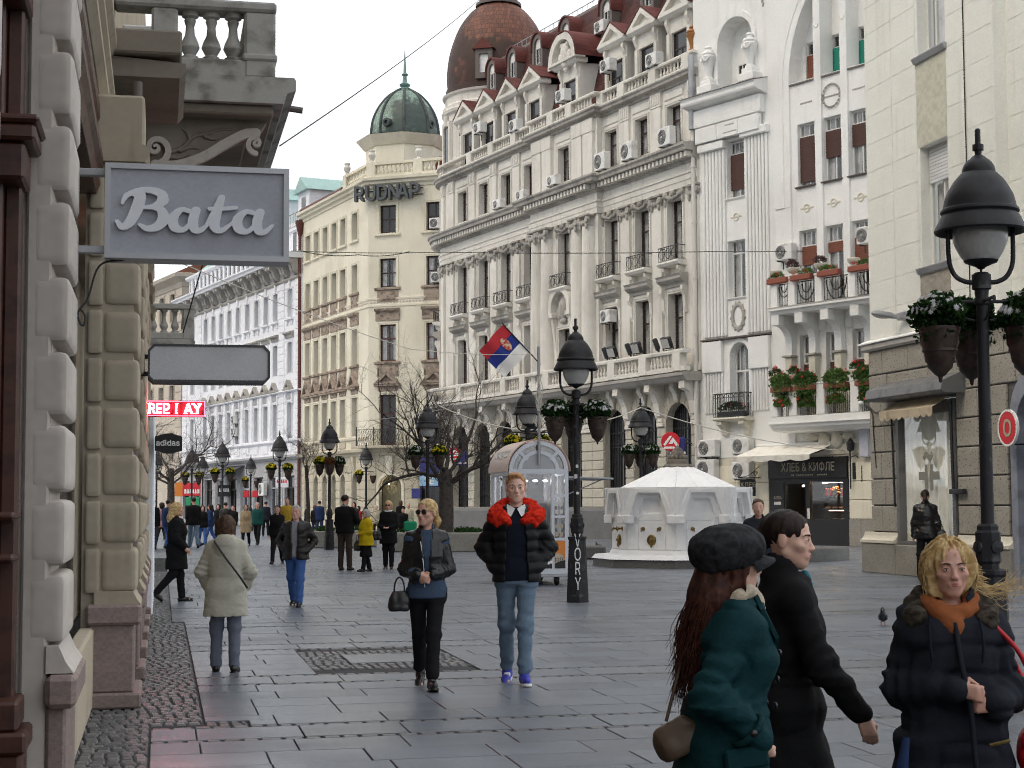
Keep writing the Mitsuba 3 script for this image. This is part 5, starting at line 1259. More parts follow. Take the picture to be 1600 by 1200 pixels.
def dormer(x,big=False,y=0.30):
 w,z0,z1=(0.62,18.75,21.35)
 f=MB().ext(rect(x-0.92,x+0.92,z0,z1).difference(rect(x-w,x+w,z0+0.3,20.75)),y,y+0.22)
 k=part(bb,'dormer',f,'m_bank',T=BF_)
 part(k,'cheek',MB().exty(Polygon([(y+0.2,z0),(y+0.2,z1),(2.0,z1+0.1),(0.7,z0)]),x-0.9,x-0.82).exty(Polygon([(y+0.2,z0),(y+0.2,z1),(2.0,z1+0.1),(0.7,z0)]),x+0.82,x+0.9),'m_bank',T=BF_,kind='stuff')
 for s in(-1,1):part(k,'console',MB().mold([(y+0.01,z1),(y-0.16,z1),(y-0.18,z1-0.2),(y-0.08,z1-0.45),(y+0.01,z1-0.6)],x+s*0.78-0.09,x+s*0.78+0.09).bev(x+s*0.78-0.12,x+s*0.78+0.12,y-0.08,y+0.01,z0,z1-0.6,0.015),'m_bank',T=BF_)
 part(k,'cornice',MB().mold([(y+0.3,z1),(y-0.2,z1),(y-0.32,z1+0.12),(y-0.32,z1+0.2),(y+0.3,z1+0.22)],x-1.15,x+1.15),'m_bank',T=BF_)
 if not big:
  P=Polygon([(x-1.2,z1+0.2),(x+1.2,z1+0.2),(x,z1+1.02)]);I=Polygon([(x-0.72,z1+0.3),(x+0.72,z1+0.3),(x,z1+0.78)])
  part(k,'pediment',MB().ext(P.difference(I),y-0.3,y+0.1).ext(I,y-0.08,y-0.02),'m_bank',T=BF_)
  part(k,'roof',MB().ext(Polygon([(x-1.22,z1+0.23),(x,z1+1.06),(x+1.22,z1+0.23),(x+1.22,z1+0.28),(x,z1+1.11),(x-1.22,z1+0.28)]),y-0.32,2.2),'m_roof_red',T=BF_)
 else:
  P=arch(x-1.3,x+1.3,z1+0.18,z1+0.25,18);P=P.intersection(rect(x-2,x+2,z1+0.18,z1+1.5));I=arch(x-0.95,x+0.95,z1+0.28,z1+0.28,18)
  part(k,'pediment',MB().ext(P.difference(I),y-0.45,y+0.1).ext(I,y-0.1,y-0.02),'m_bank',T=BF_)
  part(k,'roof',MB().ext(arch(x-1.34,x+1.34,z1+0.25,z1+0.28,18).difference(arch(x-1.31,x+1.31,z1+0.2,z1+0.25,18)),y-0.47,2.4),'m_roof_red',T=BF_)
  m=MB().ball((x,y-0.22,z1+0.65),(0.34,0.2,0.46),2)
  for s in(-1,1):m.ball((x+s*0.42,y-0.2,z1+0.45),(0.2,0.15,0.3),1).ball((x+s*0.26,y-0.2,z1+1.0),(0.2,0.15,0.16),1)
  m.ball((x,y-0.25,z1+0.1),(0.24,0.15,0.2),1).ball((x,y-0.2,z1-0.12),(0.14,0.12,0.18),1)
  part(k,'coat_of_arms',m,'m_bank',True,T=BF_,kind='stuff')
 window_k=part(k,'frame',MB().ext(rect(x-w,x+w,z0+0.3,20.75).difference(unary_union([rect(x-w+0.07,x-0.03,z0+0.37,20.0),rect(x+0.03,x+w-0.07,z0+0.37,20.0),rect(x-w+0.07,x+w-0.07,20.07,20.68)])),y+0.12,y+0.18),'m_frame_dark',T=BF_)
 part(k,'pane',MB().box(x-w,x+w,y+0.15,y+0.152,z0+0.3,20.75),'m_glass_dark',T=BF_)
for b in bays:dormer(b if b!=cx else cx,b==cx,0.30 if b!=cx else 0.05)
for x in(7.0,4.2,0.6,-3.3,-6.2,-9.0,-11.4):
 y=1.12
 P=arch(x-0.55,x+0.55,22.7,23.9,10);I=arch(x-0.34,x+0.34,22.9,23.85,10)
 k=part(bb,'round_dormer',MB().ext(P.difference(I),y,2.3),'m_pipe_dark',T=BF_)
 part(k,'window_frame',MB().ext(I.difference(unary_union([rect(x-0.28,x-0.02,22.98,23.7),rect(x+0.02,x+0.28,22.98,23.7)])),y+0.1,y+0.16),'m_frame_white',T=BF_)
 part(k,'pane',MB().box(x-0.3,x+0.3,y+0.14,y+0.145,22.9,23.8),'m_glass_dark',T=BF_)
 part(k,'roof',MB().ext(arch(x-0.62,x+0.62,23.6,23.92,12).difference(P),y-0.08,2.4),'m_roof_red',T=BF_)
DC=(TU,TR,0)
tx,ty=(BF_@[TU,TR,0,1])[:2]
mat('dome_red',_dome_tile((0.18,0.072,0.043),(0.11,0.043,0.030),(0.028,0.017,0.013),(tx,ty,24.0),64,3.7),0.6,0.35)
dr0=part(bb,'tower_drum',MB().lathe([(3.0,18.6),(3.0,19.4),(2.92,19.45),(2.92,22.1),(3.06,22.2),(3.1,22.35),(3.02,22.42),(3.02,22.6),(2.9,22.7),(2.9,23.1),(3.02,23.15),(3.06,23.25),(2.95,23.3),(0,23.3)],DC,40),'m_bank',35,T=BF_)
for t in(-0.75,-0.1,0.5,-1.5):
 T=BF_@tr(TU,TR,0)@rotz(t)@tr(0,-2.93,0)
 part(dr0,'tower_window',MB().box(-0.42,0.42,-0.02,0.05,19.6,21.5),'m_glass_dark',T=T)
 part(dr0,'tower_window_surround',MB().ext(rect(-0.62,0.62,19.5,21.75).difference(rect(-0.42,0.42,19.45,21.5)),-0.10,0.06).bev(-0.16,0.16,-0.18,0.0,21.5,22.1,0.03),'m_bank',T=T)
prof=[(2.86,23.3),(2.86,23.6)]+[(q[0],q[1])for q in smoothline([(2.78,23.65),(2.80,24.6),(2.62,25.8),(2.18,27.0),(1.60,27.85),(1.05,28.3)],4)]+[(1.05,28.32)]
dm=part(bb,'dome',MB().lathe(prof,DC,48),'m_dome_red',40,T=BF_)
part(dm,'lantern',MB().lathe([(1.25,28.3),(1.25,28.45),(1.05,28.5),(1.05,28.75),(0.85,28.85),(0.85,30.2),(1.0,30.3),(0.7,30.8),(0,31.4)],DC,20),'m_pipe_dark',40,T=BF_)
for t in(-1.30,0.85,2.4):
 T=BF_@tr(TU,TR,0)@rotz(t)@tr(0,-2.75,0)
 k=part(dm,'lucarne',MB().ext(rect(-0.45,0.45,23.7,25.3).difference(rect(-0.25,0.25,24.0,25.0)),-0.25,0.6),'m_pipe_dark',T=T)
 part(k,'roof',MB().ext(Polygon([(-0.6,25.25),(0.6,25.25),(0,25.85)]),-0.38,0.9),'m_roof_red',T=T)
 part(k,'pane',MB().box(-0.3,0.3,-0.1,-0.09,23.9,25.1),'m_white',T=T)
part(bb,'turret_cap',MB().lathe([(0.9,21.9),(0.9,22.0),(0.7,22.5),(0.3,22.8),(0,22.85)],(TU-2.6,TR-1.2,0),16),'m_roof_red',40,T=BF_)
part(bb,'roof_vase',MB().lathe(np.array(URN)*[1.0,0.6],(9.55,0.0,19.45),10),'m_copper',40,T=BF_);mat('copper',(0.30,0.13,0.04),0.5,0.4)
k=thing('drain_pipe','pale drain pipe running down the seam between the ornate and the white building','pipe')
part(k,'pipe',MB().tube([(9.82,-0.22,0.2),(9.82,-0.22,18.2)],0.09,8),'m_pipe',True,T=BF_)
part(k,'pipe_top',MB().tube([(9.90,-0.3,16.2),(9.90,-0.3,19.2)],0.13,8),'m_zinc',True,T=BF_)
for z in np.arange(1.5,18,2.2):part(k,'clamp',MB().lathe([(0.11,0),(0.125,0),(0.125,0.08),(0.11,0.08)],(9.82,-0.22,z),8),'m_pipe',T=BF_)
for b,z,y,lb_ in((8.35,15.83,-0.35,'air conditioner on the main cornice, nearest to the drain pipe'),(5.35,15.83,-0.35,'second air conditioner from the right on the main cornice'),(3.05,15.83,-0.35,'third air conditioner from the right on the main cornice'),(-1.0,15.85,-CP-0.3,'small air conditioner on the cornice between the half columns'),(-4.7,15.83,-0.35,'air conditioner on the cornice left of the half columns'),(-7.2,15.83,-0.35,'leftmost air conditioner on the main cornice'),):
 air_conditioner(BF_,b,z,y,lb_,0.9,0.75 if b>2 else 0.45,0.32)
for b,z,y,lb_ in((2.94,20.2,0.1,'box air conditioner in the pedimented dormer right of the round topped one'),(-0.85,19.7,-0.1,'box air conditioner in the round topped dormer'),(6.95,19.45,0.0,'air conditioner on the roof balustrade between two dormers at the right'),(-5.9,19.4,0.0,'air conditioner on the roof balustrade left of the round topped dormer'),(0.3,22.75,1.3,'air conditioner on the red slates above the round topped dormer'),(-3.9,22.0,1.1,'air conditioner on the dark slates beside a round dormer'),(-10.2,20.2,0.1,'box air conditioner in the leftmost pedimented dormer'),(2.95,9.25,-0.02,'small air conditioner fixed in the first floor window beside the half columns')):
 air_conditioner(BF_,b,z,y,lb_,0.85,0.55,0.4)
for i,x in enumerate((3.6,4.2,5.55,6.2,7.75,8.55)):
 k=thing('floodlight',('left','right')[i%2]+' floodlight of the '+('left','middle','right')[i//2]+' pair on the lower balustrade','floodlight')
 T=BF_@tr(x,-0.75,7.85)@rotz((-0.5,0.2)[i%2])@rotx(0.35)
 part(k,'housing',MB().bev(-0.26,0.26,-0.1,0.1,-0.22,0.26,0.04),'m_iron',T=T)
 part(k,'glass',MB().box(-0.21,0.21,-0.112,-0.102,-0.17,0.2),'m_lamp_glass',T=T)
 part(k,'bracket',MB().tube([(-0.3,0,0),(-0.3,0,-0.3),(0.3,0,-0.3),(0.3,0,0)],0.025,5),'m_iron',T=T)
def bank_sign(x,z,y,label,cut=False):
 k=thing('bank_sign',label,'sign')
 a=-math.radians(26.2-90)*0
 o=(BF_@[x,y,z,1])[:3];T=frame(o,-8)@scl(0.68)
 part(k,'blue_box',MB().bev(-0.05,0.85,-0.10,0.10,-0.72,0.35,0.08),'m_blue',T=T)
 part(k,'disc',MB().lathe([(0,-0.05),(0.52,-0.05),(0.55,0),(0.52,0.05),(0,0.05)],seg=24,T=tr(0,-0.17,0.1)@rotx(PI/2)),'m_red',40,T=T)
 tri=unary_union([Polygon([(-0.42,-0.08),(-0.05,0.42),(0.10,0.42),(-0.22,-0.05),(-0.30,-0.14)]),Polygon([(-0.42,-0.32),(-0.34,-0.19),(0.20,-0.19),(0.30,-0.32)]),Polygon([(-0.10,-0.04),(0.14,0.34),(0.48,-0.12),(0.44,-0.24),(0.34,-0.20),(0.16,0.06),(0.12,-0.04)])])
 part(k,'emblem',MB().ext(tri,-0.235,-0.222),'m_white',T=T)
 v,f=letters('eurobank',0.16,0.006,True).arr();part(k,'lettering',MB().add(v*[0.95,1,1]+[0.42,-0.102,-0.62],f),'m_white',T=T)
 part(k,'bracket',MB().tube([(0.8,0.0,0.0),(1.2,0.3,0.0)],0.04,6),'m_iron',T=T)
bank_sign(9.15,3.86,-1.0,'red disc with white triangle emblem over a blue box, above the fountain')
bank_sign(-11.6,3.96,-0.9,'red disc with white triangle emblem over a blue box, left of the kiosk')
def flag(x,z,a,label):
 k=thing('flag',label,'flag')
 T=frame((BF_@[x,-0.7,z,1])[:3],0.0)
 p0,p1=np.array([0.6,0.0,-1.6]),np.array([-1.5,-0.9,0.6])
 part(k,'pole',MB().tube([p0,p1],0.03,6),'m_iron',T=T)
 n,mm=16,13;d=(p0-p1)/np.linalg.norm(p0-p1)
 fly=np.array([-0.72,-0.25,-0.65]);fly/=np.linalg.norm(fly);nn=np.cross(d,fly)
 def q(u,w):
  wv=0.10*math.sin(u*7+w*2)+0.05*math.sin(u*15+1)
  return p1+d*(0.12+w*1.75)+fly*(u*1.5)+nn*wv*(0.3+u)+np.array([0,0,-0.25])*u*u
 for b_,(c,nm)in enumerate((('flag_red','red_stripe'),('flag_blue','blue_stripe'),('white','white_stripe'))):
  v=[];f=[]
  for i in range(n):
   for j in range(5):v.append(q(i/(n-1),(b_+j/4)/3))
  for i in range(n-1):
   for j in range(4):a_=i*5+j;f+=[[a_,a_+5,a_+6],[a_,a_+6,a_+1]]
  part(k,nm,(np.array(v),np.array(f)),'m_'+c,True,T=T)
 pts=[q(0.36+0.12*math.cos(t),0.42+0.2*math.sin(t))-nn*0.02 for t in np.linspace(0,2*PI,14)]
 c0=np.mean(pts,axis=0)
 for sgn in(-1,1):
  v=np.vstack([pts,[c0]])+nn*0.03*sgn;part(k,'crest',(v,np.array([[i,(i+1)%14,14]for i in range(14)])),'m_flag_crest',T=T)
mat('flag_red',(0.45,0.04,0.05),0.8,0.1);mat('flag_blue',(0.03,0.05,0.24),0.8,0.1);mat('flag_crest',grime((0.55,0.42,0.30),(0.42,0.05,0.05),12.0,0.45,0.55),0.8,0.1)
flag(-3.1,9.15,0,'red, blue and white striped flag with a crest on a slanted pole')
# ---- cream corner building with the green dome
RL=frame((-9.07,104.0),-65.3);RFr=frame((-9.07,104.0),-20.3)
cb_=thing('domed_corner_building','cream corner building with green copper dome and dark roof lettering','building')
lx=[-12.55,-10.62,-8.70,-6.80,-4.95,-2.60]
fxs=[1.35,4.55]
NZ=dict(g=(0.0,5.1),f1=(5.25,8.42),f2=(10.5,12.85),f3=(15.2,17.05),f4=(18.65,20.45))
def face(F,x0,x1,xs,w,doors=False):
 hl=[rect(x-w/2,x+w/2,z0 if not(f=='f1' and not doors)else 5.9,z1)for x in xs for f,(z0,z1)in NZ.items()if f!='g']
 part(cb_,'wall',MB().ext(rect(x0,x1,5.0,22.0).difference(unary_union(hl)),0,0.35),'m_cream',T=F)
 for x in xs:
  for f,(z0,z1)in NZ.items():
   if f=='g':continue
   if f=='f1' and not doors:z0=5.9
   fr_='frame_red' if f in('f1','f2')else 'frame_dark'
   window(cb_,F,x,z0+0.02,w-0.02,z1-z0-0.04,fr_,0.34 if not doors else 0.22,(1,0.62 if z1-z0>2 else 0.5),curtain=1 if f in('f2','f3')else 0,dark=f in('f1','f4'),fw=0.085,surround='cream',sr=(0.17,0.04))
   if f in('f3','f4','f2'):
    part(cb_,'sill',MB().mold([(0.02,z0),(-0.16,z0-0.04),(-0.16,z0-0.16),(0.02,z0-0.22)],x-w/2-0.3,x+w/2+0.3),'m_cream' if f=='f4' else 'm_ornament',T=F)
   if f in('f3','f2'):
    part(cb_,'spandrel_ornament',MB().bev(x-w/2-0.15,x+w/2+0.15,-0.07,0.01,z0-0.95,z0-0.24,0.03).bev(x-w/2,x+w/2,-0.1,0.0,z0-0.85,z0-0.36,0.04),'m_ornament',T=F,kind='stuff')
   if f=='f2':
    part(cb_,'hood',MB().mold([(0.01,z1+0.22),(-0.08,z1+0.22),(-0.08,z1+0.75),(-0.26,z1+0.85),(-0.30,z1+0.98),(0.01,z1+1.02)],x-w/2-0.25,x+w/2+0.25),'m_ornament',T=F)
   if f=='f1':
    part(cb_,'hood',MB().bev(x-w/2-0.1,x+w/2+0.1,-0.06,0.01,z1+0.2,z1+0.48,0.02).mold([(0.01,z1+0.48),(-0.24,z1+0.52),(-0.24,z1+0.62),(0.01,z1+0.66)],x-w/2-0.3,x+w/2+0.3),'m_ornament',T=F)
    P=Polygon([(x-w/2-0.34,z1+0.64),(x+w/2+0.34,z1+0.64),(x,z1+1.42 if doors else z1+1.6)])
    part(cb_,'pediment',MB().ext(P.difference(P.buffer(-0.16,join_style=2)),-0.28,0.02).ext(P,-0.06,0.0),'m_ornament',T=F)
face(RL,-14.0,0.0,lx,1.05)
face(RFr,0.0,6.0,fxs,1.16,True)
part(cb_,'interior',MB().box(-14,-0.5,1.2,1.25,0,22),'m_room',T=RL)
part(cb_,'interior',MB().box(0.4,6.0,1.2,1.25,0,22),'m_room',T=RFr)
d3=frame((RFr@[6.0,0,0,1])[:3],24.7)
part(cb_,'wall',MB().box(0,12,0,0.4,0,22.0),'m_cream',T=d3)
def w2(F,x):return tuple((F@[x,0,0,1])[:2])
plan=[w2(RL,-14.0),w2(RL,0),w2(RFr,6.0),w2(d3,10)]
def cmold(name,prof,mat_,pl=None):return part(cb_,name,MB().sweep(prof,plan if pl is None else pl),'m_'+mat_)
cmold('frieze_band',[(-0.05,13.98),(0.06,13.98),(0.06,14.1),(0.02,14.12),(0.02,14.38),(0.06,14.40),(0.08,14.52),(-0.05,14.56)],'cream')
m=MB()
for F,a,b_ in((RL,-13.9,-0.1),(RFr,0.1,5.9)):
 n=int((b_-a)/0.22)
 for i in range(n):m.ball((a+(i+.5)*(b_-a)/n,-0.02,14.25),(0.09,0.04,0.09),0,T=F)
part(cb_,'frieze_ornament',m,'m_farbeige',kind='stuff')
cmold('main_cornice',[(-0.05,21.55),(0.08,21.55),(0.10,21.72),(0.28,21.80),(0.30,21.95),(0.46,22.02),(0.48,22.18),(-0.4,22.26)],'cream')
cmold('floor_cornice',[(-0.05,4.6),(0.06,4.6),(0.10,4.75),(0.34,4.85),(0.36,5.02),(-0.05,5.10)],'cream_low')
cmold('floor_sill',[(-0.05,5.62),(0.10,5.64),(0.10,5.78),(-0.05,5.82)],'cream_low',plan[:2])
for x in lx:part(cb_,'spandrel_panel',MB().bev(x-0.6,x+0.6,-0.06,0.01,5.14,5.58,0.03),'m_cream_low',T=RL)
bp_=[w2(RL,-4.6),w2(RL,0),w2(RFr,6.0)]
k=part(cb_,'balustrade',MB().sweep([(-0.25,22.26),(0.1,22.26),(0.1,22.42),(-0.25,22.42)],bp_),'m_cream')
part(k,'handrail',MB().sweep([(-0.28,23.05),(0.12,23.05),(0.12,23.22),(-0.28,23.22)],bp_),'m_cream')
m=MB();balusters(m,0.55,3.15,22.42,0.63,0.06,0.30,1.0,7);balusters(m,3.75,5.6,22.42,0.63,0.06,0.30,1.0,7)
part(k,'baluster_row',m,'m_cream',True,T=RFr,kind='stuff')
m=MB();balusters(m,-4.0,-0.5,22.42,0.63,0.06,0.30,1.0,7);part(k,'baluster_row',m,'m_cream',True,T=RL,kind='stuff')
for F,x in((RFr,0.2),(RFr,3.45),(RFr,5.85),(RL,-4.4)):
 part(k,'pier',MB().bev(x-0.3,x+0.3,-0.14,0.3,22.262,23.26,0.02),'m_cream',T=F)
 part(k,'urn',MB().lathe([(0,23.26),(0.16,23.26),(0.1,23.38),(0.22,23.6),(0.24,23.75),(0.16,23.86),(0.16,23.95),(0.20,23.98),(0.20,24.06),(0,24.08)],(x,0.08,0),12),'m_bank',40,T=F)
DCc=np.array([-6.97,107.3])
mat('dome_green',_dome_tile((0.27,0.37,0.31),(0.17,0.25,0.20),(0.022,0.030,0.030),(DCc[0],DCc[1],23.6),44,5.0),0.55,0.4)
oc=[tuple(DCc+2.38/math.cos(PI/8)*np.array([math.cos(a),math.sin(a)]))for a in np.arange(8)*PI/4+PI/8-math.radians(20.3)]
dk=part(cb_,'dome_drum',MB().extz(Polygon(oc),22.2,24.7),'m_cream')
part(dk,'drum_cornice',MB().sweep([(-0.1,24.68),(0.04,24.68),(0.08,24.8),(0.26,24.92),(0.30,25.1),(-0.6,25.3)],oc[::-1],True).extz(Polygon(oc),24.8,25.25),'m_cream')
rp=smoothline([(2.12,25.25),(2.20,25.8),(2.05,26.8),(1.62,27.7),(1.0,28.4),(0.35,28.78)],5)
def facet(prof,n=8,off=PI/8-math.radians(20.3)):
 v,f=[],[]
 for r,z in prof:
  for i in range(n):v.append([DCc[0]+r*math.cos(off+i*2*PI/n),DCc[1]+r*math.sin(off+i*2*PI/n),z])
 for j in range(len(prof)-1):
  for i in range(n):
   a,b_,c,d_=j*n+i,j*n+(i+1)%n,(j+1)*n+(i+1)%n,(j+1)*n+i
   f+=[[a,b_,c],[a,c,d_]]
 return np.array(v),np.array(f)
part(cb_,'dome',facet(rp),'m_dome_green',20)
for i in range(8):
 a=PI/8-math.radians(20.3)+i*PI/4
 part(cb_,'dome_rib',MB().tube([(DCc[0]+(r+0.02)*math.cos(a),DCc[1]+(r+0.02)*math.sin(a),z)for r,z in rp],0.10,6),'m_dome_rib',True)
mat('dome_rib',grime((0.045,0.060,0.058),(0.02,0.025,0.026),3.0),0.5,0.4)
part(cb_,'dome_base',MB().lathe([(2.2,25.26),(2.32,25.3),(2.32,25.45),(2.16,25.55)],(DCc[0],DCc[1],0),24),'m_dome_rib',40)
mat('copper_green',grime((0.16,0.26,0.24),(0.06,0.09,0.09),3.0),0.5,0.4)
part(cb_,'finial',MB().lathe([(0.4,28.7),(0.42,28.85),(0.22,28.95),(0.34,29.05),(0.36,29.15),(0.16,29.3),(0.12,29.7),(0.24,29.8),(0.1,29.95),(0.07,30.6),(0.02,31.4),(0,31.4)],(DCc[0],DCc[1],0),12),'m_copper_green',40)
for a in(-1.55-math.radians(50)+0.35,-0.62):
 T=tr(DCc[0],DCc[1],0)@rotz(a+PI/2)@tr(0,-2.02,26.2)
 part(cb_,'dome_oculus',MB().lathe([(0.13,-0.2),(0.13,-0.28),(0.26,-0.28),(0.30,-0.2),(0.30,0.3)],seg=14,T=T@rotx(PI/2)@scl(1,1,-1)).lathe([(0,-0.15),(0.14,-0.15)],seg=12,T=T@rotx(PI/2)@scl(1,1,-1)),'m_dome_rib',40,T=None)
lt_='RUDNAP';xs_=[-0.42,0.38,1.18,1.98,2.62,3.40]
for ch,x in zip(lt_,xs_):
 v,f=letters(ch,0.92,0.34,True).arr();part(cb_,'roof_letter',MB().add(v*[0.92,1,1]+[x,-0.24,20.72],f),'m_sign_dark2',T=RFr,label=f'dark grey letter {ch} under the cornice')
mat('sign_dark2',(0.075,0.085,0.09),0.5,0.4)
part(cb_,'letter_rail',MB().box(-0.9,3.8,-0.08,-0.04,20.95,21.0).box(-0.9,3.8,-0.08,-0.04,21.35,21.4),'m_iron',T=RFr,kind='stuff')
part(cb_,'roof',MB().mold([(0.1,22.26),(5.5,25.2),(10,25.2),(10,22)],-14.0,-2.5),'m_roof_red',T=RL)
part(cb_,'roof',MB().mold([(2.0,22.26),(4.0,24.2),(9,24.6),(9,22)],1.0,8.0),'m_roof_red',T=RFr)
part(cb_,'gutter',MB().tube([(-14.0,-0.05,22.42),(-4.9,-0.05,22.42)],0.16,8).tube([(-14.0,0.5,22.75),(-4.9,0.5,22.75)],0.08,6),'m_pipe_red',True,T=RL,kind='stuff')
part(cb_,'rain_pipe',MB().tube([(-13.85,-0.2,0.3),(-13.85,-0.2,21.2)],0.13,8).lathe([(0.13,20.6),(0.32,21.5),(0.32,21.7),(0,21.7)],(-13.85,-0.2,0),10),'m_pipe_red',40,T=RL,kind='stuff')
ga=[arch(x-0.48,x+0.48,0.9,3.0,10)for x in lx]
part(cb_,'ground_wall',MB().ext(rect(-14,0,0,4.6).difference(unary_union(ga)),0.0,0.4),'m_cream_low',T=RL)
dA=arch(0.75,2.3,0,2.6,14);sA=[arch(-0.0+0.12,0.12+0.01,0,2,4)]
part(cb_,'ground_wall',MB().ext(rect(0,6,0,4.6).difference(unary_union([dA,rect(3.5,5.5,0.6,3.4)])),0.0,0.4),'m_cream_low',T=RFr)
part(cb_,'door_arch',MB().ext(arch(0.58,2.47,0,2.6,16).difference(arch(0.75,2.3,-1,2.6,14)),-0.08,0.05),'m_cream',T=RFr)
mat('warmwall',(0.24,0.22,0.15),0.8,0.2)
part(cb_,'doorway_interior',MB().box(0.5,2.6,1.05,1.1,0,3.6),'m_warmwall',T=RFr)
k=thing('doorway_light','tiny warm lamp glowing in the arched doorway of the domed corner building','lamp')
part(k,'holder',MB().tube([(1.2,0.5,2.85),(1.2,0.5,3.2)],0.03,6),'m_black',T=RFr)
kk=numbered(k+'__bulb');scene[kk]={**shape(MB().ball((1.2,0.5,2.8),0.06,2),'m_white',T=RFr),'emitter':{'type':'area','radiance':col((8,7,5))}}
for x in lx:
 part(cb_,'arched_window',MB().ext(arch(x-0.48,x+0.48,0.9,3.0,10),0.3,0.34),'m_glass_dark',T=RL)
 part(cb_,'keystone',MB().mold([(0.01,4.6),(-0.22,4.6),(-0.2,4.2),(-0.06,3.5),(0.01,3.45)],x-0.22,x+0.22),'m_cream_low',T=RL)
part(cb_,'shop_window',MB().box(3.5,5.5,0.3,0.34,0.6,3.4),'m_glass_dark',T=RFr)
part(cb_,'keystone',MB().mold([(0.01,4.55),(-0.3,4.55),(-0.26,4.2),(-0.12,3.5),(0.01,3.4)],1.32,1.74),'m_cream',T=RFr)
for z0 in np.arange(0.2,4.5,0.56):
 for F,a,b_,cuts in((RL,-14,0,[(x-0.5,x+0.5)for x in lx]),(RFr,0,6,[(0.55,2.5),(3.45,5.55)])):
  sp=[a]+[q for c in cuts for q in c]+[b_]
  for x0,x1 in zip(sp[::2],sp[1::2]):
   if x1-x0>0.15 and z0+0.5<4.55:part(cb_,'stone_course',MB().bev(x0+0.02,x1-0.02,-0.045,0.01,z0+0.025,z0+0.535,0.02),'m_cream_low',T=F)
k=part(cb_,'balcony',MB().bev(-0.5,3.2,-0.85,0.0,5.02,5.18,0.03),'m_cream_low',T=RFr)
for x in(0.1,2.6):part(k,'bracket',MB().mold([(0.0,5.02),(-0.75,5.02),(-0.65,4.85),(-0.2,4.4),(0,4.3)],x-0.08,x+0.08),'m_cream_low',T=RFr)
m=iron_panel(MB(),-0.45,3.15,5.2,6.2,-0.8,0.12,False)
for i in range(22):
 x=-0.4+i*0.16;m.tube([(x,-0.8,5.25),(x+0.3,-0.8,6.1)],0.012,4)
for x in(-0.45,0.75,1.95,3.15):m.box(x-0.03,x+0.03,-0.83,-0.77,5.18,6.35)
part(k,'railing',m,'m_iron',T=RFr,kind='stuff')
air_conditioner(RFr,4.75,18.7,-0.05,'air conditioner in the top right window of the domed corner building',0.85,0.65)
air_conditioner(RFr,4.85,15.3,-0.05,'air conditioner one floor below the top right window of the domed corner building',0.85,0.65)
part(cb_,'notice_board',MB().bev(3.0,3.6,-0.08,0,1.9,2.5,0.01),'m_blue',T=RFr)
k=thing('blue_panel','tall blue shop panel with white letters beside the tree, on the domed corner building','sign')
T=frame((RFr@[3.9,-0.9,0,1])[:3],-8)
part(k,'board',MB().bev(0,1.2,-0.08,0.08,2.6,4.6,0.02),'m_blue',T=T)
part(k,'stripe',MB().box(0.02,1.18,-0.09,-0.08,2.65,3.3),'m_lightblue',T=T)
v,f=letters('TE',0.4,0.01,True).arr();part(k,'lettering',MB().add(v+[0.6,-0.092,2.75],f),'m_white',T=T)
part(k,'bracket',MB().box(0.2,0.3,0.08,0.9,4.2,4.3),'m_iron',T=T)
# ---- long white building further down the street
WF=frame((-14.9,116.4),-63.6)
wb=thing('white_terrace','long white building with scrolled cornice brackets and a row of little gables','building')
wxs=[-24.3,-22.0,-19.75,-17.5,-15.15,-12.7,-10.35,-8.0,-5.75];wx2=[-2.45,-28.3]
allx=wxs+wx2
hl=[rect(x-0.5,x+0.5,z0,z1)for x in allx for z0,z1 in((6.3,8.9),(11.0,13.25),(15.05,17.1))]
part(wb,'wall',MB().ext(rect(-31.6,0,5.0,17.9).difference(unary_union(hl)),0,0.35).box(-31.6,-31.2,0.35,14,0,19),'m_farwhite',T=WF)
part(wb,'interior',MB().box(-31.2,-0.1,0.6,0.65,0,19),'m_room',T=WF)
for x in allx:
 for z0,z1 in((6.3,8.9),(11.0,13.25),(15.05,17.1)):
  window(wb,WF,x,z0+0.02,0.98,z1-z0-0.04,'frame_white' if z0>14 and x>-5 else 'frame_dark',0.3,(1,0.62),dark=True,fw=0.08,surround='farwhite',sr=(0.15,0.05))
 part(wb,'sill',MB().mold([(0.02,15.0),(-0.22,14.98),(-0.22,14.86),(0.02,14.8)],x-0.8,x+0.8).bev(x-0.6,x-0.45,-0.12,0.01,14.45,14.82,0.03).bev(x+0.45,x+0.6,-0.12,0.01,14.45,14.82,0.03),'m_farwhite',T=WF,kind='stuff')
 part(wb,'keystone',MB().bev(x-0.12,x+0.12,-0.14,0.01,17.1,17.75,0.03),'m_farwhite',T=WF)
 part(wb,'hood',MB().mold([(0.01,13.55),(-0.12,13.55),(-0.14,13.75),(-0.32,13.85),(-0.32,13.95),(0.01,14.02)],x-0.85,x+0.85),'m_bank_dark',T=WF)
 P=Polygon([(x-0.9,9.75),(x+0.9,9.75),(x,10.5)])
 part(wb,'gable',MB().ext(P.difference(P.buffer(-0.2,join_style=2)),-0.30,0.02).ext(P,-0.05,0.0),'m_bank_dark',T=WF)
 part(wb,'window_frieze',MB().bev(x-0.55,x+0.55,-0.06,0.01,9.1,9.6,0.03),'m_farlow',T=WF)
 for s in(-1,1):part(wb,'gable_console',MB().bev(x+s*0.72-0.1,x+s*0.72+0.1,-0.16,0.01,8.75,9.55,0.04),'m_farwhite',T=WF)
 part(wb,'apron_panel',MB().bev(x-0.6,x+0.6,-0.06,0.01,5.3,5.95,0.03),'m_farwhite',T=WF)
mids=[-23.15,-20.9,-18.6,-16.3,-13.9,-11.5,-9.15,-6.9]
for x in mids:part(wb,'pilaster',MB().bev(x-0.3,x+0.3,-0.10,0.01,6.1,9.6,0.02),'m_farwhite',T=WF)
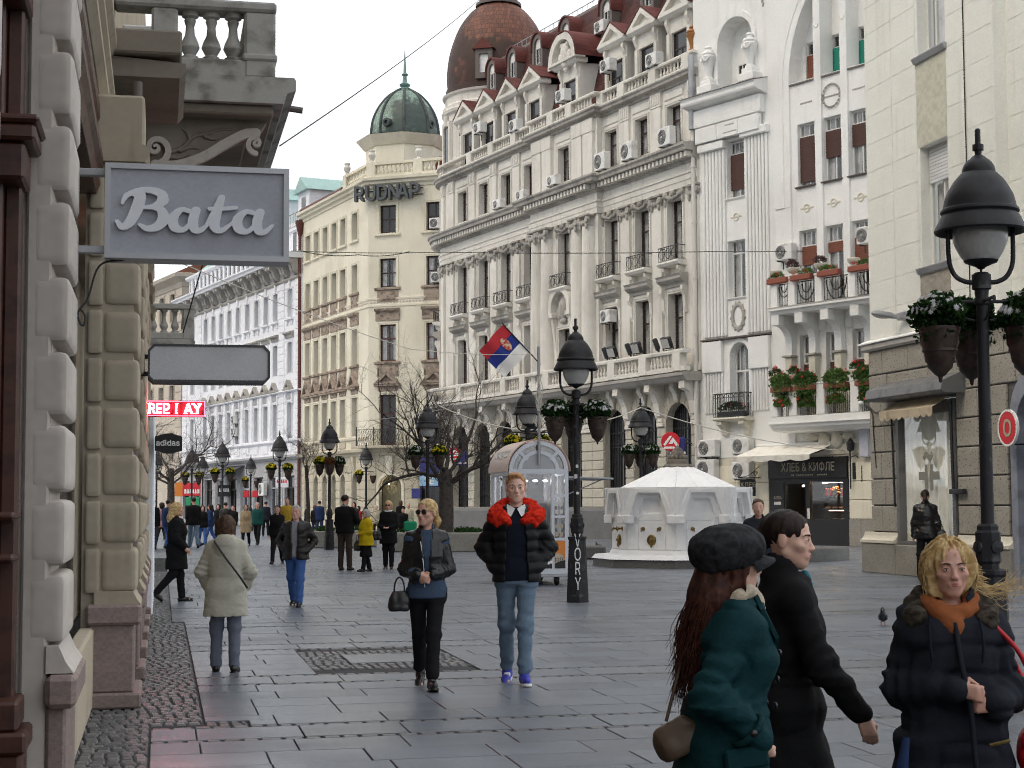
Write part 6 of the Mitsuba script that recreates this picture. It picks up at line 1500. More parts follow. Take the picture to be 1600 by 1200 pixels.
for z0,z1,o,mt in((5.98,6.2,0.22,'farwhite'),(9.6,9.75,0.28,'farwhite'),(4.75,5.1,0.4,'farlow'),(17.65,17.9,0.16,'bank_dark')):
 part(wb,'string_course',MB().mold([(0.02,z0),(-o*0.4,z0),(-o,z0+(z1-z0)*0.5),(-o,z1-0.02),(0.02,z1)],-31.6,0),'m_'+mt,T=WF)
part(wb,'cornice_wall',MB().box(-31.6,0,-0.02,0.3,17.9,19.0),'m_farlow',T=WF)
for i in range(14):
 x=-30.5+i*2.27
 part(wb,'scroll_bracket',MB().mold([(0.0,19.05),(-0.85,19.05),(-0.88,18.75),(-0.6,18.6),(-0.45,18.2),(-0.22,17.95),(0,17.9)],x-0.2,x+0.2).mold([(0.0,19.05),(-0.85,19.05),(-0.88,18.75),(-0.6,18.6),(-0.45,18.2),(-0.22,17.95),(0,17.9)],x+0.4,x+0.8).ball((x+0.3,-0.25,18.4),(0.25,0.2,0.35),1),'m_bank_dark',T=WF,kind='stuff')
part(wb,'main_cornice',MB().mold([(0.3,19.05),(-0.95,19.05),(-1.0,19.2),(-1.12,19.3),(-1.12,19.42),(0.3,19.6)],-31.6,0),'m_farwhite',T=WF)
part(wb,'attic',MB().box(-31.5,-4.2,0.5,0.9,19.5,21.2).box(-4.2,0,0.3,0.9,19.5,22.0),'m_farwhite',T=WF)
for i in range(22):
 x=-30.8+i*1.2
 part(wb,'attic_window',MB().box(x-0.28,x+0.28,0.47,0.52,19.75,21.0),'m_glass_dark',T=WF)
 part(wb,'attic_pilaster',MB().bev(x+0.4,x+0.8,0.36,0.51,19.5,21.2,0.02),'m_farwhite',T=WF)
part(wb,'attic_window',MB().box(-2.7,-2.0,0.27,0.32,19.8,21.4),'m_glass_dark',T=WF)
part(wb,'attic_cornice',MB().mold([(0.6,21.2),(0.3,21.2),(0.15,21.35),(0.15,21.5),(0.6,21.6)],-31.6,0),'m_farwhite',T=WF)
part(wb,'roof',MB().mold([(0.5,21.55),(4,24.2),(12,24.2),(12,21)],-31.5,0),'m_copper_roof',T=WF);mat('copper_roof',grime((0.30,0.44,0.42),(0.22,0.33,0.32),1.0),0.6,0.3)
for x in(-2.2,-7.0,-12):
 k=part(wb,'roof_dormer',MB().box(x-1.2,x+1.2,0.9,5,21.6,24.3),'m_farwhite',T=WF)
 part(k,'roof',MB().ext(Polygon([(x-1.5,24.2),(x,25.3),(x+1.5,24.2)]),0.6,5.2),'m_copper_roof',T=WF)
 part(k,'window',MB().box(x-0.4,x+0.4,0.86,0.9,22.3,23.8),'m_glass_dark',T=WF)
part(wb,'roof_railing',iron_panel(MB(),-12.0,0,21.6,22.6,0.2,0.5,False),'m_pipe_dark',T=WF,kind='stuff')
for x0,x1 in((-5.1,-3.7),(-1.3,-0.05),(-26.9,-25.6),(-31.5,-30.0)):
 for i in range(24):
  part(wb,'quoin',MB().bev(x0+0.01,x1-0.01,-0.06,0.01,5.2+i*0.52+0.02,5.2+(i+1)*0.52-0.02,0.015),'m_farwhite',T=WF)
gx=[-30.0,-26.6,-23.2,-19.8,-16.4,-13.0,-9.6,-6.2,-2.45]
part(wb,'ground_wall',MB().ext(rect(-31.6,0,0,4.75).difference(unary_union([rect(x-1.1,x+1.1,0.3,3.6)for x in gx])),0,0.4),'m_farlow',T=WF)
for i,x in enumerate(gx):
 part(wb,'shop_window',MB().box(x-1.1,x+1.1,0.3,0.34,0.3,3.6),'m_glass_dark',T=WF)
 part(wb,'shop_frame',MB().ext(rect(x-1.1,x+1.1,0.3,3.6).difference(unary_union([rect(x-1.0,x-0.05,0.4,2.7),rect(x+0.05,x+1.0,0.4,2.7),rect(x-1.0,x+1.0,2.8,3.5)])),0.2,0.29),'m_alu' if i%2 else 'm_frame_dark',T=WF)
 for j in range(7):part(wb,'pier_course',MB().bev(x+1.2,x+2.2,-0.05,0.01,0.3+j*0.6+0.03,0.3+(j+1)*0.6-0.03,0.02),'m_farlow',T=WF)
air_conditioner(WF,-15.2,7.9,-0.1,'air conditioner in a first floor window of the white terrace, over another one',0.9,0.7)
air_conditioner(WF,-15.2,6.9,-0.1,'air conditioner in a first floor window of the white terrace, under another one',0.9,0.7)
air_conditioner(WF,-7.6,2.2,-0.2,'air conditioner on the ground floor of the white terrace',1.3,0.95)
def shop_sign(x,z,w,h,mat_,txt,tm,label,y=-0.5,ang=-6):
 k=thing('shop_sign',label,'sign')
 T=frame((WF@[x,y,z,1])[:3],ang)
 part(k,'board',MB().bev(-w/2,w/2,-0.06,0.06,0,h,0.02),'m_'+mat_,T=T)
 if txt:
  m=MB();g=random.Random(len(label));x=-w*0.4
  while x<w*0.36:
   q=g.uniform(0.10,0.17)*w;m.ext(Polygon([(x,h*txt),(x+q*0.8,h*txt),(x+q*g.uniform(0.5,0.8),h*(txt+0.3)),(x+q*0.1,h*(txt+0.34))]),-0.07,-0.062);x+=q
  part(k,'lettering',m,tm,T=T,kind='stuff')
 part(k,'bracket',MB().box(-0.03,0.03,0.06,0.6,h*0.4,h*0.5),'m_iron',T=T)
shop_sign(-2.6,2.75,0.95,0.75,'farwhite',0.45,'m_redtext','white shop board with red marks on the white terrace');mat('redtext',(0.62,0.01,0.04),0.5,0.3)
shop_sign(-11.2,2.1,0.45,0.5,'red',None,None,'left small red square sign low on the white terrace');shop_sign(-8.9,2.1,0.45,0.5,'red',None,None,'right small red square sign low on the white terrace')
shop_sign(-17.0,2.2,1.0,0.9,'black',0.4,'m_white','black square hanging sign with pale marks on the white terrace')
shop_sign(-26.5,2.3,1.6,1.1,'red',0.2,'m_white','red and white poster on the far end of the white terrace')
shop_sign(-26.2,1.5,1.2,0.7,'green',None,None,'green poster under the red one at the far end of the white terrace')
shop_sign(-30.5,2.3,0.8,1.2,'orange',None,None,'orange square sign at the far left end of the white terrace')
k=thing('far_awning','dark grey drooping awning over the white terrace shops','awning')
part(k,'fabric',MB().mold([(0,4.6),(-1.6,3.9),(-1.7,3.6),(-1.66,3.6),(-1.55,3.84),(0,4.5)],-18.5,-13.2),'m_sign_dark',T=WF)
part(k,'arm',MB().tube([(-16,0,3.8),(-16,-1.55,3.8)],0.03,5),'m_iron',T=WF)
# ---- beige building at the end
EF=frame((-30.1,150.0),-62);EF2=frame((-30.1,150.0),20)
eb=thing('beige_building','beige stone building with red tiled eaves at the far end of the street','building')
fx=[-3,-6.5,-10,-13.5,-17];
hl=[rect(x-0.7,x+0.7,z,z+2.6)for x in fx for z in(5.6,10,14.5,18.5)]
part(eb,'wall',MB().ext(rect(-20,0,0,22.3).difference(unary_union(hl)),0,0.4),'m_farbeige',T=EF)
part(eb,'wall',MB().ext(rect(0,9,0,22.3),0,0.4),'m_farbeige',T=EF2)
part(eb,'interior',MB().box(-20,-0.5,0.7,0.75,0,22),'m_room',T=EF)
for x in fx:
 for z in(5.6,10,14.5,18.5):window(eb,EF,x,z+0.01,1.38,2.58,'frame_dark',0.25,(1,0.6),dark=True,fw=0.12,surround='farbeige',sr=(0.2,0.06))
for i in range(24):part(eb,'quoin',MB().bev(-1.9,0.08,-0.08,0.02,3.0+i*0.8+0.05,3.0+(i+1)*0.8-0.05,0.02),'m_farbeige',T=EF)
pl_=[w2(EF,-20),w2(EF,0),w2(EF2,9)]
part(eb,'cornice',MB().sweep([(-0.1,21.5),(0.1,21.5),(0.2,21.9),(0.9,22.3),(1.0,22.6),(-0.1,22.8)],pl_),'m_farbeige')
part(eb,'roof',MB().mold([(-0.9,22.62),(5,25.5),(12,25.5),(12,22)],-20,0.5),'m_roof_tile',T=EF);mat('roof_tile',(0.17,0.075,0.05),0.8,0.2)
part(eb,'ground_course',MB().bev(-20,0.02,-0.12,0.02,4.2,4.9,0.03).bev(-20,0.02,-0.1,0.02,9.0,9.4,0.03),'m_farbeige',T=EF,kind='stuff')
FFr=frame((-62,190),12)
fb=thing('street_end_building','pale building closing the far end of the street','building')
fx=[4+4*i for i in range(8)]
hl=[rect(x-0.8,x+0.8,z,z+2.4)for x in fx for z in(5.5,9.5,13.5)]
part(fb,'wall',MB().ext(rect(0,38,0,19).difference(unary_union(hl)),0,0.4),'m_farwhite',T=FFr)
part(fb,'interior',MB().box(0,38,0.6,0.65,0,19),'m_room',T=FFr)
for x in fx:
 for z in(5.5,9.5,13.5):window(fb,FFr,x,z+0.01,1.58,2.38,'frame_dark',0.25,(1,0.6),dark=True,fw=0.12)
 part(fb,'shop_window',MB().box(x-1.4,x+1.4,-0.02,0.02,0.4,3.6),'m_glass_dark',T=FFr)
part(fb,'cornice',MB().mold([(0.05,18.2),(-0.5,18.6),(-0.5,18.9),(0.05,19.1)],0,38),'m_farwhite',T=FFr)
# ---- street lamps
_rt=np.cross(fw_,up_);
def at(px,py,Y):
 """the point seen at that spot of the photograph (1600x1200), Y metres away along the view"""
 d=fw_+_rt*(px-800)/FOCAL+up_*(600-py)/FOCAL
 return np.array([0,0,EYE])+d*Y/d[1]
def lamp_parts():
 o={}
 m=MB().lathe([(0.0,0.0),(0.175,0.0),(0.175,0.03),(0.135,0.98),(0.15,1.0),(0.15,1.03),(0.12,1.04),(0,1.04)],seg=8)
 o['base']=shape(m,'m_lamp_iron')
 m=MB().lathe([(0.085,1.04),(0.085,1.08),(0.10,1.10),(0.10,1.32),(0.085,1.34),(0.085,1.37),(0.07,1.39),(0,1.39)],seg=8)
 for a in range(4):m.lathe([(0.05,0),(0.05,0.012),(0,0.02)],seg=10,T=rotz(a*PI/2+PI/8)@tr(0,-0.095,1.21)@rotx(PI/2))
 o['collar']=shape(m,'m_lamp_iron',30)
 o['pole']=shape(MB().lathe([(0.052,1.38),(0.050,2.2),(0.048,2.4),(0.046,3.10),(0.06,3.11),(0.06,3.14),(0.05,3.16),(0.055,3.20),(0.055,3.22),(0.075,3.23),(0.075,3.34),(0.05,3.36),(0,3.36)],seg=14),'m_lamp_iron',35)
 for s in(-1,1):
  p=smoothline([(s*0.06,0,3.28),(s*0.13,0,3.29),(s*0.20,0,3.33),(s*0.245,0,3.42),(s*0.255,0,3.54),(s*0.255,0,3.72)],5)
  o['arm' if s<0 else 'arm_001']=shape(MB().tube(p,0.019,8),'m_lamp_iron',True)
 hp=[(0.0,4.29),(0.05,4.285)]+[(0.13*math.sin(t),4.155+0.13*math.cos(t))for t in np.linspace(0.5,PI/2,7)]+[tuple(q)for q in smoothline([(0.145,4.145),(0.20,4.08),(0.26,3.97),(0.285,3.87)],4)]+[(0.30,3.86),(0.305,3.84),(0.29,3.82),(0.305,3.80),(0.345,3.72),(0.355,3.69),(0.345,3.675),(0.325,3.69),(0.27,3.80),(0.0,3.82)]
 o['hood']=shape(MB().lathe(hp,seg=32),'m_lamp_hood',35)
 o['globe']=shape(MB().lathe([(0.0,3.79)]+[tuple(q)for q in smoothline([(0.20,3.76),(0.213,3.66),(0.20,3.58),(0.155,3.49),(0.115,3.44)],4)]+[(0.0,3.43)],seg=24),'m_lamp_glass',50)
 o['globe_cap']=shape(MB().lathe([(0.0,3.462),(0.115,3.462),(0.135,3.455),(0.125,3.44),(0.09,3.425),(0.04,3.405),(0.025,3.39),(0.01,3.385),(0.008,3.34),(0.0,3.335)],seg=18),'m_lamp_iron',35)
 o['finial']=shape(MB().lathe([(0.05,4.28),(0.025,4.30),(0.03,4.33),(0.045,4.335),(0.045,4.38),(0.022,4.385),(0.022,4.50),(0.012,4.51),(0,4.51)],seg=10),'m_lamp_iron',35)
 m=MB()
 for a in range(4):
  T=rotz(a*PI/2)
  m.tube([(0.05,0,3.13),(0.33,0,3.13),(0.33,0,3.10)],0.014,6,T).tube(smoothline([(0.06,0,2.98),(0.13,0,3.0),(0.20,0,3.06),(0.22,0,3.12)],4),0.009,5,T)
 o['cross_arm']=shape(m,'m_lamp_iron')
 return o
_LP=lamp_parts()
_POT={}
def pot_parts(kind,seed):
 def b():
  o={}
  pp=[(0.0,2.90),(0.135,2.90),(0.15,2.925),(0.165,2.93),(0.165,2.90),(0.155,2.885),(0.15,2.80),(0.135,2.765),(0.138,2.74),(0.125,2.725),(0.115,2.66),(0.10,2.64),(0.095,2.61),(0.06,2.575),(0.045,2.555),(0.02,2.54),(0.012,2.50),(0,2.49)]
  o['bowl']=shape(MB().lathe(pp,seg=20),'m_pot',40)
  o['hanger']=shape(MB().tube([(0.15,0,2.92),(0.0,0,3.12)],0.006,4).tube([(-0.15,0,2.92),(0,0,3.12)],0.006,4),'m_iron')
  if kind=='bare':return o
  c=(0,0,3.0)
  if kind=='dry':
   o['foliage']=shape(MB().add(*leaf_cloud(500,(0,0,2.98),(0.20,0.20,0.18),0.06,seed)),'m_dry')
  else:
   o['foliage']=shape(MB().add(*leaf_cloud(1500,c,(0.215,0.215,0.19),0.05,seed)).add(*leaf_cloud(160,(0,0,2.86),(0.21,0.21,0.14),0.04,seed+5)),'m_leaf_dark')
   o['foliage_001']=shape(MB().add(*leaf_cloud(420,c,(0.225,0.225,0.2),0.045,seed+3)),'m_leaf')
   n=60 if kind=='white' else(90 if kind=='yellow' else 10)
   o['blossom']=shape(MB().add(*flower_cloud(n,(0,0,3.02),(0.20,0.20,0.17),0.030 if kind=='white' else 0.036,seed,9)),'m_petal_white' if kind=='white' else 'm_petal_yellow')
  return o
 return cached(('pot',kind,seed),b)
LAMPS=[((3.70,12.91),0.0,'tall black bell hooded street lamp in front of the corner building, nearest to the viewer',{0:'white',2:'white',1:'leafy',3:None}),((1.02,26.27),0.1,'black bell hooded street lamp with graffiti on its base beside the kiosk',{0:'white',2:'white',1:'leafy'}),(tuple(at(824,640,39.5)[:2]),0.0,'black bell hooded street lamp whose hood rises behind the kiosk flagpole',{0:'yellow',2:'yellow'}),(tuple(at(668,640,46.7)[:2]),0.0,'black street lamp with one white and one yellow flower pot beside the big bare tree',{0:'yellow',2:'white'}),(tuple(at(515,690,57.0)[:2]),0.15,'black street lamp with yellow and white pots in front of the domed corner building',{0:'white',2:'yellow',1:'yellow',3:'dry'}),(tuple(at(572,700,80.0)[:2]),0.0,'slim black street lamp near the arched doorway of the domed corner building',{0:'bare',2:'yellow'}),(tuple(at(437,690,66.0)[:2]),0.0,'black street lamp with two yellow flower pots, the first before the white terrace',{0:'yellow',2:'yellow'}),(tuple(at(348,700,74.0)[:2]),0.0,'black street lamp with two yellow pots in the middle of the white terrace',{0:'yellow',2:'yellow'}),(tuple(at(300,710,82.0)[:2]),0.0,'black street lamp with yellow pots just right of the black oval sign',{0:'yellow',2:'yellow'}),(tuple(at(317,725,96.0)[:2]),0.0,'small far street lamp close behind another lamp right of the black oval sign',{}),(tuple(at(392,720,98.0)[:2]),0.0,'small far street lamp with a yellow pot low in front of the white terrace',{0:'bare',2:'yellow'}),(tuple(at(245,715,88.0)[:2]),0.0,'leftmost far street lamp without flower pots, beside the left building',{}),(tuple(at(1001,680,46.7)[:2]),0.0,'black street lamp with white flower pots standing behind the marble fountain',{0:'white',2:'white',1:'white'}),]
for i,(xy,rot,lb_,pots)in enumerate(LAMPS):
 k=thing('street_lamp',lb_,'street lamp')
 T=tr(xy[0],xy[1],0)@rotz(rot)
 for s,d in _LP.items():scene[f'{k}__{s}']={**d,'to_world':mat4(T)}
 for a,kind in pots.items():
  if not kind:continue
  nm={'white':'white flowering','yellow':'yellow flowering','leafy':'green leafy','dry':'dry brown leaved','bare':'empty'}[kind]
  side=('right','far','left','near')[a]
  p=thing('flower_pot',f'{nm} pot hanging on the {side} arm of the '+('nearest street lamp','kiosk street lamp','street lamp behind the kiosk','street lamp by the big tree','lamp before the domed corner','slim doorway street lamp','first terrace lamp','middle white terrace lamp','oval sign street lamp','','small far street lamp','','lamp behind fountain')[i],'flower pot')
  Tp=T@rotz(a*PI/2)@tr(0.34,0,0)@rotz(-a)
  for s,d in pot_parts(kind,a+(i if i<2 else 3)).items():scene[f'{p}__{s}']={**d,'to_world':mat4(Tp)}
part('flower_pot','paper_strip',MB().box(-0.10,0.10,-0.152,-0.149,2.80,2.85),'m_lightblue',T=tr(3.70+0.34,12.91,0)@rotz(0.35))
v,f=letters('YЯOV',0.13,0.002,False).arr()
m=MB()
for ch,z in(('V',0.88),('O',0.66),('R',0.44),('Y',0.2)):
 v,f=letters(ch,0.2,0.003).arr();m.add(v*[0.55,1,1]+[0.0,0,z],f,None)
va,fa=m.arr();va=va+[0,0,0];va[:,1]+=-0.1325-0.037*(1-va[:,2])
part('street_lamp_001','graffiti',(va,fa),'m_white',T=tr(1.02,26.27,0)@rotz(0.0),label='white scrawled graffiti letters on the lamp base',kind='stuff')
m=MB()
for z,a,w,h in((1.95,-0.3,0.05,0.07),(2.12,0.1,0.04,0.05),(1.7,0.2,0.05,0.04)):m.box(-w/2,w/2,-0.054,-0.0535,z,z+h,rotz(a))
part('street_lamp_001','sticker',m,'m_offwhite',T=tr(1.02,26.27,0),kind='stuff')
# ---- kiosk
KF=frame((*(at(843,912,31.5)[:2]),),10.0)
k=thing('kiosk','small silver vending kiosk with arched glazed front and rounded orange roof','kiosk')
W_,SP,D_=0.575,2.17,2.2
o=arch(-W_,W_,0.22,SP,20);fr=o.difference(o.buffer(-0.075))
a45=[LineString([(0.33*math.cos(t),SP+0.33*math.sin(t)),(W_*math.cos(t),SP+W_*math.sin(t))]).buffer(0.028)for t in(PI/4,3*PI/4)]
inner=arch(-0.40,0.40,SP,SP,16).difference(arch(-0.33,0.33,SP,SP,16))
bars=unary_union([fr,rect(-W_,W_,SP-0.05,SP+0.04),inner]+a45+[rect(-W_,W_,0.22,0.32)]+[rect(s*0.27-0.03,s*0.27+0.03,0.22,SP)for s in(-1,1)]+[rect(s*0.40-0.17,s*0.40+0.17,z,z+0.05)for s in(-1,1)for z in(0.85,1.28,1.68)]).intersection(o)
part(k,'frame',MB().ext(bars,0,0.07),'m_alu',T=KF)
part(k,'lunette',MB().ext(arch(-0.33,0.33,SP+0.03,SP+0.03,16),0.02,0.05),'m_zinc',T=KF)
part(k,'pane',MB().ext(o.buffer(-0.03),0.04,0.044),'m_pane',T=KF)
part(k,'fan_print',MB().ext(arch(-0.54,0.54,SP+0.02,SP+0.02,16).difference(arch(-0.36,0.36,SP,SP+0.02,16)),0.05,0.056),'m_fanprint',T=KF);mat('fanprint',grime((0.03,0.03,0.035),(0.16,0.12,0.08),3.0,0.5,0.7),0.4,0.4)
m=MB();n=20;t=np.linspace(0,PI,n+1)
po=Polygon([(0.62*math.cos(q),SP+0.62*math.sin(q))for q in t]+[(0.6*math.cos(q),SP+0.6*math.sin(q))for q in t[::-1]])
part(k,'roof',MB().ext(po,-0.01,D_+0.02),'m_kiosk_roof',50,T=KF);mat('kiosk_roof',(0.46,0.32,0.25),0.4,0.5)
m=MB();g_=random.Random(9)
for i in range(9):
 a=PI-0.42-g_.uniform(0.0,0.10);y=0.35+i*0.17
 m.tube([(0.624*math.cos(a),y,SP+0.624*math.sin(a)),(0.626*math.cos(a-0.12),y+0.03,SP+0.626*math.sin(a-0.12)),(0.624*math.cos(a-0.24),y+0.02,SP+0.624*math.sin(a-0.24))],0.022,4)
part(k,'roof_marks',m,'m_offwhite',T=KF,kind='stuff')
for s in(-1,1):
 side=rect(0.0,D_,0.22,SP).difference(unary_union([rect(0.08+i*0.7,0.08+i*0.7+0.62,0.9,SP-0.08)for i in range(3)]))
 x=s*(W_-0.035)
 part(k,'side_panel',MB().ext(side,-0.035,0.035,tr(x,0,0)@rotz(PI/2)),'m_alu',T=KF)
 part(k,'side_pane',MB().box(x-0.002,x+0.002,0.05,D_-0.05,0.9,SP-0.05),'m_pane',T=KF)
part(k,'back_panel',MB().ext(o,D_-0.05,D_),'m_sign_dark',T=KF)
part(k,'floor',MB().bev(-W_+0.01,W_-0.01,0.0,D_,0.16,0.218,0.01),'m_zinc',T=KF)
part(k,'counter',MB().bev(-0.5,0.5,0.5,1.2,0.23,1.0,0.02).bev(-0.45,0.45,1.5,2.1,0.23,1.6,0.02),'m_steel',T=KF,kind='stuff')
part(k,'lower_panel',MB().box(0.30,0.50,-0.012,-0.002,0.33,0.84).box(-0.50,-0.30,-0.012,-0.002,0.33,0.84),'m_orange',T=KF,kind='stuff')
part(k,'lower_panel',MB().box(-0.24,0.24,-0.012,-0.002,0.33,0.95),'m_orange',T=KF)
m=MB()
for s,c in((1,0.40),(-1,-0.40),(0,0.0)):
 w=0.10 if s else 0.24;hl_=Polygon([(c-w,0.33),(c+w,0.33),(c+w,0.50),(c+w*0.2,0.60),(c-w,0.62)]);m.ext(hl_,-0.016,-0.0125)
part(k,'hill_print',m,'m_canvas',T=KF,kind='stuff')
m=MB()
for s,c in((1,0.40),(-1,-0.40),(0,0.0)):
 w=0.10 if s else 0.24;m.ext(Polygon([(c-w,0.33),(c+w,0.33),(c+w,0.48),(c,0.46),(c-w,0.42)]),-0.02,-0.0165)
 for i in range(6):m.box(c-w+i*w/3,c-w+i*w/3+0.012,-0.02,-0.0165,0.44,0.53)
part(k,'silhouette_print',m,'m_black',T=KF,kind='stuff')
for x,z in((0.20,0.43),(0.10,0.41)):part(k,'butterfly_print',MB().ext(unary_union([Point(x-0.025,z).buffer(0.03),Point(x+0.025,z+0.015).buffer(0.03)]),-0.024,-0.0205),'m_white',T=KF)
for z in(0.93,1.08,1.36,1.50):
 for x in(0.35,0.44):part(k,'sticker',MB().box(x-0.03,x+0.03,0.034,0.037,z,z+0.08),'m_gold' if z<1.2 else 'm_offwhite',T=KF)
for s in(-1,1):
 for y in(0.25,1.9):part(k,'wheel',MB().lathe([(0,-0.04),(0.09,-0.04),(0.10,-0.02),(0.10,0.02),(0.09,0.04),(0,0.04)],seg=14,T=tr(s*0.38,y,0.10)@roty(PI/2)),'m_black',40,T=KF)
part(k,'jack',MB().tube([(-0.52,0.05,0.2),(-0.52,0.05,0.03)],0.02,6).box(-0.58,-0.46,0.0,0.1,0,0.03),'m_iron',T=KF)
part(k,'side_hatch',MB().bev(0.6,1.5,0.15,1.9,0,0.035,0.008,tr(0.0,0,2.06)@roty(math.radians(2))).tube([(0.6,0.3,1.72),(1.35,0.3,2.03)],0.012,5),'m_zinc',T=KF,kind='stuff')
for i in range(4):
 kk=numbered(k+'__ceiling_lamp');scene[kk]={**shape(MB().ball((-0.3+0.2*i,0.9,2.0),(0.05,0.05,0.02),1),'m_white',T=KF),'emitter':{'type':'area','radiance':col((7,7,7.5))}}
k=thing('flagpole','thin white flagpole wrapped with rope, fixed on the front of the kiosk','flagpole')
part(k,'pole',MB().tube([(0.0,-0.05,2.30),(0.0,-0.05,4.55)],0.028,8),'m_zinc',True,T=KF)
m=MB();g_=random.Random(6)
for i in range(7):
 x=g_.uniform(-.05,.05);m.tube(smoothline([(x*.5,-0.09,3.98),(x+g_.uniform(-.05,.05),-0.1,3.75),(x*1.3,-0.1,3.5),(x*.3-0.02,-0.09,3.32)],4),0.008,4)
part(k,'rope',m,'m_rope',T=KF,kind='stuff')
# ---- fountain
fc=at(1061,888,41.1)[:2]
FO=tr(fc[0],fc[1],0)@scl(0.90,0.90,1.0);k=thing('marble_fountain','octagonal white marble drinking fountain with faceted roof and brass spouts','fountain')
ANG0=math.radians(-90-8.0)-math.atan2(fc[0],fc[1])*0
def octa_(R,off=0.0):return[(R*math.cos(ANG0+off+i*PI/4),R*math.sin(ANG0+off+i*PI/4))for i in range(8)]
def prism_frustum(m,R0,z0,R1,z1):
 a,b_=octa_(R0),octa_(R1);v=[(*p,z0)for p in a]+[(*p,z1)for p in b_];f=[]
 for i in range(8):
  j=(i+1)%8;f+=[[i,j,8+j],[i,8+j,8+i]]
 f+=[[0,i+1,i]for i in range(1,7)]+[[8,8+i,8+i+1]for i in range(1,7)]
 return m.add(v,f)
m=MB();prism_frustum(m,2.38,0.0,2.36,0.20);part(k,'step',m,'m_granite_dark',T=FO)
m=MB();prism_frustum(m,2.42,0.201,2.30,0.30);part(k,'step_top',m,'m_marble',T=FO)
m=MB();prism_frustum(m,1.92,0.301,1.86,0.42);part(k,'plinth',m,'m_marble',T=FO)
m=MB();prism_frustum(m,1.78,0.421,1.78,1.9);part(k,'core',m,'m_marble',T=FO)
s8=math.cos(PI/8);hw_=1.84*math.sin(PI/8)
for i in range(8):
 am=ANG0+PI/8+i*PI/4
 T=FO@rotz(am+PI/2)@tr(0,-1.84*s8,0)
 for x0,x1 in((-hw_,-0.40),(-0.40,0.40),(0.40,hw_)):part(k,'facing_slab',MB().bev(x0+0.003,x1-0.003,-0.0,0.12,0.43,1.12,0.004),'m_marble',T=T)
 part(k,'facing_slab',MB().bev(-hw_,hw_,0.0,0.12,1.124,1.3,0.004),'m_marble',T=T)
 W1=(1.84*s8+0.15)*math.tan(PI/8)
 def trap(b,t_,z0,z1):return Polygon([(-b,z0),(-b,z0+(z1-z0)*0.38),(-t_,z1),(t_,z1),(b,z0+(z1-z0)*0.38),(b,z0)])
 outer=rect(-W1,W1,1.20,1.93)
 part(k,'arch_hood',MB().ext(outer.difference(trap(0.53,0.33,1.0,1.80)),-0.18,0.06),'m_marble',T=T)
 part(k,'arch_border',MB().ext(trap(0.62,0.40,1.19,1.88).difference(trap(0.53,0.33,1.0,1.80)),-0.21,-0.181),'m_marble',T=T)
 part(k,'arch_step',MB().ext(trap(0.53,0.33,1.21,1.80).difference(trap(0.40,0.24,1.0,1.66)),-0.06,0.05),'m_marble',T=T)
 for s in(-1,1):
  part(k,'tap',MB().lathe([(0,0),(0.05,0.0),(0.05,0.02),(0.025,0.03),(0.02,0.09),(0.035,0.10),(0.035,0.12),(0,0.12)],seg=8,T=tr(s*0.24,-0.0,0.93)@rotx(PI/2)).tube([(s*0.24,-0.09,0.95),(s*0.24,-0.14,0.92),(s*0.24,-0.15,0.86)],0.018,6),'m_brass',40,T=T)
 part(k,'medallion',MB().lathe([(0,0),(0.13,0.0),(0.135,0.03),(0.11,0.05),(0.10,0.035),(0.06,0.05),(0.05,0.08),(0.03,0.10),(0,0.09)],seg=14,T=tr(0,0.0,0.66)@rotx(PI/2)).ball((0,-0.05,0.54),(0.03,0.04,0.06),1),'m_brass',40,T=T)
 Tc=FO@rotz(ANG0+i*PI/4+PI/2)@tr(0,-1.98,0)
 part(k,'corner_block',MB().bev(-0.24,0.24,-0.06,0.16,1.06,1.26,0.015),'m_marble',T=Tc)
 part(k,'shield',MB().ext(Polygon([(-0.05,1.22),(0.05,1.22),(0.05,1.15),(0,1.09),(-0.05,1.15)]),-0.08,-0.055),'m_white',T=Tc)
 part(k,'corner_fan',MB().ext(Polygon([(-0.20,1.91),(0.20,1.91),(0.05,1.30),(-0.05,1.30)]),-0.035,0.0),'m_marble',T=Tc@tr(0,-0.0,0))
m=MB();R0,R1=1.78,0.42
for i in range(8):
 for j in range(2):
  a,b_=octa_(R0),octa_(R1)
  p,q=np.array(a[i]),np.array(a[(i+1)%8]);p1,q1=np.array(b_[i]),np.array(b_[(i+1)%8])
  u0,u1=j/2+0.004,(j+1)/2-0.004
  V=[(*(p+(q-p)*u0),1.86),(*(p+(q-p)*u1),1.86),(*(p1+(q1-p1)*u1),2.44),(*(p1+(q1-p1)*u0),2.44)]
  V=np.array(V);W=V-[0,0,0.06]
  part(k,'roof_slab',MB().add(np.vstack([V,W]),[[0,1,2],[0,2,3],[4,6,5],[4,7,6],[0,4,5],[0,5,1],[1,5,6],[1,6,2],[2,6,7],[2,7,3],[3,7,4],[3,4,0]]),'m_marble',T=FO)
m=MB();prism_frustum(m,1.86,1.78,0.41,2.40);part(k,'roof_core',m,'m_granite_dark',T=FO)
fn_=part(k,'finial',MB().lathe([(0,2.40),(0.42,2.40),(0.42,2.46),(0.36,2.50),(0.29,2.52),(0.29,2.60),(0.27,2.62),(0.27,2.64),(0,2.64)],seg=24),'m_bronze_stone',40,T=FO)
for i in range(14):part(fn_,'bead',MB().ball((0.235*math.cos(i*2*PI/14),0.235*math.sin(i*2*PI/14),2.685),0.058,1),'m_bronze_stone',True,T=FO)
part(fn_,'cap',MB().lathe([(0,2.72),(0.19,2.72),(0.18,2.80),(0.12,2.89),(0.05,2.93),(0.03,2.97),(0,2.99)],seg=20),'m_bronze_stone',40,T=FO)
k=thing('stone_bench','low curved dark stone bench to the right of the fountain','bench')
bc=at(1180,885,44.0)[:2]
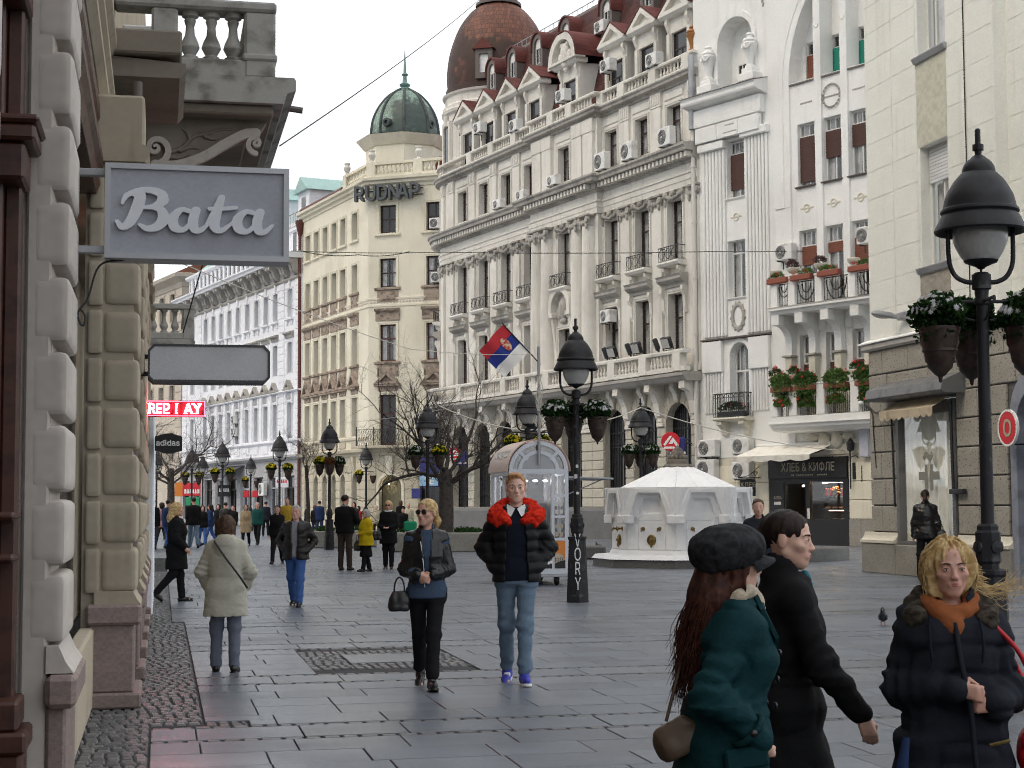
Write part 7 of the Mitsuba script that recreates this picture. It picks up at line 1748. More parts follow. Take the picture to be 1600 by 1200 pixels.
part(k,'seat',MB().lathe([(3.2,0.0),(3.2,0.30),(3.16,0.36),(2.74,0.36),(2.7,0.30),(2.7,0)],seg=20,a0=-1.75,a1=-0.35),'m_granite_dark',35,T=tr(bc[0]-0.4,bc[1]+1.6,0))
k=thing('stone_kerb','low grey stone block on the paving left of the fountain','bench')
part(k,'block',MB().bev(-0.5,0.5,-0.25,0.25,0,0.38,0.05),'m_granite_dark',T=tr(*at(918,872,46)[:2],0))
# ---- planters, trees
def planter(name,p0,p1,h,lb_,seed,dens=900):
 k=thing(name,lb_,'planter')
 p0,p1=np.array(p0),np.array(p1);L=np.linalg.norm(p1-p0);F=frame(p0,math.degrees(math.atan2(*(p1-p0)[::-1])))
 for i in range(max(1,int(L/1.2))):
  n=max(1,int(L/1.2));part(k,'wall_slab',MB().bev(L*i/n+0.004,L*(i+1)/n-0.004,0,0.25,0,h,0.03),'m_granite',T=F)
 part(k,'back_wall',MB().bev(0,L,2.0,2.25,0,h,0.03).bev(0,0.25,0.252,1.998,0,h,0.03).bev(L-0.25,L,0.252,1.998,0,h,0.03),'m_granite',T=F,kind='stuff')
 part(k,'soil',MB().box(0.25,L-0.25,0.25,2.0,0,h-0.08),'m_bark',T=F)
 m=MB();g=random.Random(seed)
 for i in range(int(L*2.2)):m.add(*leaf_cloud(dens//10,(g.uniform(0.3,L-0.3),g.uniform(0.3,1.9),h-0.03),(0.35,0.3,0.18),0.10,seed+i))
 part(k,'ground_cover',m,'m_leaf',T=F,kind='stuff')
planter('planter',at(610,862,54)[:2],at(757,862,53.6)[:2],0.62,'long low grey stone planter with green ground cover under the big bare tree',5)
planter('planter',at(425,850,62)[:2],at(506,855,59)[:2],0.60,'shorter grey stone planter with green ground cover behind the man in brown leather',15)
def bare_tree(name,base,trunk_h,spread,h,lb_,seed,r0=0.2,lean=(0,0),n0=7):
 g=np.random.default_rng(seed);k=thing(name,lb_,'tree')
 tm,bm=MB(),MB()
 b0=np.array([*base,0.0]);top=b0+[lean[0],lean[1],trunk_h]
 tp=smoothline([b0,b0+(top-b0)*0.4+[0.08,0.03,0],top],6);tm.tube(tp,np.linspace(r0*1.25,r0*0.85,len(tp)),9)
 def grow(p,d,L,r,depth):
  n=5;pts=[p];q=p.copy();dd=d/np.linalg.norm(d)
  for i in range(n):
   dd=dd+g.normal(size=3)*0.17+np.array([0,0,0.03]);dd/=np.linalg.norm(dd);q=q+dd*L/n;pts.append(q)
  bm.tube(np.array(pts),np.linspace(r,r*0.55,n+1),6 if r>0.03 else(4 if r>0.012 else 3),cap=False)
  if depth==0:return
  m=int(g.integers(3,6))if depth>1 else int(g.integers(3,6))
  for j in range(m):
   i=int(g.integers(1,n+1));a=g.normal(size=3);a-=dd*(a@dd);a/=np.linalg.norm(a)
   nd=dd*g.uniform(0.5,1.0)+a*g.uniform(0.5,1.0)+np.array([0,0,0.10]);grow(pts[i],nd,L*g.uniform(0.5,0.78),max(r*(0.52-0.03*j),0.0035),depth-1)
 for j in range(n0):
  a=j*2*PI/n0+g.uniform(-.3,.3);el=g.uniform(0.15,1.0)
  d=np.array([math.cos(a)*spread,math.sin(a)*spread*0.7,h*el*0.8]);z=g.uniform(0.72,1.0)
  grow(b0+(top-b0)*z,d,np.linalg.norm(d)*0.62,r0*0.30,4)
 part(k,'trunk',tm,'m_bark',True);part(k,'branches',bm,'m_bark',True,kind='stuff')
bare_tree('bare_tree',at(690,860,54.8)[:2],2.7,3.3,4.4,'big leafless tree with spreading branches in front of the domed corner building',12,0.25,(0.15,0),8)
bare_tree('bare_tree',at(262,850,74)[:2],3.2,3.0,3.6,'leafless dark tree at the left behind the black oval sign',5,0.17,(0.1,0),7)
bare_tree('young_tree',at(478,850,61)[:2],3.0,0.8,2.2,'slender young tree with a thin straight trunk by the dark red drain pipe',8,0.07,(0.0,0),4)
# ---- wires
def wire(pts,r,lb_,mat_='m_cable',sag=0.0):
 k=thing('wire',lb_,'cable');out=[]
 for a,b_ in zip(pts[:-1],pts[1:]):
  t=np.linspace(0,1,14)[:,None];q=a+(b_-a)*t;q[:,2]-=sag*4*(t*(1-t))[:,0];out.append(q)
 return put(k,MB().tube(np.vstack(out),r,4),mat_)
wire([at(437,228,22.0),at(770,-20,60.0)],0.012,'thin cable rising across the sky from the left balcony',sag=0.15)
wire([at(285,412,40.0),at(640,545,60.0),at(832,553,70.0)],0.014,'cable sagging from under the large sign towards the ornate building','m_rope',0.1)
wire([at(455,392,60.0),at(690,394,60),at(1110,393,60.0),at(1362,388,60.0)],0.014,'dark cable strung level across the facades below the balconies',sag=0.05)
wire([at(470,392,61.0),at(560,398,61),at(640,393,61.0)],0.016,'second dark cable looping under the level one before the domed corner building',sag=0.1)
wire([at(686,634,47.0),at(800,670,45),at(905,664,46.0),at(1001,637,46.5),at(1205,690,54),at(1362,705,60)],0.016,'pale rope slung from lamp to lamp over the kiosk and the fountain','m_rope',0.08)
wire([at(540,660,57),at(690,640,47)],0.008,'thin wire between the two lamps in front of the domed corner building','m_rope',0.05)
wire([at(318,408,45.0),at(286,520,48.0)],0.02,'dark cable hanging down beside the far stone balcony',sag=0.0)
# ---- pigeons
def pigeon(p,rot,lb_):
 k=thing('pigeon',lb_,'bird');T=tr(*p[:2],0)@rotz(rot)
 m=MB().ball((0,0,0.115),(0.052,0.095,0.058),2,rotx(0));v,f=m.arr();v[:,2]+=0.35*v[:,1]*1.0;v[:,0]*=1-0.35*np.clip(-v[:,1]/0.1,0,1)
 b=MB().add(v,f).ball((0,0.085,0.175),(0.033,0.036,0.05),2).ball((0,0.10,0.215),(0.026,0.032,0.028),2)
 part(k,'body',b,'m_pigeon',True,T=T)
 part(k,'tail',MB().bev(-0.022,0.022,-0.19,-0.07,0.06,0.075,0.005),'m_pigeon',T=T)
 part(k,'beak',MB().tube([(0,0.128,0.213),(0,0.155,0.205)],[0.008,0.002],5),'m_pigeon_beak',T=T)
 for s in(-1,1):
  part(k,'wing',MB().ball((s*0.045,-0.02,0.115),(0.016,0.10,0.045),1),'m_pigeon_wing',True,T=T)
  part(k,'leg',MB().tube([(s*0.022,0.0,0.075),(s*0.024,0.005,0.006)],0.006,5).tube([(s*0.024,-0.015,0.005),(s*0.024,0.035,0.005)],0.005,4),'m_pigeon_leg',T=T,kind='stuff')
mat('pigeon',(0.035,0.038,0.046),0.5,0.4);mat('pigeon_wing',(0.05,0.053,0.062),0.6,0.3);mat('pigeon_leg',(0.35,0.08,0.06),0.6,0.3);mat('pigeon_beak',(0.3,0.28,0.25),0.5,0.3)
pigeon(at(1380,978,20.97),2.9,'dark pigeon standing on the paving between the two near women')
pigeon(at(936,858,56.0),1.2,'tiny far pigeon on the paving left of the fountain')
# ---- people: signed distance fields meshed with surface nets
def axis_grid(lo,hi,h,fine=()):
 """coordinates from lo to hi spaced h, denser inside the fine intervals (a, b, hf)"""
 out,x=[lo],lo
 while x<hi:
  s=h
  for a,b,hf in fine:
   if a-h<x<b:s=min(s,hf if x>=a-hf else max(hf,a-x))
  x+=s;out.append(x)
 return np.array(out)
class Field:
 def __init__(s,xs,ys,zs):s.xs,s.ys,s.zs=xs,ys,zs;s.d=np.full((len(xs),len(ys),len(zs)),0.3,np.float32)
 def _box(s,lo,hi):
  r=[]
  for g,a,b in zip((s.xs,s.ys,s.zs),lo,hi):r.append(slice(max(0,np.searchsorted(g,a)-1),np.searchsorted(g,b)+1))
  return tuple(r),s.xs[r[0]][:,None,None],s.ys[r[1]][None,:,None],s.zs[r[2]][None,None,:]
 def _put(s,sl,d,k,op):
  a=s.d[sl]
  if a.size==0:return
  if op=='+':
   h=np.maximum(k-np.abs(a-d),0)/max(k,1e-6);s.d[sl]=np.minimum(a,d)-h*h*k*0.25
  else:
   h=np.maximum(k-np.abs(a+d),0)/max(k,1e-6);s.d[sl]=np.maximum(a,-d)+h*h*k*0.25
 def cone(s,a,b,r0,r1,k=0.03,op='+',sq=None):
  a,b=np.asarray(a,float),np.asarray(b,float);m=max(r0,r1)+k+0.05
  sl,X,Y,Z=s._box(np.minimum(a,b)-m,np.maximum(a,b)+m)
  v=b-a;L=v@v+1e-12
  t=np.clip(((X-a[0])*v[0]+(Y-a[1])*v[1]+(Z-a[2])*v[2])/L,0,1)
  d=np.sqrt((X-a[0]-t*v[0])**2+(Y-a[1]-t*v[1])**2+(Z-a[2]-t*v[2])**2)-(r0+(r1-r0)*t)
  s._put(sl,d,k,op);return s
 def chain(s,pts,rs,k=0.03,op='+'):
  for i in range(len(pts)-1):s.cone(pts[i],pts[i+1],rs[i],rs[i+1],k,op)
  return s
 def ell(s,c,R,k=0.03,op='+',M=None):
  c,R=np.asarray(c,float),np.asarray(R,float);m=R.max()+k+0.04
  sl,X,Y,Z=s._box(c-m,c+m);X,Y,Z=X-c[0],Y-c[1],Z-c[2]
  if M is not None:X,Y,Z=(M[0,i]*X+M[1,i]*Y+M[2,i]*Z for i in range(3))
  k0=np.sqrt((X/R[0])**2+(Y/R[1])**2+(Z/R[2])**2);k1=np.sqrt((X/R[0]**2)**2+(Y/R[1]**2)**2+(Z/R[2]**2)**2)
  s._put(sl,k0*(k0-1)/np.maximum(k1,1e-6),k,op);return s
 def loft(s,rows,k=0.03,p=2.3,op='+'):
  """rows of (z, cx, cy, rx, ry)"""
  r=np.array(sorted(rows),float);m=0.08+k
  sl,X,Y,Z=s._box((np.min(r[:,1]-r[:,3])-m,np.min(r[:,2]-r[:,4])-m,r[0,0]-m),(np.max(r[:,1]+r[:,3])+m,np.max(r[:,2]+r[:,4])+m,r[-1,0]+m))
  z=Z.ravel();cx,cy,rx,ry=(np.interp(z,r[:,0],r[:,i])[None,None,:]for i in(1,2,3,4))
  q=((np.abs(X-cx)/rx)**p+(np.abs(Y-cy)/ry)**p)**(1/p)
  d=np.maximum((q-1)*np.minimum(rx,ry),np.maximum(Z-r[-1,0],r[0,0]-Z))
  s._put(sl,d,k,op);return s
 def cut(s,fn):
  """keep where fn(X, Y, Z) < 0"""
  X,Y,Z=s.xs[:,None,None],s.ys[None,:,None],s.zs[None,None,:]
  s.d=np.maximum(s.d,fn(X,Y,Z).astype(np.float32));return s
 def rough(s,fn,band=0.05):
  i=np.nonzero(np.abs(s.d)<band)
  s.d[i]+=fn(np.c_[s.xs[i[0]],s.ys[i[1]],s.zs[i[2]]]).astype(np.float32);return s
 def mesh(s):
  D=s.d;n=np.array(D.shape);I=D<0
  cnt=sum(I[a:n[0]-1+a,b:n[1]-1+b,c:n[2]-1+c].astype(np.int8)for a in(0,1)for b in(0,1)for c in(0,1))
  ci=np.nonzero((cnt>0)&(cnt<8));N=len(ci[0])
  idx=np.full(n-1,-1,np.int64);idx[ci]=np.arange(N)
  acc,w=np.zeros((N,3)),np.zeros(N)
  C=np.stack(ci,1);G=(s.xs,s.ys,s.zs)
  for ax in range(3):
   o1,o2=[a for a in range(3)if a!=ax]
   for u in(0,1):
    for v in(0,1):
     A=C.copy();A[:,o1]+=u;A[:,o2]+=v;B=A.copy();B[:,ax]+=1
     da,db=D[tuple(A.T)],D[tuple(B.T)];m=(da<0)!=(db<0)
     t=(da/np.where(m,da-db,1))[m]
     P=np.stack([G[a][A[m,a]]for a in range(3)],1);P[:,ax]+=t*(G[ax][B[m,ax]]-G[ax][A[m,ax]])
     acc[m]+=P;w[m]+=1
  V=acc/np.maximum(w,1)[:,None];F=[]
  for ax in range(3):
   o1,o2=[(1,2),(2,0),(0,1)][ax]
   sl0=[slice(None)]*3;sl1=[slice(None)]*3;sl0[ax]=slice(0,-1);sl1[ax]=slice(1,None)
   a,b=I[tuple(sl0)],I[tuple(sl1)];e=np.stack(np.nonzero(a!=b),1)
   ok=(e[:,o1]>0)&(e[:,o2]>0)&(e[:,o1]<n[o1]-1)&(e[:,o2]<n[o2]-1);e=e[ok]
   def at_(du,dv):q=e.copy();q[:,o1]-=du;q[:,o2]-=dv;return idx[tuple(q.T)]
   q=np.stack([at_(1,1),at_(0,1),at_(0,0),at_(1,0)],1);fl=~a[tuple(e.T)]
   q[fl]=q[fl][:,::-1];F.append(q)
  F=np.vstack(F);return V,np.vstack([F[:,[0,1,2]],F[:,[0,2,3]]])
def unit(v):v=np.asarray(v,float);return v/(np.linalg.norm(v)+1e-12)
def basis(yaw=0.0,pitch=0.0,roll=0.0):return(rotz(yaw)@rotx(pitch)@roty(roll))[:3,:3]
# ---- head
def head_field(S,c,R,s,fine,fem):
 L=lambda*p:np.asarray(c)+R@(np.array(p)*s)
 S.ell(L(0,-0.012,0.034),np.array([0.075,0.096,0.080])*s,0.02,M=R)
 S.ell(L(0,0.022,-0.035),np.array([0.058,0.066,0.076])*s,0.03*s,M=R)
 S.ell(L(0,0.064 if fem else 0.066,-0.092 if fem else-0.094),np.array([0.016 if fem else 0.022,0.016,0.016])*s,0.03*s,M=R)
 for q in(-1,1):
  S.cone(L(q*0.054,-0.002,-0.05),L(q*0.012,0.057,-0.094),(0.012 if fem else 0.016)*s,0.012*s,0.03*s)
  if fine:
   S.ell(L(q*0.042,0.056,-0.022),np.array([0.022,0.022,0.018])*s,0.02*s,M=R)
   S.ell(L(q*0.032,0.097,0.000),np.array([0.017,0.017,0.011])*s,0.014*s,'-',M=R)
   S.cone(L(q*0.014,0.082 if fem else 0.083,0.021),L(q*0.044,0.071,0.020),(0.0055 if fem else 0.009)*s,(0.005 if fem else 0.007)*s,0.014*s)
   S.ell(L(q*0.031,0.0765,0.000),np.array([0.0155,0.0125,0.0125])*s,0.004*s,M=R)
   S.ell(L(q*(0.0095 if fem else 0.0115),0.092,-0.035),np.array([0.007,0.010,0.0065])*s,0.008*s,M=R)
  S.ell(L(q*0.077,-0.008,-0.004),np.array([0.008,0.019,0.031])*s,0.008*s,M=R)
 S.cone(L(0,0.081,0.008),L(0,0.102 if fem else 0.106,-0.030),(0.006 if fem else 0.0075)*s,(0.0098 if fem else 0.0125)*s,0.014*s)
 if fine:
  S.ell(L(0,0.080,-0.062),np.array([0.026,0.014,0.018])*s,0.012*s,M=R)
  S.cone(L(-0.018,0.096,-0.0615),L(0.018,0.096,-0.0615),0.0022*s,0.0022*s,0.004*s,'-')
def face_parts(k,T,c,R,s,lips='lip',brow='brow',eyes=True):
 H=np.eye(4);H[:3,:3]=R*s;H[:3,3]=c;M=T@H
 for q in(-1,1):
  if eyes:
   e=part(k,'eye',MB().ball((q*0.031,0.0795,-0.0005),(0.0105,0.0105,0.0048),2),'m_eye_white',True,T=M)
   part(e,'iris',MB().ball((q*0.031,0.0862,-0.0005),(0.0050,0.0048,0.0048),2),'m_eye_iris',True,T=M)
   part(e,'lash',MB().tube([(q*0.019,0.0885,0.001),(q*0.026,0.0915,0.0062),(q*0.035,0.0905,0.0062),(q*0.0445,0.083,0.001)],[0.0006,0.0013,0.0013,0.0006],5),'m_lash',True,T=M)
  part(k,'eyebrow',MB().tube([(q*0.014,0.0925,0.020),(q*0.026,0.092,0.0245),(q*0.040,0.083,0.0245),(q*0.052,0.070,0.018)],[0.0028,0.0034,0.0026,0.001],6),'m_'+brow,True,T=M)
 v,f=MB().ball((0,0.0915,-0.058),(0.020,0.0052,0.0038),2).ball((0,0.0905,-0.0655),(0.017,0.0062,0.0048),2).arr()
 v[:,1]-=(v[:,0]/0.020)**2*0.007
 part(k,'lips',(v,f),'m_'+lips,True,T=M)
def hand_field(S,w,d,n,t,s=1.0,curl=0.5,k=0.006):
 """w wrist, d finger direction, n palm normal, t thumb side"""
 d,n,t=unit(d),unit(n),unit(t)
 P=lambda a,b_,c_:w+(d*a+t*b_+n*c_)*s
 for b_ in(-0.026,-0.008,0.010,0.026):S.cone(P(0.0,b_*0.55,0),P(0.085,b_,0),0.017*s,0.0125*s,0.016)
 for j,(b_,L)in enumerate(((0.028,0.070),(0.009,0.080),(-0.010,0.074),(-0.028,0.058))):
  p=P(0.085,b_,0.0);a=0.0;r=0.0095*s
  for g in range(3):
   a+=curl*(0.75 if g==0 else 1.0);q=p+(d*math.cos(a)+n*math.sin(a))*(L*(0.44,0.32,0.24)[g])*s
   S.cone(p,q,r,r*0.9,k);p,r=q,r*0.9
 p=P(0.018,0.024,0.004);q=P(0.052,0.050,0.016+0.015*curl);S.cone(p,q,0.0125*s,0.0105*s,0.012);S.cone(q,P(0.085,0.052-0.02*curl,0.022+0.03*curl),0.0105*s,0.008*s,k)
# ---- skeleton
class Skel:pass
def skeleton(H,fem,legs,arms,lean=0.0,head=(0,0),width=1.0):
 """legs: two (hip flexion, knee flexion, outward) in radians; arms: two of 'hang' (swing, out, bend) or explicit (elbow, wrist) offsets; local: x right, y forward, z up"""
 k=Skel();s=H/1.75;k.s,k.H,k.fem,k.w=s,H,fem,width
 L1,L2=0.245*H,0.24*H;hipz=0.53*H;k.legs=[]
 low=9
 for q,(hf,kf,out)in zip((-1,1),legs):
  hip=np.array([q*0.088*s,0,hipz]);kn=hip+L1*np.array([q*math.sin(out),math.sin(hf),-math.cos(hf)*math.cos(out)])
  an=kn+L2*np.array([q*math.sin(out)*0.6,math.sin(hf-kf),-math.cos(hf-kf)]);fp=hf-kf
  k.legs.append((hip,kn,an,fp));low=min(low,an[2]-0.07*s)
 k.dz=-low
 for i,(hip,kn,an,fp)in enumerate(k.legs):
  o=np.array([0,0,k.dz]);k.legs[i]=(hip+o,kn+o,an+o,fp)
 k.hip=hipz+k.dz
 yl=lambda z:lean*(z-k.hip)
 k.yl=yl
 shz=0.805*H+k.dz;k.shz=shz;sw=(0.140 if fem else 0.163)*s*width
 k.arms=[]
 for q,a in zip((-1,1),arms):
  sh=np.array([q*sw,yl(shz)-0.008,shz-0.022*s])
  if isinstance(a[0],(int,float)):
   swg,out,bend=a
   d=unit([q*math.sin(out),math.sin(swg),-math.cos(swg)*math.cos(out)]);el=sh+d*0.172*H
   d2=unit([q*math.sin(out)*0.4,math.sin(swg+bend),-math.cos(swg+bend)]);wr=el+d2*0.145*H
  else:el,wr=sh+np.array(a[0])*s,sh+np.array(a[1])*s
  k.arms.append((sh,el,wr))
 k.neck=np.array([0,yl(shz)-0.012*s,shz+0.03*s])
 k.R=basis(head[0],head[1],head[2]if len(head)>2 else 0.0)
 k.hs=0.134*H/0.225
 k.head=np.array([0,yl(shz)+0.014*s,H-0.122*k.hs+k.dz])
 return k
def torso_rows(k,off=0.0,z0=0.47,z1=0.835,extra=()):
 s,w=k.s,k.w;T=[(0.47,.158,.112),(0.53,.160,.120),(0.60,.118,.092),(0.70,.130,.114),(0.76,.126,.100),(0.79,.108,.082),(0.815,.07,.062),(0.835,.052,.052)]if k.fem else[(0.47,.158,.110),(0.53,.158,.118),(0.60,.140,.105),(0.70,.150,.116),(0.76,.150,.108),(0.79,.126,.088),(0.815,.08,.068),(0.835,.058,.058)]
 r=[]
 for f,rx,ry in T:
  if f<z0-1e-6 or f>z1+1e-6:continue
  z=f*k.H+k.dz;r.append((z,0,k.yl(z)+(0.014*s if k.fem and abs(f-0.70)<.01 else 0),rx*s*w+off,ry*s*(0.5+0.5*w)+off))
 return r
def bounds(k,pad=0.25):
 P=np.array([p for a in k.arms for p in a]+[p for l in k.legs for p in l[:3]]+[k.head])
 lo,hi=P.min(0)-pad,P.max(0)+pad;lo[2]=-0.02;hi[2]=k.head[2]+0.22;return lo,hi
def field(k,h,z0=None,z1=None,head_fine=None,hands=None,pad=0.25):
 lo,hi=bounds(k,pad);fx,fy,fz=[],[],[]
 if z0 is not None:lo[2]=z0
 if z1 is not None:hi[2]=z1
 if head_fine:
  c=k.head;g=head_fine;fx.append((c[0]-0.11,c[0]+0.11,g));fy.append((c[1]-0.12,c[1]+0.14,g));fz.append((c[2]-0.13,c[2]+0.14,g))
 for w,g in(hands or()):
  fx.append((w[0]-0.13,w[0]+0.13,g));fy.append((w[1]-0.13,w[1]+0.13,g));fz.append((w[2]-0.14,w[2]+0.10,g))
 return Field(axis_grid(lo[0],hi[0],h,fx),axis_grid(lo[1],hi[1],h,fy),axis_grid(lo[2],hi[2],h,fz))
def make_body(key,k,T,h,fine=None,hands=(None,None),skin='skin'):
 S=field(k,h,head_fine=fine,hands=[(k.arms[i][2],0.0055)for i in(0,1)if hands[i]and fine])
 s=k.s
 S.loft(torso_rows(k,-0.015),0.03)
 for hip,kn,an,fp in k.legs:
  S.chain([hip,kn,an],[0.075*s,0.050*s,0.036*s],0.03)
  toe=an+np.array([0,math.cos(min(fp,0.2))*0.13*s,-0.045*s+math.sin(fp)*0.13*s]);S.cone(an+[0,-0.02,-0.03*s],toe,0.032*s,0.022*s)
 for i,(sh,el,wr)in enumerate(k.arms):
  S.chain([sh,el,wr],[0.045*s,0.036*s,0.025*s],0.03)
  q=-1 if i==0 else 1
  hd=hands[i]or dict()
  d=hd.get('d',unit(wr-el));n=hd.get('n',[-q,0,0]);t=hd.get('t',[0,1,0])
  hand_field(S,wr+unit(d)*0.01,d,n,t,s*(0.92 if k.fem else 1.0),hd.get('curl',0.35))
 S.cone(k.neck-[0,0,0.05],k.head+k.R@np.array([0,-0.02,-0.05]),(0.050 if k.fem else 0.058)*s,(0.044 if k.fem else 0.052)*s,0.03)
 head_field(S,k.head,k.R,k.hs,bool(fine),k.fem)
 part(key,'body',S.mesh(),'m_'+skin,True,T=T)
def wrinkle(amp,sx=7,sz=11,seed=0):
 def fn(p):
  q=p*np.array([sx,sx,sz])+seed
  return amp*((meshkit.noise(q)-0.5)*0.55+0.55*(np.exp(-np.abs(2*meshkit.noise(q*0.8+9.3)-1)/0.16)-0.22))
 return fn
def sleeve_folds(S,arm,amp,seed):
 sh,el,wr=arm;d1,d2=unit(el-sh),unit(wr-el);inn=unit(d2-d1+1e-6)
 def fn(p):
  r=p-el;a=np.where((r@d2)>0,r@d2,r@d1);L=np.linalg.norm(r,axis=1)
  return amp*np.exp(-(L/0.13)**2)*np.sin(a*2*PI/0.055+3.5*meshkit.noise(p*11+seed)+2*(r@np.cross(d1,inn))/0.06)
 S.rough(fn)
def sleeve(S,arm,r,k=0.035,s=1.0,cut=0.0):
 sh,el,wr=arm;S.chain([sh,el,wr-unit(wr-el)*cut],[r[0]*s,r[1]*s,r[2]*s],k)
def make_top(key,k,T,h,mat_,hem=0.47,off=0.035,flare=0.0,arms_r=(0.060,0.052,0.042),name='jacket',wr=0.012,puff=None,collar=0.0,collar_h=0.03,opening=None,belt=None,smooth_hem=True,waist=None,fwd=0.0,label=None,low=0.835,hood=None,cuff_cut=0.0,seed=0):
 zb=hem*k.H+k.dz
 S=field(k,h,z0=zb-0.06,z1=k.head[2]+0.1,pad=0.22)
 rows=torso_rows(k,off,max(hem,0.47),low)
 if waist is not None:rows=[(z,a,b_,rx-(waist if abs(z-(0.60*k.H+k.dz))<0.01 else 0),ry-(waist*0.6 if abs(z-(0.60*k.H+k.dz))<0.01 else 0))for z,a,b_,rx,ry in rows]
 if hem<0.47:
  z,a,b_,rx,ry=min(rows);rows.append((zb,0,k.yl(zb)*0.3+fwd,rx+flare,ry+flare))
 elif hem>0.47:z,a,b_,rx,ry=min(rows);rows.append((zb,0,k.yl(zb),rx+flare,ry+flare))
 S.loft(rows,0.03,2.4)
 for i,a in enumerate(k.arms):
  S.cone(k.neck+[0,0,0.0],a[0],0.030*k.s+off*0.5,0.045*k.s+off*0.5,0.05)
  sleeve(S,a,np.array(arms_r),0.04,k.s,cuff_cut)
 if collar:
  c=k.neck+np.array([0,0,collar_h*0.5]);S.cone(c-[0,0,0.03],c+[0,0,collar_h],collar,collar*0.96,0.03)
  S.cone(c+[0,0.02,collar_h*0.2],c+[0,0.03,collar_h+0.12],collar*0.72,collar*0.8,0.01,'-')
 if hood:
  S.ell(k.neck+np.array([0,-0.10*k.s,-0.02]),np.array([0.13,0.075,0.12])*k.s,0.03)
 if belt is not None:
  z=belt*k.H+k.dz;S.rough(lambda p:-0.008*(np.abs(p[:,2]-z)<0.028),0.04)
 if puff:
  P_,A_=puff;S.rough(lambda p:-A_*(np.abs(np.sin(p[:,2]*PI/P_+0.25*np.sin(p[:,0]*9+p[:,1]*7)))**0.6-0.6),0.06)
 if wr:S.rough(wrinkle(wr,seed=seed));S.rough(lambda p:(meshkit.noise(p*np.array([5,5,26.0])+seed+3)-0.5)*wr*0.35)
 if arms_r[0]>0.03 and wr:
  for a in k.arms:sleeve_folds(S,a,0.0045+0.12*wr,seed)
 if opening:
  w0,w1,zt=opening;zt=zt*k.H+k.dz;z0_=zb
  S.cut(lambda X,Y,Z:np.where((Y>0.02)&(np.abs(X)<np.interp(Z,[z0_,zt,zt+0.3],[w0,w1,w1*1.2])),0.02,-1)+0*X)
 if smooth_hem:S.cut(lambda X,Y,Z:(zb-Z)+0*X+0*Y)
 return part(key,name,S.mesh(),'m_'+mat_,True,T=T,label=label)
def make_trousers(key,k,T,h,mat_,r=(0.098,0.072,0.062),wr=0.014,top=0.56,name='trousers',ankle=0.015,label=None,seed=3):
 S=field(k,h,z1=top*k.H+k.dz+0.05,pad=0.15);s=k.s
 S.loft([q for q in torso_rows(k,0.012,0.47,top+0.02)],0.03)
 for hip,kn,an,fp in k.legs:
  e=an+unit(kn-an)*ankle;S.chain([hip+[0,0,0.0],kn,e],[r[0]*s,r[1]*s,r[2]*s],0.045)
  S.cone(e,e+unit(an-kn)*0.08,0.0,0.0,0.0)if False else None
 zk=np.mean([l[1][2]for l in k.legs])
 S.rough(lambda p:(meshkit.noise(p*np.array([8,8,22.0])+seed)-0.5)*wr*(0.5+1.0*np.exp(-((p[:,2]-zk)/0.10)**2)+1.2*np.exp(-((p[:,2]-0.14)/0.08)**2)))
 return part(key,name,S.mesh(),'m_'+mat_,True,T=T,label=label)
def make_shoes(key,k,T,h,mat_,sole=None,heel=0.0,high=False,name='shoe'):
 s=k.s
 for hip,kn,an,fp in k.legs:
  q=1 if an[0]>0 else-1;f=np.array([q*0.12,math.cos(fp*0.9),math.sin(fp*0.9)]);f=unit(f);u=unit(np.cross([1,0,0],f));
  if u[2]<0:u=-u
  c=an-u*0.035*s
  lo,hi=an-0.26,an+0.26
  S=Field(np.arange(lo[0]+.12,hi[0]-.12,h),np.arange(lo[1],hi[1],h),np.arange(lo[2]+.1,hi[2]-.1,h))
  b=c-f*0.045*s;S.cone(b,c+f*0.10*s-u*0.004,0.036*s,0.036*s,0.02).cone(c+f*0.10*s-u*0.005,c+f*0.165*s-u*0.012,0.035*s,0.026*s,0.02)
  S.cone(an-u*0.02,an+u*(0.06 if high else 0.012)*s,0.042*s,0.040*s,0.03)
  g=c-u*0.034*s
  S.cut(lambda X,Y,Z:-((X-g[0])*u[0]+(Y-g[1])*u[1]+(Z-g[2])*u[2]))
  kk=part(key,name,S.mesh(),'m_'+mat_,True,T=T)
  m=MB();fl=Polygon(smoothline([(-0.085,0),(-0.075,0.034),(0.0,0.036),(0.10,0.046),(0.17,0.034),(0.192,0),(0.17,-0.034),(0.10,-0.044),(0.0,-0.036),(-0.075,-0.034),(-0.085,0)],3)[:-1])
  B=np.eye(4);B[:3,0]=f;B[:3,2]=u;B[:3,1]=np.cross(u,f);B[:3,3]=c-u*(0.052*s);B[:3,:3]*=s
  m.extz(fl,0,0.022,B)
  if heel:m.extz(affinity.translate(affinity.scale(fl,0.22,0.55,origin=(0,0)),-0.055,0),-heel/s,0.0,B)
  part(kk,'sole',m,'m_'+(sole or mat_),T=T)
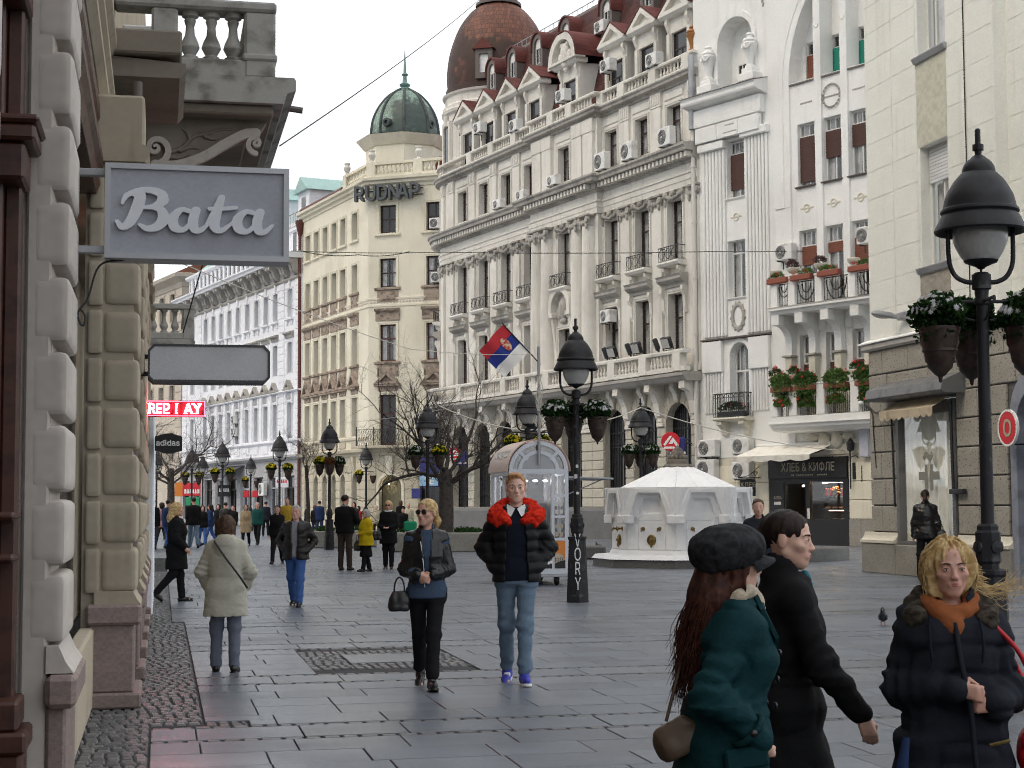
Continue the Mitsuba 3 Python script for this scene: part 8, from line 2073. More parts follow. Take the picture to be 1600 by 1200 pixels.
def make_hair(key,k,T,h,mat_,style='short',length=0.0,wr=0.010,seed=0,label=None):
 c,R,s=k.head,k.R,k.hs;L=lambda*p:c+R@(np.array(p)*s)
 lo,hi=c-[0.24,0.28,0.20+length],c+[0.24,0.24,0.20]
 S=Field(*[np.arange(a,b_,h)for a,b_ in zip(lo,hi)])
 S.ell(L(0,-0.016,0.040),np.array([0.081,0.102,0.082])*s,0.02,M=R)
 if style in('bob','long'):
  S.ell(L(0,-0.035,0.0),np.array([0.094,0.088,0.105])*s,0.03,M=R)
  for q in(-1,1):S.cone(L(q*0.072,0.0,0.03),L(q*0.080,-0.005,-0.085),0.028*s,0.024*s,0.03)
 if style=='bob':S.cone(L(0,-0.06,-0.02),L(0,-0.055,-0.10),0.072*s,0.068*s,0.04)
 if style=='long':
  S.chain([L(0,-0.06,0.0),L(0,-0.085,-0.14),L(0,-0.10,-0.14-length*0.5),L(0,-0.11,-0.14-length)],[0.075*s,0.075,0.065,0.03],0.05)
 if style=='pony':
  S.ell(L(0,-0.10,0.01),np.array([0.035,0.035,0.035])*s,0.02);S.chain([L(0,-0.115,0.0),L(0,-0.15,-0.07),L(0,-0.135,-0.13-length)],[0.030*s,0.036*s,0.012],0.03)
 if style=='bun':S.ell(L(0,-0.115,-0.01),np.array([0.045,0.042,0.045])*s,0.02)
 if style=='quiff':S.ell(L(0.012,0.050,0.098),np.array([0.056,0.044,0.024])*s,0.03,M=R)
 if style in('bun','pony','short','quiff'):S.ell(L(0,0.118,-0.022),np.array([0.082,0.080,0.108])*s,0.012,'-',M=R)
 else:S.ell(L(0.008,0.115,-0.040),np.array([0.062,0.085,0.122])*s,0.012,'-',M=R)
 if style in('short','quiff','pony','bun'):
  lowest=-0.055 if style in('short','quiff')else-0.088
  def keep(X,Y,Z):
   x,y,z=(((X-c[0])*R[0,i]+(Y-c[1])*R[1,i]+(Z-c[2])*R[2,i])/s for i in range(3))
   return np.where(y>-0.10,np.maximum(lowest,(1.15 if style in('short','quiff')else 0.95)*(y+0.012)-(0.020 if style in('short','quiff')else 0.050))-z,-1)*0.6
  S.cut(keep)
 if wr:
  def strands(p):
   q=(p-c)@R/s;an=np.arctan2(q[:,0],-(q[:,1])+0.02);return(meshkit.noise(np.c_[an*9+seed,q[:,2]*6,an*0])-0.5)*wr+(meshkit.noise(np.c_[an*26+seed,q[:,2]*9,q[:,1]*9])-0.5)*wr*0.6
  S.rough(strands)
 return part(key,'hair',S.mesh(),'m_'+mat_,True,T=T,label=label)
def handbag(label,T,p,w,h,d,mat_,strap=None,strap_r=0.006,tilt=0.0,name='handbag',cat='bag'):
 kk=thing(name,label,cat)
 S=Field(np.arange(-w,w,0.012),np.arange(-d*1.4-0.03,d*1.4+0.03,0.012),np.arange(-h-0.05,h*0.3,0.012))
 S.loft([(-h,0,0,w*0.50,d*0.55),(-h*0.8,0,0,w*0.55,d*0.62),(-h*0.4,0,0,w*0.53,d*0.50),(-0.01,0,0,w*0.42,d*0.18)],0.02,3.2)
 S.rough(wrinkle(0.016,9,9,4))
 M=T@tr(*p)@roty(tilt)
 part(kk,'body',S.mesh(),'m_'+mat_,True,T=M)
 if strap is not None:part(kk,'strap',MB().tube(smoothline(strap,6),strap_r,6),'m_'+mat_,True,T=T)
 else:
  t=np.linspace(0,PI,12)
  for q in(-1,1):part(kk,'handle',MB().tube(np.c_[w*0.26*np.cos(t),np.full(12,q*d*0.15),h*0.62*np.sin(t)-0.02],0.007,6),'m_'+mat_,True,T=M)
 return kk
# ---- cloth and skin
bump_cloth=mikit.proc(lambda p,n,uv:noise(p.x*150,p.y*150,p.z*150)+0.7*noise(p.x*330,p.y*330,p.z*330),eps=1.2e-3)
def cloth(name,c,c2=None,rough=0.85,spec=0.15,sheen=0.0,sc=60.0,bump=None):mat(name,grime(c,c2 or tuple(x*0.84 for x in c),sc,0.3,0.7),rough,spec,bump=bump,**({'sheen':sheen}if sheen else{}))
cloth('skin',(0.54,0.32,0.24),(0.51,0.285,0.21),0.48,0.35,sc=14.0);cloth('skin_pale',(0.62,0.39,0.305),(0.59,0.35,0.27),0.48,0.35,sc=14.0);cloth('skin_rosy',(0.52,0.30,0.235),(0.50,0.265,0.205),0.45,0.35,sc=14.0)
mat('eye_white',(0.62,0.60,0.58),0.15,0.5);mat('eye_iris',(0.05,0.045,0.04),0.1,0.6);mat('lash',(0.02,0.015,0.012),0.6,0.2);mat('lip',(0.36,0.11,0.10),0.4,0.4);mat('lip_pale',(0.44,0.20,0.165),0.45,0.3);mat('lip_red',(0.40,0.05,0.06),0.35,0.5);mat('brow',(0.10,0.06,0.04),0.8,0.1);mat('brow_dark',(0.035,0.022,0.016),0.8,0.1)
for nm,c in(('teal',(0.005,0.034,0.040)),('blackwool',(0.0075,0.0075,0.0085)),('navycoat',(0.016,0.018,0.026)),('jeans',(0.13,0.185,0.25)),('jeans_blue',(0.045,0.10,0.27)),('jeans_grey',(0.13,0.145,0.19)),('jeans_dark',(0.03,0.04,0.075)),('blacktrouser',(0.010,0.010,0.012)),('parka',(0.45,0.43,0.36)),('mustard',(0.46,0.33,0.008)),('ochre',(0.42,0.27,0.03)),('browntrouser',(0.05,0.038,0.033)),('navyknit',(0.008,0.010,0.020)),('greyscarf',(0.22,0.22,0.24)),('greenjacket',(0.010,0.060,0.055)),('trench',(0.30,0.23,0.145)),('bluejacket',(0.015,0.03,0.085)),('creamcoat',(0.42,0.38,0.28)),('brownscarf',(0.26,0.085,0.032)),('redcloth',(0.36,0.02,0.03)),('denim',(0.045,0.07,0.115)),('shirt',(0.70,0.70,0.70)),('pinkcloth',(0.42,0.25,0.28)),('greenbag',(0.02,0.24,0.12)),('creamscarf',(0.50,0.43,0.33))):
 cloth(nm,c,sheen=0.0 if nm not in('teal','blackwool')else 0.1,bump=(bump_cloth,0.0022)if nm in('teal','blackwool','navycoat','jeans','navyknit','creamscarf','brownscarf','parka')else None)
mat('redfur',grime((0.60,0.030,0.012),(0.36,0.012,0.008),55.0,0.35,0.65),0.95,0.1,bump=(bump_fine,0.006));mat('furlining',grime((0.060,0.050,0.040),(0.022,0.018,0.015),45.0,0.35,0.65),0.95,0.1,bump=(bump_fine,0.006))
mat('leather',(0.006,0.006,0.007),0.30,0.45);mat('leather_brown',(0.012,0.009,0.008),0.4,0.28);mat('puffer',(0.0075,0.008,0.009),0.5,0.18);mat('bagblack',(0.008,0.008,0.009),0.35,0.5);mat('bagbrown',(0.085,0.055,0.035),0.45,0.4);mat('bagred',(0.40,0.012,0.022),0.4,0.4);mat('sneaker',(0.035,0.045,0.36),0.5,0.4);mat('sneaker_white',(0.62,0.64,0.72),0.5,0.4);mat('shoeblack',(0.010,0.009,0.009),0.3,0.5)
for nm,c,c2 in(('hair_dark',(0.011,0.007,0.006),(0.024,0.014,0.010)),('hair_brown',(0.045,0.024,0.014),(0.085,0.048,0.028)),('hair_auburn',(0.030,0.009,0.006),(0.062,0.019,0.011)),('hair_blonde',(0.34,0.215,0.085),(0.55,0.40,0.20)),('hair_ginger',(0.34,0.17,0.075),(0.46,0.26,0.12)),('hair_grey',(0.26,0.25,0.24),(0.40,0.39,0.38))):
 mat(nm,grime(c,c2,38.0,0.35,0.65),0.55,0.22)
WALK_A,WALK_B=((0.30,0.08,0.02),(-0.22,0.30,0.02)),((-0.22,0.32,0.02),(0.30,0.06,0.02))
STAND=((0.03,0.04,0.05),(0.0,0.02,0.05))
HANG=((0.05,0.12,0.25),(-0.05,0.12,0.25));POCKET=(((-0.13,-0.08,-0.25),(-0.02,0.06,-0.41)),((0.13,-0.08,-0.25),(0.02,0.06,-0.41)))
CLASP=(((-0.065,-0.01,-0.28),(0.09,0.19,-0.32)),((0.065,-0.01,-0.28),(-0.05,0.20,-0.32)))
# ---- the people, nearest first
def place(x,y,yaw):return tr(x,y,0)@rotz(yaw)
def P_(label,group=None):return thing('person',label,'person',group)
def teal_woman():
 k=P_('woman in dark teal wool coat and black peaked cap with long auburn hair')
 H=1.50;T=place(0.725,5.80,math.radians(-82));s=skeleton(H,True,WALK_A,(((-0.06,-0.02,-0.29),(-0.03,0.06,-0.44)),((0.10,-0.16,-0.26),(0.085,0.04,-0.45))),0.10,(0.10,-0.06),1.1)
 make_body(k,s,T,0.014,0.0055,({'curl':0.9},{'curl':1.2,'d':(-0.5,0.5,-0.6)}),'skin_pale');face_parts(k,T,s.head,s.R,s.hs)
 make_top(k,s,T,0.0095,'teal',0.27,0.054,0.095,(0.066,0.068,0.054),'coat',0.024,belt=0.60,collar=0.078,collar_h=0.075,waist=0.008,seed=1)
 make_trousers(k,s,T,0.016,'blacktrouser');make_shoes(k,s,T,0.012,'shoeblack')
 n=s.neck
 m=MB()
 for q in(-1,1):
  v=np.array([n+[q*0.045,0.075,0.045],n+[q*0.135,0.070,0.0],n+[q*0.125,0.125,-0.10],n+[q*0.03,0.135,-0.20],n+[q*0.02,0.125,-0.05]]);m.add(np.vstack([v,v+[0,0.014,0.004]]),[[0,1,2],[0,2,4],[4,2,3],[5,7,6],[5,9,7],[9,8,7],[0,5,1],[1,5,6],[1,6,2],[2,6,7],[2,7,3],[3,7,8]])
 part(k,'lapel',m,'m_teal',T=T,kind='stuff')
 for z in(0.60,0.66,0.72):
  for q in(-0.05,0.06):part(k,'button',MB().ball((q,s.yl(z*H)+0.158,z*H+s.dz),(0.013,0.008,0.013),2),'m_blackgloss',True,T=T)
 sh,el,wr=s.arms[1];d=unit(wr-el)
 part(k,'cuff_strap',MB().tube([wr-d*0.05+0.062*(math.cos(a)*unit(np.cross(d,[0,0,1.0]))+math.sin(a)*unit(np.cross(d,np.cross(d,[0,0,1.0]))))for a in np.linspace(0,2*PI,16)],0.012,6),'m_teal',True,T=T)
 part(k,'button',MB().ball(wr-d*0.05+[0.068,0.0,0.0],(0.008,0.013,0.013),2),'m_blackgloss',True,T=T)
 for q in(-1,1):part(k,'pocket_flap',MB().bev(-0.012,0.012,-0.075,0.075,-0.035,0.035,0.008,tr(q*0.222,0.02,0.50*H+s.dz)@rotx(0.12)),'m_teal',T=T)
 S=Field(*[np.arange(c-0.12,c+0.13,0.011)for c in n])
 t=np.linspace(0,2*PI,11)
 S.chain([n+[0.072*math.cos(a),0.065*math.sin(a)+0.012,0.045+0.012*math.sin(2*a)]for a in t],[0.028]*11,0.012).cone(n+[0.01,0.085,0.04],n+[0.03,0.12,-0.06],0.03,0.022,0.02)
 S.rough(wrinkle(0.016,22,22,5));part(k,'scarf',S.mesh(),'m_creamscarf',True,T=T)
 make_hair(k,s,T,0.010,'hair_auburn','long',0.24,0.022,3)
 g=np.random.default_rng(4);m=MB();c,R=s.head,s.R
 for i in range(420):
  a=g.uniform(-0.9,0.9);p0=c+R@np.array([0.075*math.sin(a),-0.085*math.cos(a),g.uniform(-0.08,0.0)]);L=g.uniform(0.26,0.46)
  p=[p0,p0+[a*0.03,-0.055,-0.10*L/.4],p0+[a*0.03+g.normal()*.01,-0.10+g.normal()*.010,-0.25*L/.4],p0+[a*0.03+g.normal()*.015,-0.12+g.normal()*.018,-L]]
  m.tube(smoothline(p,4),np.linspace(0.0026,0.0008,13),3,cap=False)
 part(k,'hair_strand',m,'m_hair_auburn',True,T=T,kind='stuff')
 c,s_=s.head,s.hs;R=R@basis(0,0.20,0.06);L=lambda*p:c+R@(np.array(p)*s_)
 S=Field(*[np.arange(q-0.19,q+0.21,0.008)for q in c])
 S.ell(L(0,-0.020,0.070),np.array([0.118,0.134,0.074]),0.02,M=R).ell(L(0,-0.014,0.035),np.array([0.094,0.114,0.070]),0.03,M=R).ell(L(0,-0.060,0.045),np.array([0.118,0.104,0.082]),0.04,M=R)
 S.cut(lambda X,Y,Z:-((X-c[0])*R[0,2]+(Y-c[1])*R[1,2]+(Z-c[2])*R[2,2])-0.012)
 def seams(p):
  q=(p-L(0,-0.02,0.06))@R;an=np.arctan2(q[:,0],q[:,1]);return 0.006*np.exp(-((np.abs(np.sin(an*4)))/0.10)**2)+(meshkit.fbm(p*np.array([16,16,22.0]),2)-0.5)*0.016
 S.rough(seams);cap=part(k,'cap',S.mesh(),'m_capcloth',True,T=T)
 H4=np.eye(4);H4[:3,:3]=R*s_;H4[:3,3]=c
 u=np.linspace(-1,1,17);rows=[]
 for w in np.linspace(0,1,6):
  for q in u:a=q*1.15;r=0.096+w*0.062*math.cos(q*1.35);rows.append([r*math.sin(a)*0.92,r*math.cos(a)+0.004,0.018-w*0.022-0.022*q*q*(0.4+w)])
 rows=np.array(rows);V=np.vstack([rows,rows+[0,0,-0.007]]);f=[]
 for o in(0,102):
  for i in range(5):
   for j in range(16):a=o+i*17+j;f+=[[a,a+1,a+18],[a,a+18,a+17]]
 for j in range(16):f+=[[85+j,86+j,188+j],[85+j,188+j,187+j]]
 part(cap,'peak',(V,np.array(f)),'m_capcloth',40,T=T@H4)
 part(cap,'stud',MB().ball((-0.098,0.03,0.022),0.007,2),'m_brass',True,T=T@H4);part(cap,'strap',MB().tube([(-0.094,0.036,0.024),(-0.096,0.02,0.022),(-0.098,0.0,0.024)],0.008,6),'m_capcloth',T=T@H4)
 part(k,'earring',MB().ball(L(-0.086,-0.004,-0.038),0.005,2),'m_white',True,T=T)
 handbag('brown leather shoulder bag tucked behind the arm of the woman in teal coat',T@tr(0.06,-0.215,0.555*H)@rotz(PI/2),(0,0,0),0.16,0.13,0.09,'bagbrown',[(0.0,0.0,-0.01),(0.05,0.03,0.14),(0.10,0.05,0.28)],tilt=-0.55)
mat('capcloth',grime((0.010,0.011,0.013),(0.024,0.025,0.028),50.0,0.35,0.65),0.8,0.2)
teal_woman()
def black_coat_woman():
 k=P_('young woman in long black coat, in profile right behind the teal coat')
 H=1.575;T=place(1.03,6.35,math.radians(-82));s=skeleton(H,True,WALK_B,(((-0.08,-0.12,-0.26),(-0.06,0.02,-0.50)),((0.10,0.08,-0.27),(0.11,0.24,-0.47))),0.03,(-0.52,-0.06))
 make_body(k,s,T,0.014,0.0048,({'curl':0.5},{'curl':0.5,'d':(0.0,0.4,-1.0)}),'skin_pale');face_parts(k,T,s.head,s.R,s.hs,'lip','brow_dark')
 make_top(k,s,T,0.0105,'blackwool',0.30,0.038,0.075,(0.064,0.060,0.048),'coat',0.018,belt=0.60,collar=0.082,collar_h=0.04,waist=0.012,seed=11)
 make_trousers(k,s,T,0.016,'blacktrouser');make_shoes(k,s,T,0.012,'shoeblack');make_hair(k,s,T,0.0065,'hair_dark','bun',0,0.008,5)
 n=s.neck;part(k,'blouse',MB().ball(n+[0,0.085,-0.02],(0.05,0.03,0.07),2),'m_teal_print',True,T=T)
mat('teal_print',grime((0.02,0.12,0.16),(0.10,0.26,0.30),30.0),0.8,0.2)
black_coat_woman()
def blonde_woman():
 k=P_('middle aged blonde woman in dark navy hooded coat and rust scarf at the right edge')
 H=1.47;T=place(1.56,5.95,math.radians(172));s=skeleton(H,True,WALK_A,(((-0.08,0.01,-0.28),(-0.01,0.185,-0.32)),((0.075,0.0,-0.27),(-0.135,0.225,-0.245))),0.05,(0.10,-0.04,0.03),1.08)
 make_body(k,s,T,0.014,0.0048,({'curl':1.0,'d':(0.9,0.35,0.05),'n':(0.2,-0.9,0),'t':(0,0.1,1)},{'curl':0.9,'d':(-0.9,0.3,-0.2),'n':(-0.2,-0.9,0),'t':(0,0.1,1)}),'skin_rosy');face_parts(k,T,s.head,s.R,s.hs,'lip','brow')
 make_top(k,s,T,0.0095,'navycoat',0.22,0.055,0.075,(0.074,0.076,0.060),'coat',0.034,collar=0.095,collar_h=0.02,opening=(0.085,0.0,0.44),seed=21)
 make_trousers(k,s,T,0.014,'blacktrouser');make_shoes(k,s,T,0.012,'shoeblack')
 n=s.neck;S=Field(*[np.arange(c-0.22,c+0.20,0.010)for c in n])
 t=np.linspace(-0.35,PI+0.35,15)
 S.chain([n+[0.125*math.cos(a),-0.105*math.sin(a)+0.045,0.015+0.03*math.sin(a)-0.045*(math.cos(a)**8)]for a in t],[0.044+0.012*math.sin(a)for a in t],0.02);S.rough(wrinkle(0.022,26,26,8))
 part(k,'hood_lining',S.mesh(),'m_furlining',True,T=T)
 S=Field(*[np.arange(c-0.16,c+0.17,0.009)for c in n]);t=np.linspace(0,2*PI,13)
 S.chain([n+[0.076*math.cos(a),0.066*math.sin(a)+0.02,0.035-0.035*math.sin(a)]for a in t],[0.03]*13,0.012).chain([n+[0.05,0.085,0.0],n+[0.0,0.115,-0.05],n+[-0.02,0.125,-0.12]],[0.034,0.032,0.02],0.02)
 S.rough(lambda p:(meshkit.noise(p*np.array([20,20,44.0]))-0.5)*0.013);part(k,'scarf',S.mesh(),'m_brownscarf',True,T=T)
 z=lambda f:f*H+s.dz
 part(k,'placket',MB().tube(smoothline([(0.0,0.150,z(0.80)),(-0.015,0.205,z(0.70)),(-0.04,0.205,z(0.60)),(-0.05,0.205,z(0.50)),(-0.065,0.21,z(0.40))],5),0.010,6),'m_navycoat',True,T=T)
 for q in(-1,1):part(k,'drawstring',MB().tube(smoothline([(q*0.085,0.135,z(0.81)),(q*0.09,0.185,z(0.76)),(q*0.085,0.195,z(0.71))],4),0.006,5),'m_navyknit',T=T)
 part(k,'pocket_zip',MB().tube([(-0.10,0.205,z(0.52)),(-0.17,0.185,z(0.53))],0.006,5),'m_brass',T=T)
 make_hair(k,s,T,0.0075,'hair_blonde','bob',0,0.030,9)
 g=np.random.default_rng(14);m=MB();c,R=s.head,s.R
 for i in range(1300):
  a=g.uniform(-2.0,2.0);el=g.uniform(-0.2,1.15)
  d0=np.array([math.sin(a)*math.cos(el),-math.cos(a)*math.cos(el),math.sin(el)]);p0=c+R@(d0*np.array([0.082,0.10,0.085])*s.hs+[0,-0.016,0.04])
  side=1 if p0[0]>c[0]else-1;L=g.uniform(0.10,0.19)
  w=np.array([side*0.016-0.006,-0.012,0])+g.normal(size=3)*0.008
  p=[p0,p0+R@(d0*0.018)+[side*0.012,-0.004,-L*0.35],p0+w*0.8+[0,0,-L*0.75],p0+w*1.3+[side*0.022*g.random()-0.012,0,-L+g.uniform(0,0.03)]]
  if(R.T@(p[2]-c))[1]>0.05 and abs((R.T@(p[2]-c))[0])<0.066:continue
  m.tube(smoothline(p,4),np.linspace(0.0026,0.0010,13),3,cap=False)
 for i in range(40):
  p0=c+np.array([-0.085,-0.02,-0.03-0.05*g.random()]);m.tube(smoothline([p0,p0+[-0.05,-0.01,-0.03],p0+[-0.11+g.normal()*.02,-0.03,-0.035+g.normal()*.025],p0+[-0.17+g.normal()*.03,-0.04,0.0+g.normal()*.03]],4),np.linspace(0.0018,0.0007,13),3,cap=False)
 part(k,'hair_strand',m,'m_hair_blonde',True,T=T,kind='stuff')
 handbag('bright red leather bag carried at the side of the blonde woman at the right edge',T,(-0.33,0.03,z(0.58)),0.20,0.20,0.12,'bagred',[(-0.31,0.03,z(0.58)),(-0.23,0.10,z(0.72)),(-0.135,0.085,z(0.80)),(-0.12,0.0,z(0.845)),(-0.16,-0.09,z(0.80)),(-0.31,-0.03,z(0.58))],0.009)
 u=thing('umbrella','folded dark blue umbrella held low beside the blonde woman','umbrella');q=at(1416,1152,5.6)
 part(u,'canopy',MB().tube([q,q+[-0.03,-0.02,-0.16],q+[-0.06,-0.03,-0.36]],[0.012,0.026,0.020],8),'m_bluejacket',True);part(u,'shaft',MB().tube([q+[-0.05,-0.025,-0.30],q+[-0.065,-0.032,-0.44]],0.005,6),'m_iron')
blonde_woman()
def boy():
 k=P_('tall ginger boy in open black puffer jacket with red fur hood, hands in pockets')
 H=1.86;T=place(0.03,14.6,math.radians(180));s=skeleton(H,False,((0.20,0.06,-0.04),(-0.14,0.18,-0.01)),(((-0.11,-0.09,-0.26),(-0.01,0.05,-0.42)),((0.11,-0.09,-0.26),(0.01,0.05,-0.42))),-0.01,(0.05,0.0),0.98)
 make_body(k,s,T,0.018,0.0065,({'curl':1.3,'d':(1,0,-0.3),'n':(0,-1,0),'t':(0,0,1)},{'curl':1.3,'d':(-1,0,-0.3),'n':(0,-1,0),'t':(0,0,1)}),'skin_pale');face_parts(k,T,s.head,s.R,s.hs,'lip_pale','brow')
 make_top(k,s,T,0.014,'navyknit',0.49,0.022,0.0,(0.06,0.05,0.04),'sweater',0.012,seed=31)
 make_top(k,s,T,0.0115,'puffer',0.485,0.045,-0.005,(0.070,0.070,0.054),'puffer_jacket',0.006,(0.095,0.018),opening=(0.10,0.075,0.78),seed=32)
 n=s.neck;S=Field(*[np.arange(c-0.28,c+0.28,0.012)for c in n])
 S.chain([n+np.array(q)for q in smoothline([(-0.085,0.135,-0.10),(-0.135,0.10,-0.045),(-0.155,0.02,0.0),(-0.125,-0.06,0.045),(-0.06,-0.105,0.065),(0.0,-0.115,0.07),(0.06,-0.105,0.065),(0.125,-0.06,0.045),(0.155,0.02,0.0),(0.135,0.10,-0.045),(0.085,0.135,-0.10)],2)],[0.046]*21,0.03).chain([n+np.array(q)for q in smoothline([(-0.15,0.115,-0.115),(-0.19,0.07,-0.06),(-0.20,0.0,-0.035),(-0.15,-0.09,-0.005),(0.0,-0.15,0.02),(0.15,-0.09,-0.005),(0.20,0.0,-0.035),(0.19,0.07,-0.06),(0.15,0.115,-0.115)],2)],[0.042]*17,0.05);S.rough(wrinkle(0.035,22,22,6));part(k,'fur_hood',S.mesh(),'m_redfur',True,T=T)
 m=MB()
 for q in(-1,1):m.add(np.array([n+[q*0.008,0.100,0.015],n+[q*0.078,0.055,0.055],n+[q*0.092,0.105,-0.030],n+[q*0.045,0.145,-0.055]]),[[0,1,2],[0,2,3]])
 part(k,'shirt_collar',m,'m_shirt',T=T,kind='stuff')
 make_trousers(k,s,T,0.013,'jeans',(0.088,0.064,0.055),0.024,ankle=0.055);make_shoes(k,s,T,0.009,'sneaker','shirt',high=True)
 for hip,kn,an,fp in s.legs:
  part(k,'shoe_laces',MB().bev(-0.028,0.028,0.045,0.10,-0.03,0.016,0.01,tr(*an)@rotx(-0.45)),'m_sneaker_white',T=T)
 make_hair(k,s,T,0.0075,'hair_ginger','quiff',0,0.012,7)
boy()
def leather_woman():
 k=P_('woman in black leather biker jacket and sunglasses with blonde ponytail, hands clasped')
 H=1.65;T=place(-0.74,14.25,math.radians(184));s=skeleton(H,True,((0.30,0.06,-0.07),(-0.24,0.30,-0.05)),CLASP,0.0,(-0.62,0.03))
 make_body(k,s,T,0.018,0.0065,({'curl':0.7,'d':(0.8,0.2,-0.4),'n':(0.1,-0.9,0),'t':(0,0.2,1)},{'curl':0.7,'d':(-0.8,0.2,-0.4),'n':(-0.1,-0.9,0),'t':(0,0.2,1)}),'skin');face_parts(k,T,s.head,s.R,s.hs,'lip_red','brow',False)
 make_top(k,s,T,0.014,'denim',0.485,0.026,0.004,(0.055,0.045,0.036),'denim_shirt',0.012,collar=0.064,collar_h=0.05,seed=41)
 make_top(k,s,T,0.0115,'leather',0.535,0.034,0.006,(0.058,0.054,0.045),'leather_jacket',0.013,collar=0.074,collar_h=0.03,opening=(0.0,0.035,0.80),seed=42)
 make_trousers(k,s,T,0.013,'blacktrouser',(0.088,0.062,0.062),0.012,top=0.51,ankle=0.07);make_shoes(k,s,T,0.009,'shoeblack',heel=0.06)
 make_hair(k,s,T,0.0075,'hair_blonde','pony',0.04,0.010,8)
 H4=np.eye(4);H4[:3,:3]=s.R*s.hs;H4[:3,3]=s.head
 g=part(k,'sunglasses',MB().ball((-0.031,0.088,0.002),(0.027,0.010,0.021),2).ball((0.031,0.088,0.002),(0.027,0.010,0.021),2),'m_blackgloss',True,T=T@H4,kind='stuff')
 part(g,'frame',MB().tube([(-0.078,0.0,0.012),(-0.072,0.06,0.012),(-0.052,0.085,0.012),(0,0.098,0.012),(0.052,0.085,0.012),(0.072,0.06,0.012),(0.078,0.0,0.012)],0.0028,5),'m_brass',T=T@H4)
 z=lambda f:f*H+s.dz;part(k,'zip',MB().tube([(0.055,0.12,z(0.78)),(0.03,0.162,z(0.66)),(0.02,0.155,z(0.545))],0.004,5),'m_alu',T=T)
 handbag('small black handbag hanging from the arm of the woman in leather jacket',T,(0.235*-1*-1,0.06,z(0.535)),0.17,0.19,0.10,'bagblack')
leather_woman()
# ---- simpler figures
def figure(label,px,py,top,yaw,fem=True,legs=STAND,arms=HANG,coat=('jacket','blackwool',0.47,0.04,0.0),trousers='blacktrouser',hair=('hair_dark','short',0.0),shoes='shoeblack',skin='skin',h=None,width=1.0,head=(0,0),lean=0.0,Y=None,skirt=None,puff=None,wr=0.016,opening=None,inner=None,collar=0.08,hood=None,bagspec=None,glasses=False,scarf=None,group=None):
 if Y is None:
  d=fw_+_rt*(px-800)/FOCAL+up_*(600-py)/FOCAL;Y=-EYE/d[2]*d[1]
 b=at(px,py,Y);H=at(px,top,Y)[2]
 k=P_(label,group);T=place(b[0],b[1],math.radians(yaw));s=skeleton(H,fem,legs,arms,lean,head,width)
 h=h or max(0.011,0.0006*Y);hf=max(0.007,0.45*h)
 make_body(k,s,T,max(h,0.016),hf if Y<45 else None,(None,None)if Y>45 else({'curl':1.2,'d':(1,0,-0.4),'n':(0,-1,0),'t':(0,0,1)},{'curl':1.2,'d':(-1,0,-0.4),'n':(0,-1,0),'t':(0,0,1)})if arms is POCKET else({'curl':0.6},{'curl':0.6}),skin)
 if Y<45:face_parts(k,T,s.head,s.R,s.hs,'lip' if fem else 'lip_pale',eyes=not glasses)
 nm,m_,hem,off,fl=coat
 if inner:make_top(k,s,T,h*1.2,inner,0.49,0.018,0.0,(0.05,0.042,0.034),'shirt',0.0)
 make_top(k,s,T,h,m_,hem,off,fl,(0.050+off*0.4,0.046+off*0.4,0.038+off*0.25),nm,wr,puff,collar=collar,opening=opening,hood=hood,seed=int(px)%97)
 if skirt:make_top(k,s,T,h*1.1,skirt,0.24,0.0,0.05,(0.01,0.01,0.01),'skirt',0.012,low=0.6)
 make_trousers(k,s,T,max(h,0.014),trousers,seed=int(px)%31);make_shoes(k,s,T,max(0.011,h*0.9),shoes)
 make_hair(k,s,T,max(0.009,h*0.8),hair[0],hair[1],hair[2],0.012,int(px)%13)
 if glasses:
  H4=np.eye(4);H4[:3,:3]=s.R*s.hs;H4[:3,3]=s.head;part(k,'sunglasses',MB().ball((-0.031,0.088,0.002),(0.027,0.010,0.02),1).ball((0.031,0.088,0.002),(0.027,0.010,0.02),1).bev(-0.01,0.01,0.085,0.1,0.0,0.008,0.002),'m_blackgloss',True,T=T@H4,kind='stuff')
 if scarf:
  t=np.linspace(0,2*PI,13);part(k,'scarf',MB().tube([s.neck+[0.075*math.cos(a),0.065*math.sin(a)+0.01,0.035-0.015*math.sin(a)]for a in t],0.03,8),'m_'+scarf,True,T=T)
 if bagspec:handbag(bagspec[0],T,(bagspec[1],bagspec[2],bagspec[3]*H),*bagspec[4:])
 return k,s,T,H
k,s,T,H=figure('woman in cream hooded parka and grey jeans seen from behind',352,1049,803,2,legs=((0.06,0.05,0.03),(-0.05,0.05,0.03)),arms=(((-0.13,0.0,-0.27),(-0.08,0.10,-0.44)),((0.13,0.0,-0.27),(0.08,0.10,-0.44))),coat=('parka','parka',0.355,0.058,0.02),trousers='jeans_grey',hair=('hair_brown','bob',0),width=1.04,wr=0.014,hood=True)
part(k,'bag_strap',MB().tube(smoothline([(-0.09,-0.16,0.83*H),(0.03,-0.215,0.72*H),(0.14,-0.20,0.62*H),(0.215,-0.10,0.53*H)],5),0.011,6),'m_bagblack',T=T)
figure('grey haired man in open dark leather jacket and bright blue jeans',462,947,785,176,False,WALK_A,POCKET,('leather_jacket','leather_brown',0.47,0.045,0.01),'jeans_blue',('hair_grey','short',0),wr=0.03,opening=(0.03,0.05,0.8),inner='greyscarf',width=1.08)
figure('woman in long black coat with blonde hair, walking right beside the left building',275,940,783,-80,True,((0.14,0.05,0.0),(-0.12,0.62,0.0)),(((-0.10,0.05,-0.27),(-0.10,0.16,-0.45)),((0.10,0.0,-0.27),(0.08,0.14,-0.42))),('coat','blackwool',0.33,0.06,0.02),hair=('hair_blonde','long',0.06),bagspec=('large black shiny bag on the arm of the woman in long black coat at left',-0.27,0.02,0.66,0.36,0.36,0.18,'bagblack'))
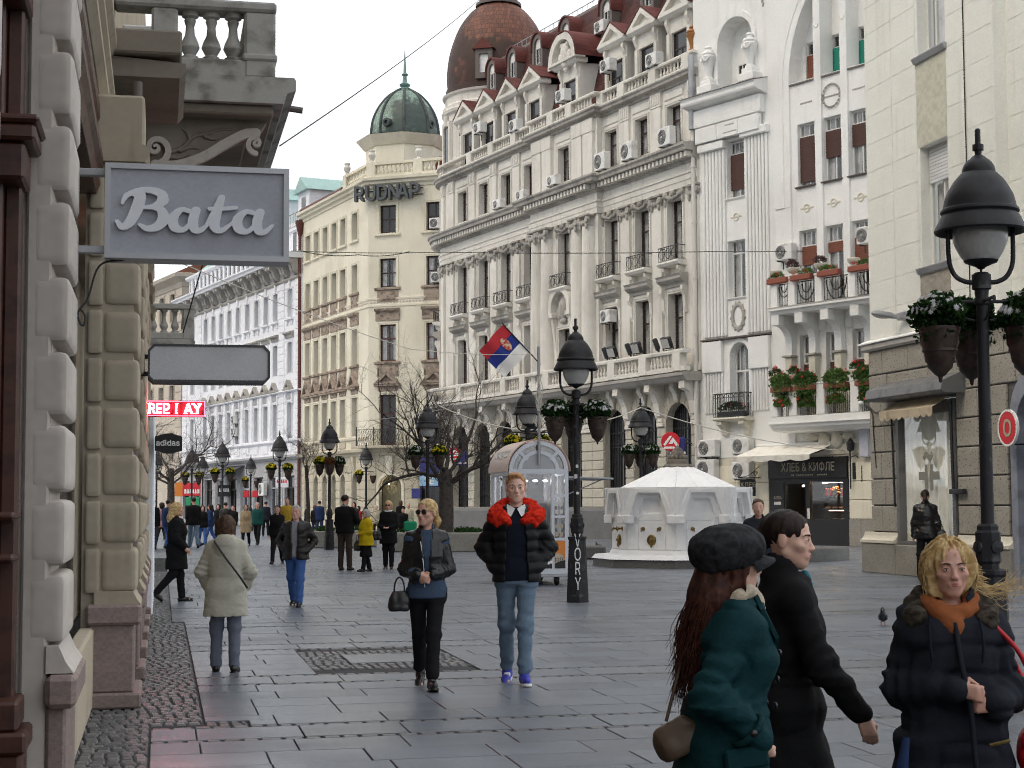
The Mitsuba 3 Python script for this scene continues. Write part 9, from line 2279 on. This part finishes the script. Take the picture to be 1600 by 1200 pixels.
figure('man in black sweater with grey hood and brown trousers, seen from behind',539,891,772,-25,False,STAND,(HANG[0],((0.10,0.12,-0.26),(0.02,0.30,-0.24))),('sweater','blackwool',0.49,0.05,0.0),'browntrouser',('hair_dark','short',0),scarf='greyscarf',width=1.1)
figure('blonde woman in bright yellow coat and dark skirt with sunglasses',572,893,794,120,True,((0.18,0.05,0),(-0.12,0.1,0)),CLASP,('coat','mustard',0.42,0.06,0.02),'blacktrouser',('hair_grey','bob',0),skirt='blackwool',glasses=True,bagspec=('black handbag carried by the woman in yellow coat',0.24,0.08,0.50,0.30,0.26,0.14,'bagblack'))
figure('woman in black knee coat and sunglasses with short fair hair facing the viewer',607,889,781,175,True,((0.10,0.04,0),(-0.08,0.1,0)),CLASP,('coat','blackwool',0.37,0.055,0.02),'blacktrouser',('hair_blonde','bob',0),glasses=True,scarf='shirt',bagspec=('black handbag at the side of the woman with white collar',0.26,0.05,0.56,0.28,0.24,0.14,'bagblack'))
figure('young woman in all black jacket and leggings walking behind the grey haired man',433,881,787,178,True,WALK_B,HANG,('jacket','blackwool',0.47,0.05,0.0),hair=('hair_dark','bun',0),shoes='shoeblack')
figure('man in mustard jacket behind the woman in black',449,862,776,165,False,STAND,HANG,('jacket','ochre',0.47,0.05,0.0),'jeans_dark',('hair_dark','short',0))
figure('person in green jacket and dark trousers beside the trench coat',402,851,783,170,False,WALK_A,HANG,('jacket','greenjacket',0.47,0.06,0.0),'blacktrouser',('hair_grey','short',0))
figure('person in beige trench coat in the far crowd',384,853,786,182,True,WALK_B,HANG,('trench_coat','trench',0.33,0.05,0.03),'blacktrouser',('hair_brown','bob',0))
figure('dark haired woman in black jacket with bag looking into the shop window',1448,893,764,-12,True,STAND,((0.05,0.2,0.3),(-0.05,0.25,0.2)),('jacket','leather',0.45,0.05,0.01),hair=('hair_dark','pony',0.04),Y=33.2,wr=0.03,width=1.12,bagspec=('black handbag of the woman looking into the shop window',0.27,-0.02,0.56,0.24,0.22,0.12,'bagblack'))
figure('person with brown hair mostly hidden behind the young woman in profile',1188,1000,778,175,True,STAND,HANG,('jacket','navycoat',0.45,0.05,0.0),hair=('hair_brown','short',0),Y=22)
for(px,py,top,yaw,fem,c,tr_,hr,st,lb_)in((238,858,778,10,False,'blackwool','jeans_dark','hair_dark','short','leftmost standing man in black jacket and dark jeans of the far crowd'),(252,856,783,60,True,'pinkcloth','browntrouser','hair_dark','bob','woman in pale pink top in the far crowd at left'),(262,857,779,-20,False,'bluejacket','jeans_blue','hair_dark','short','man in blue jacket in the far crowd at left'),(302,856,775,20,False,'blackwool','jeans','hair_dark','short','tallest man in black of the far crowd, right of the blonde ponytail'),(304,854,789,120,True,'shirt','jeans','hair_dark','bob','woman in white vest and pale jeans in the far crowd'),(316,853,788,200,True,'blackwool','jeans_blue','hair_dark','long','girl in black top and blue jeans facing the far crowd'),(328,851,786,100,True,'bluejacket','jeans_blue','hair_dark','long','girl with long dark hair and blue jeans at the right of the far crowd'),(341,846,787,170,True,'blackwool','blacktrouser','hair_dark','long','woman in black walking between the girls and the parka'),(352,848,783,15,False,'leather_brown','browntrouser','hair_dark','short','man in dark brown jacket just above the parka woman'),(364,848,788,160,False,'blackwool','blacktrouser','hair_dark','short','man in black just right above the parka woman'),(415,838,783,10,False,'navycoat','blacktrouser','hair_dark','short','far person in navy behind the green jacket'),(480,838,786,-70,False,'navycoat','jeans_dark','hair_dark','short','far man in dark coat left of the blue jackets'),(492,838,788,0,True,'blackwool','jeans_dark','hair_brown','bob','far woman in black beside the blue jacket'),(499,838,782,5,False,'bluejacket','jeans_dark','hair_dark','short','far man in blue jacket behind the street lamp'),(553,846,784,170,True,'leather_brown','blacktrouser','hair_dark','bob','far person with dark hair between the sweater man and the yellow coat'),(588,842,788,200,True,'creamcoat','browntrouser','hair_grey','short','far person in cream coat right of the yellow coat'),(560,842,789,150,True,'redcloth','blacktrouser','hair_dark','bob','far woman in dark red top behind the yellow coat'),(638,846,784,185,False,'creamcoat','browntrouser','hair_grey','short','far person in pale coat just behind the leather jacket shoulder'),(630,850,792,178,False,'blackwool','blacktrouser','hair_dark','short','person in black with a green bag by the planter'),(626,838,780,10,True,'blackwool','blacktrouser','hair_brown','bob','far woman in black beside the arched doorway')):
 figure(lb_,px,py,top,yaw,fem,STAND if px%2 else WALK_A,HANG,('jacket',c,0.46,0.045,0.0),tr_,(hr,st,0.05),h=0.032,collar=0.0,wr=0.0)
k=thing('shopping_bag','bright green bag held by a person in black by the planter','bag');q=at(641,822,51.0)
part(k,'body',MB().bev(-0.20,0.20,-0.08,0.08,-0.15,0.15,0.04),'m_greenbag',T=tr(*q));part(k,'handle',MB().tube([q+[-0.1,0,0.14],q+[-0.06,0,0.24],q+[0.06,0,0.24],q+[0.1,0,0.14]],0.012,6),'m_greenbag')
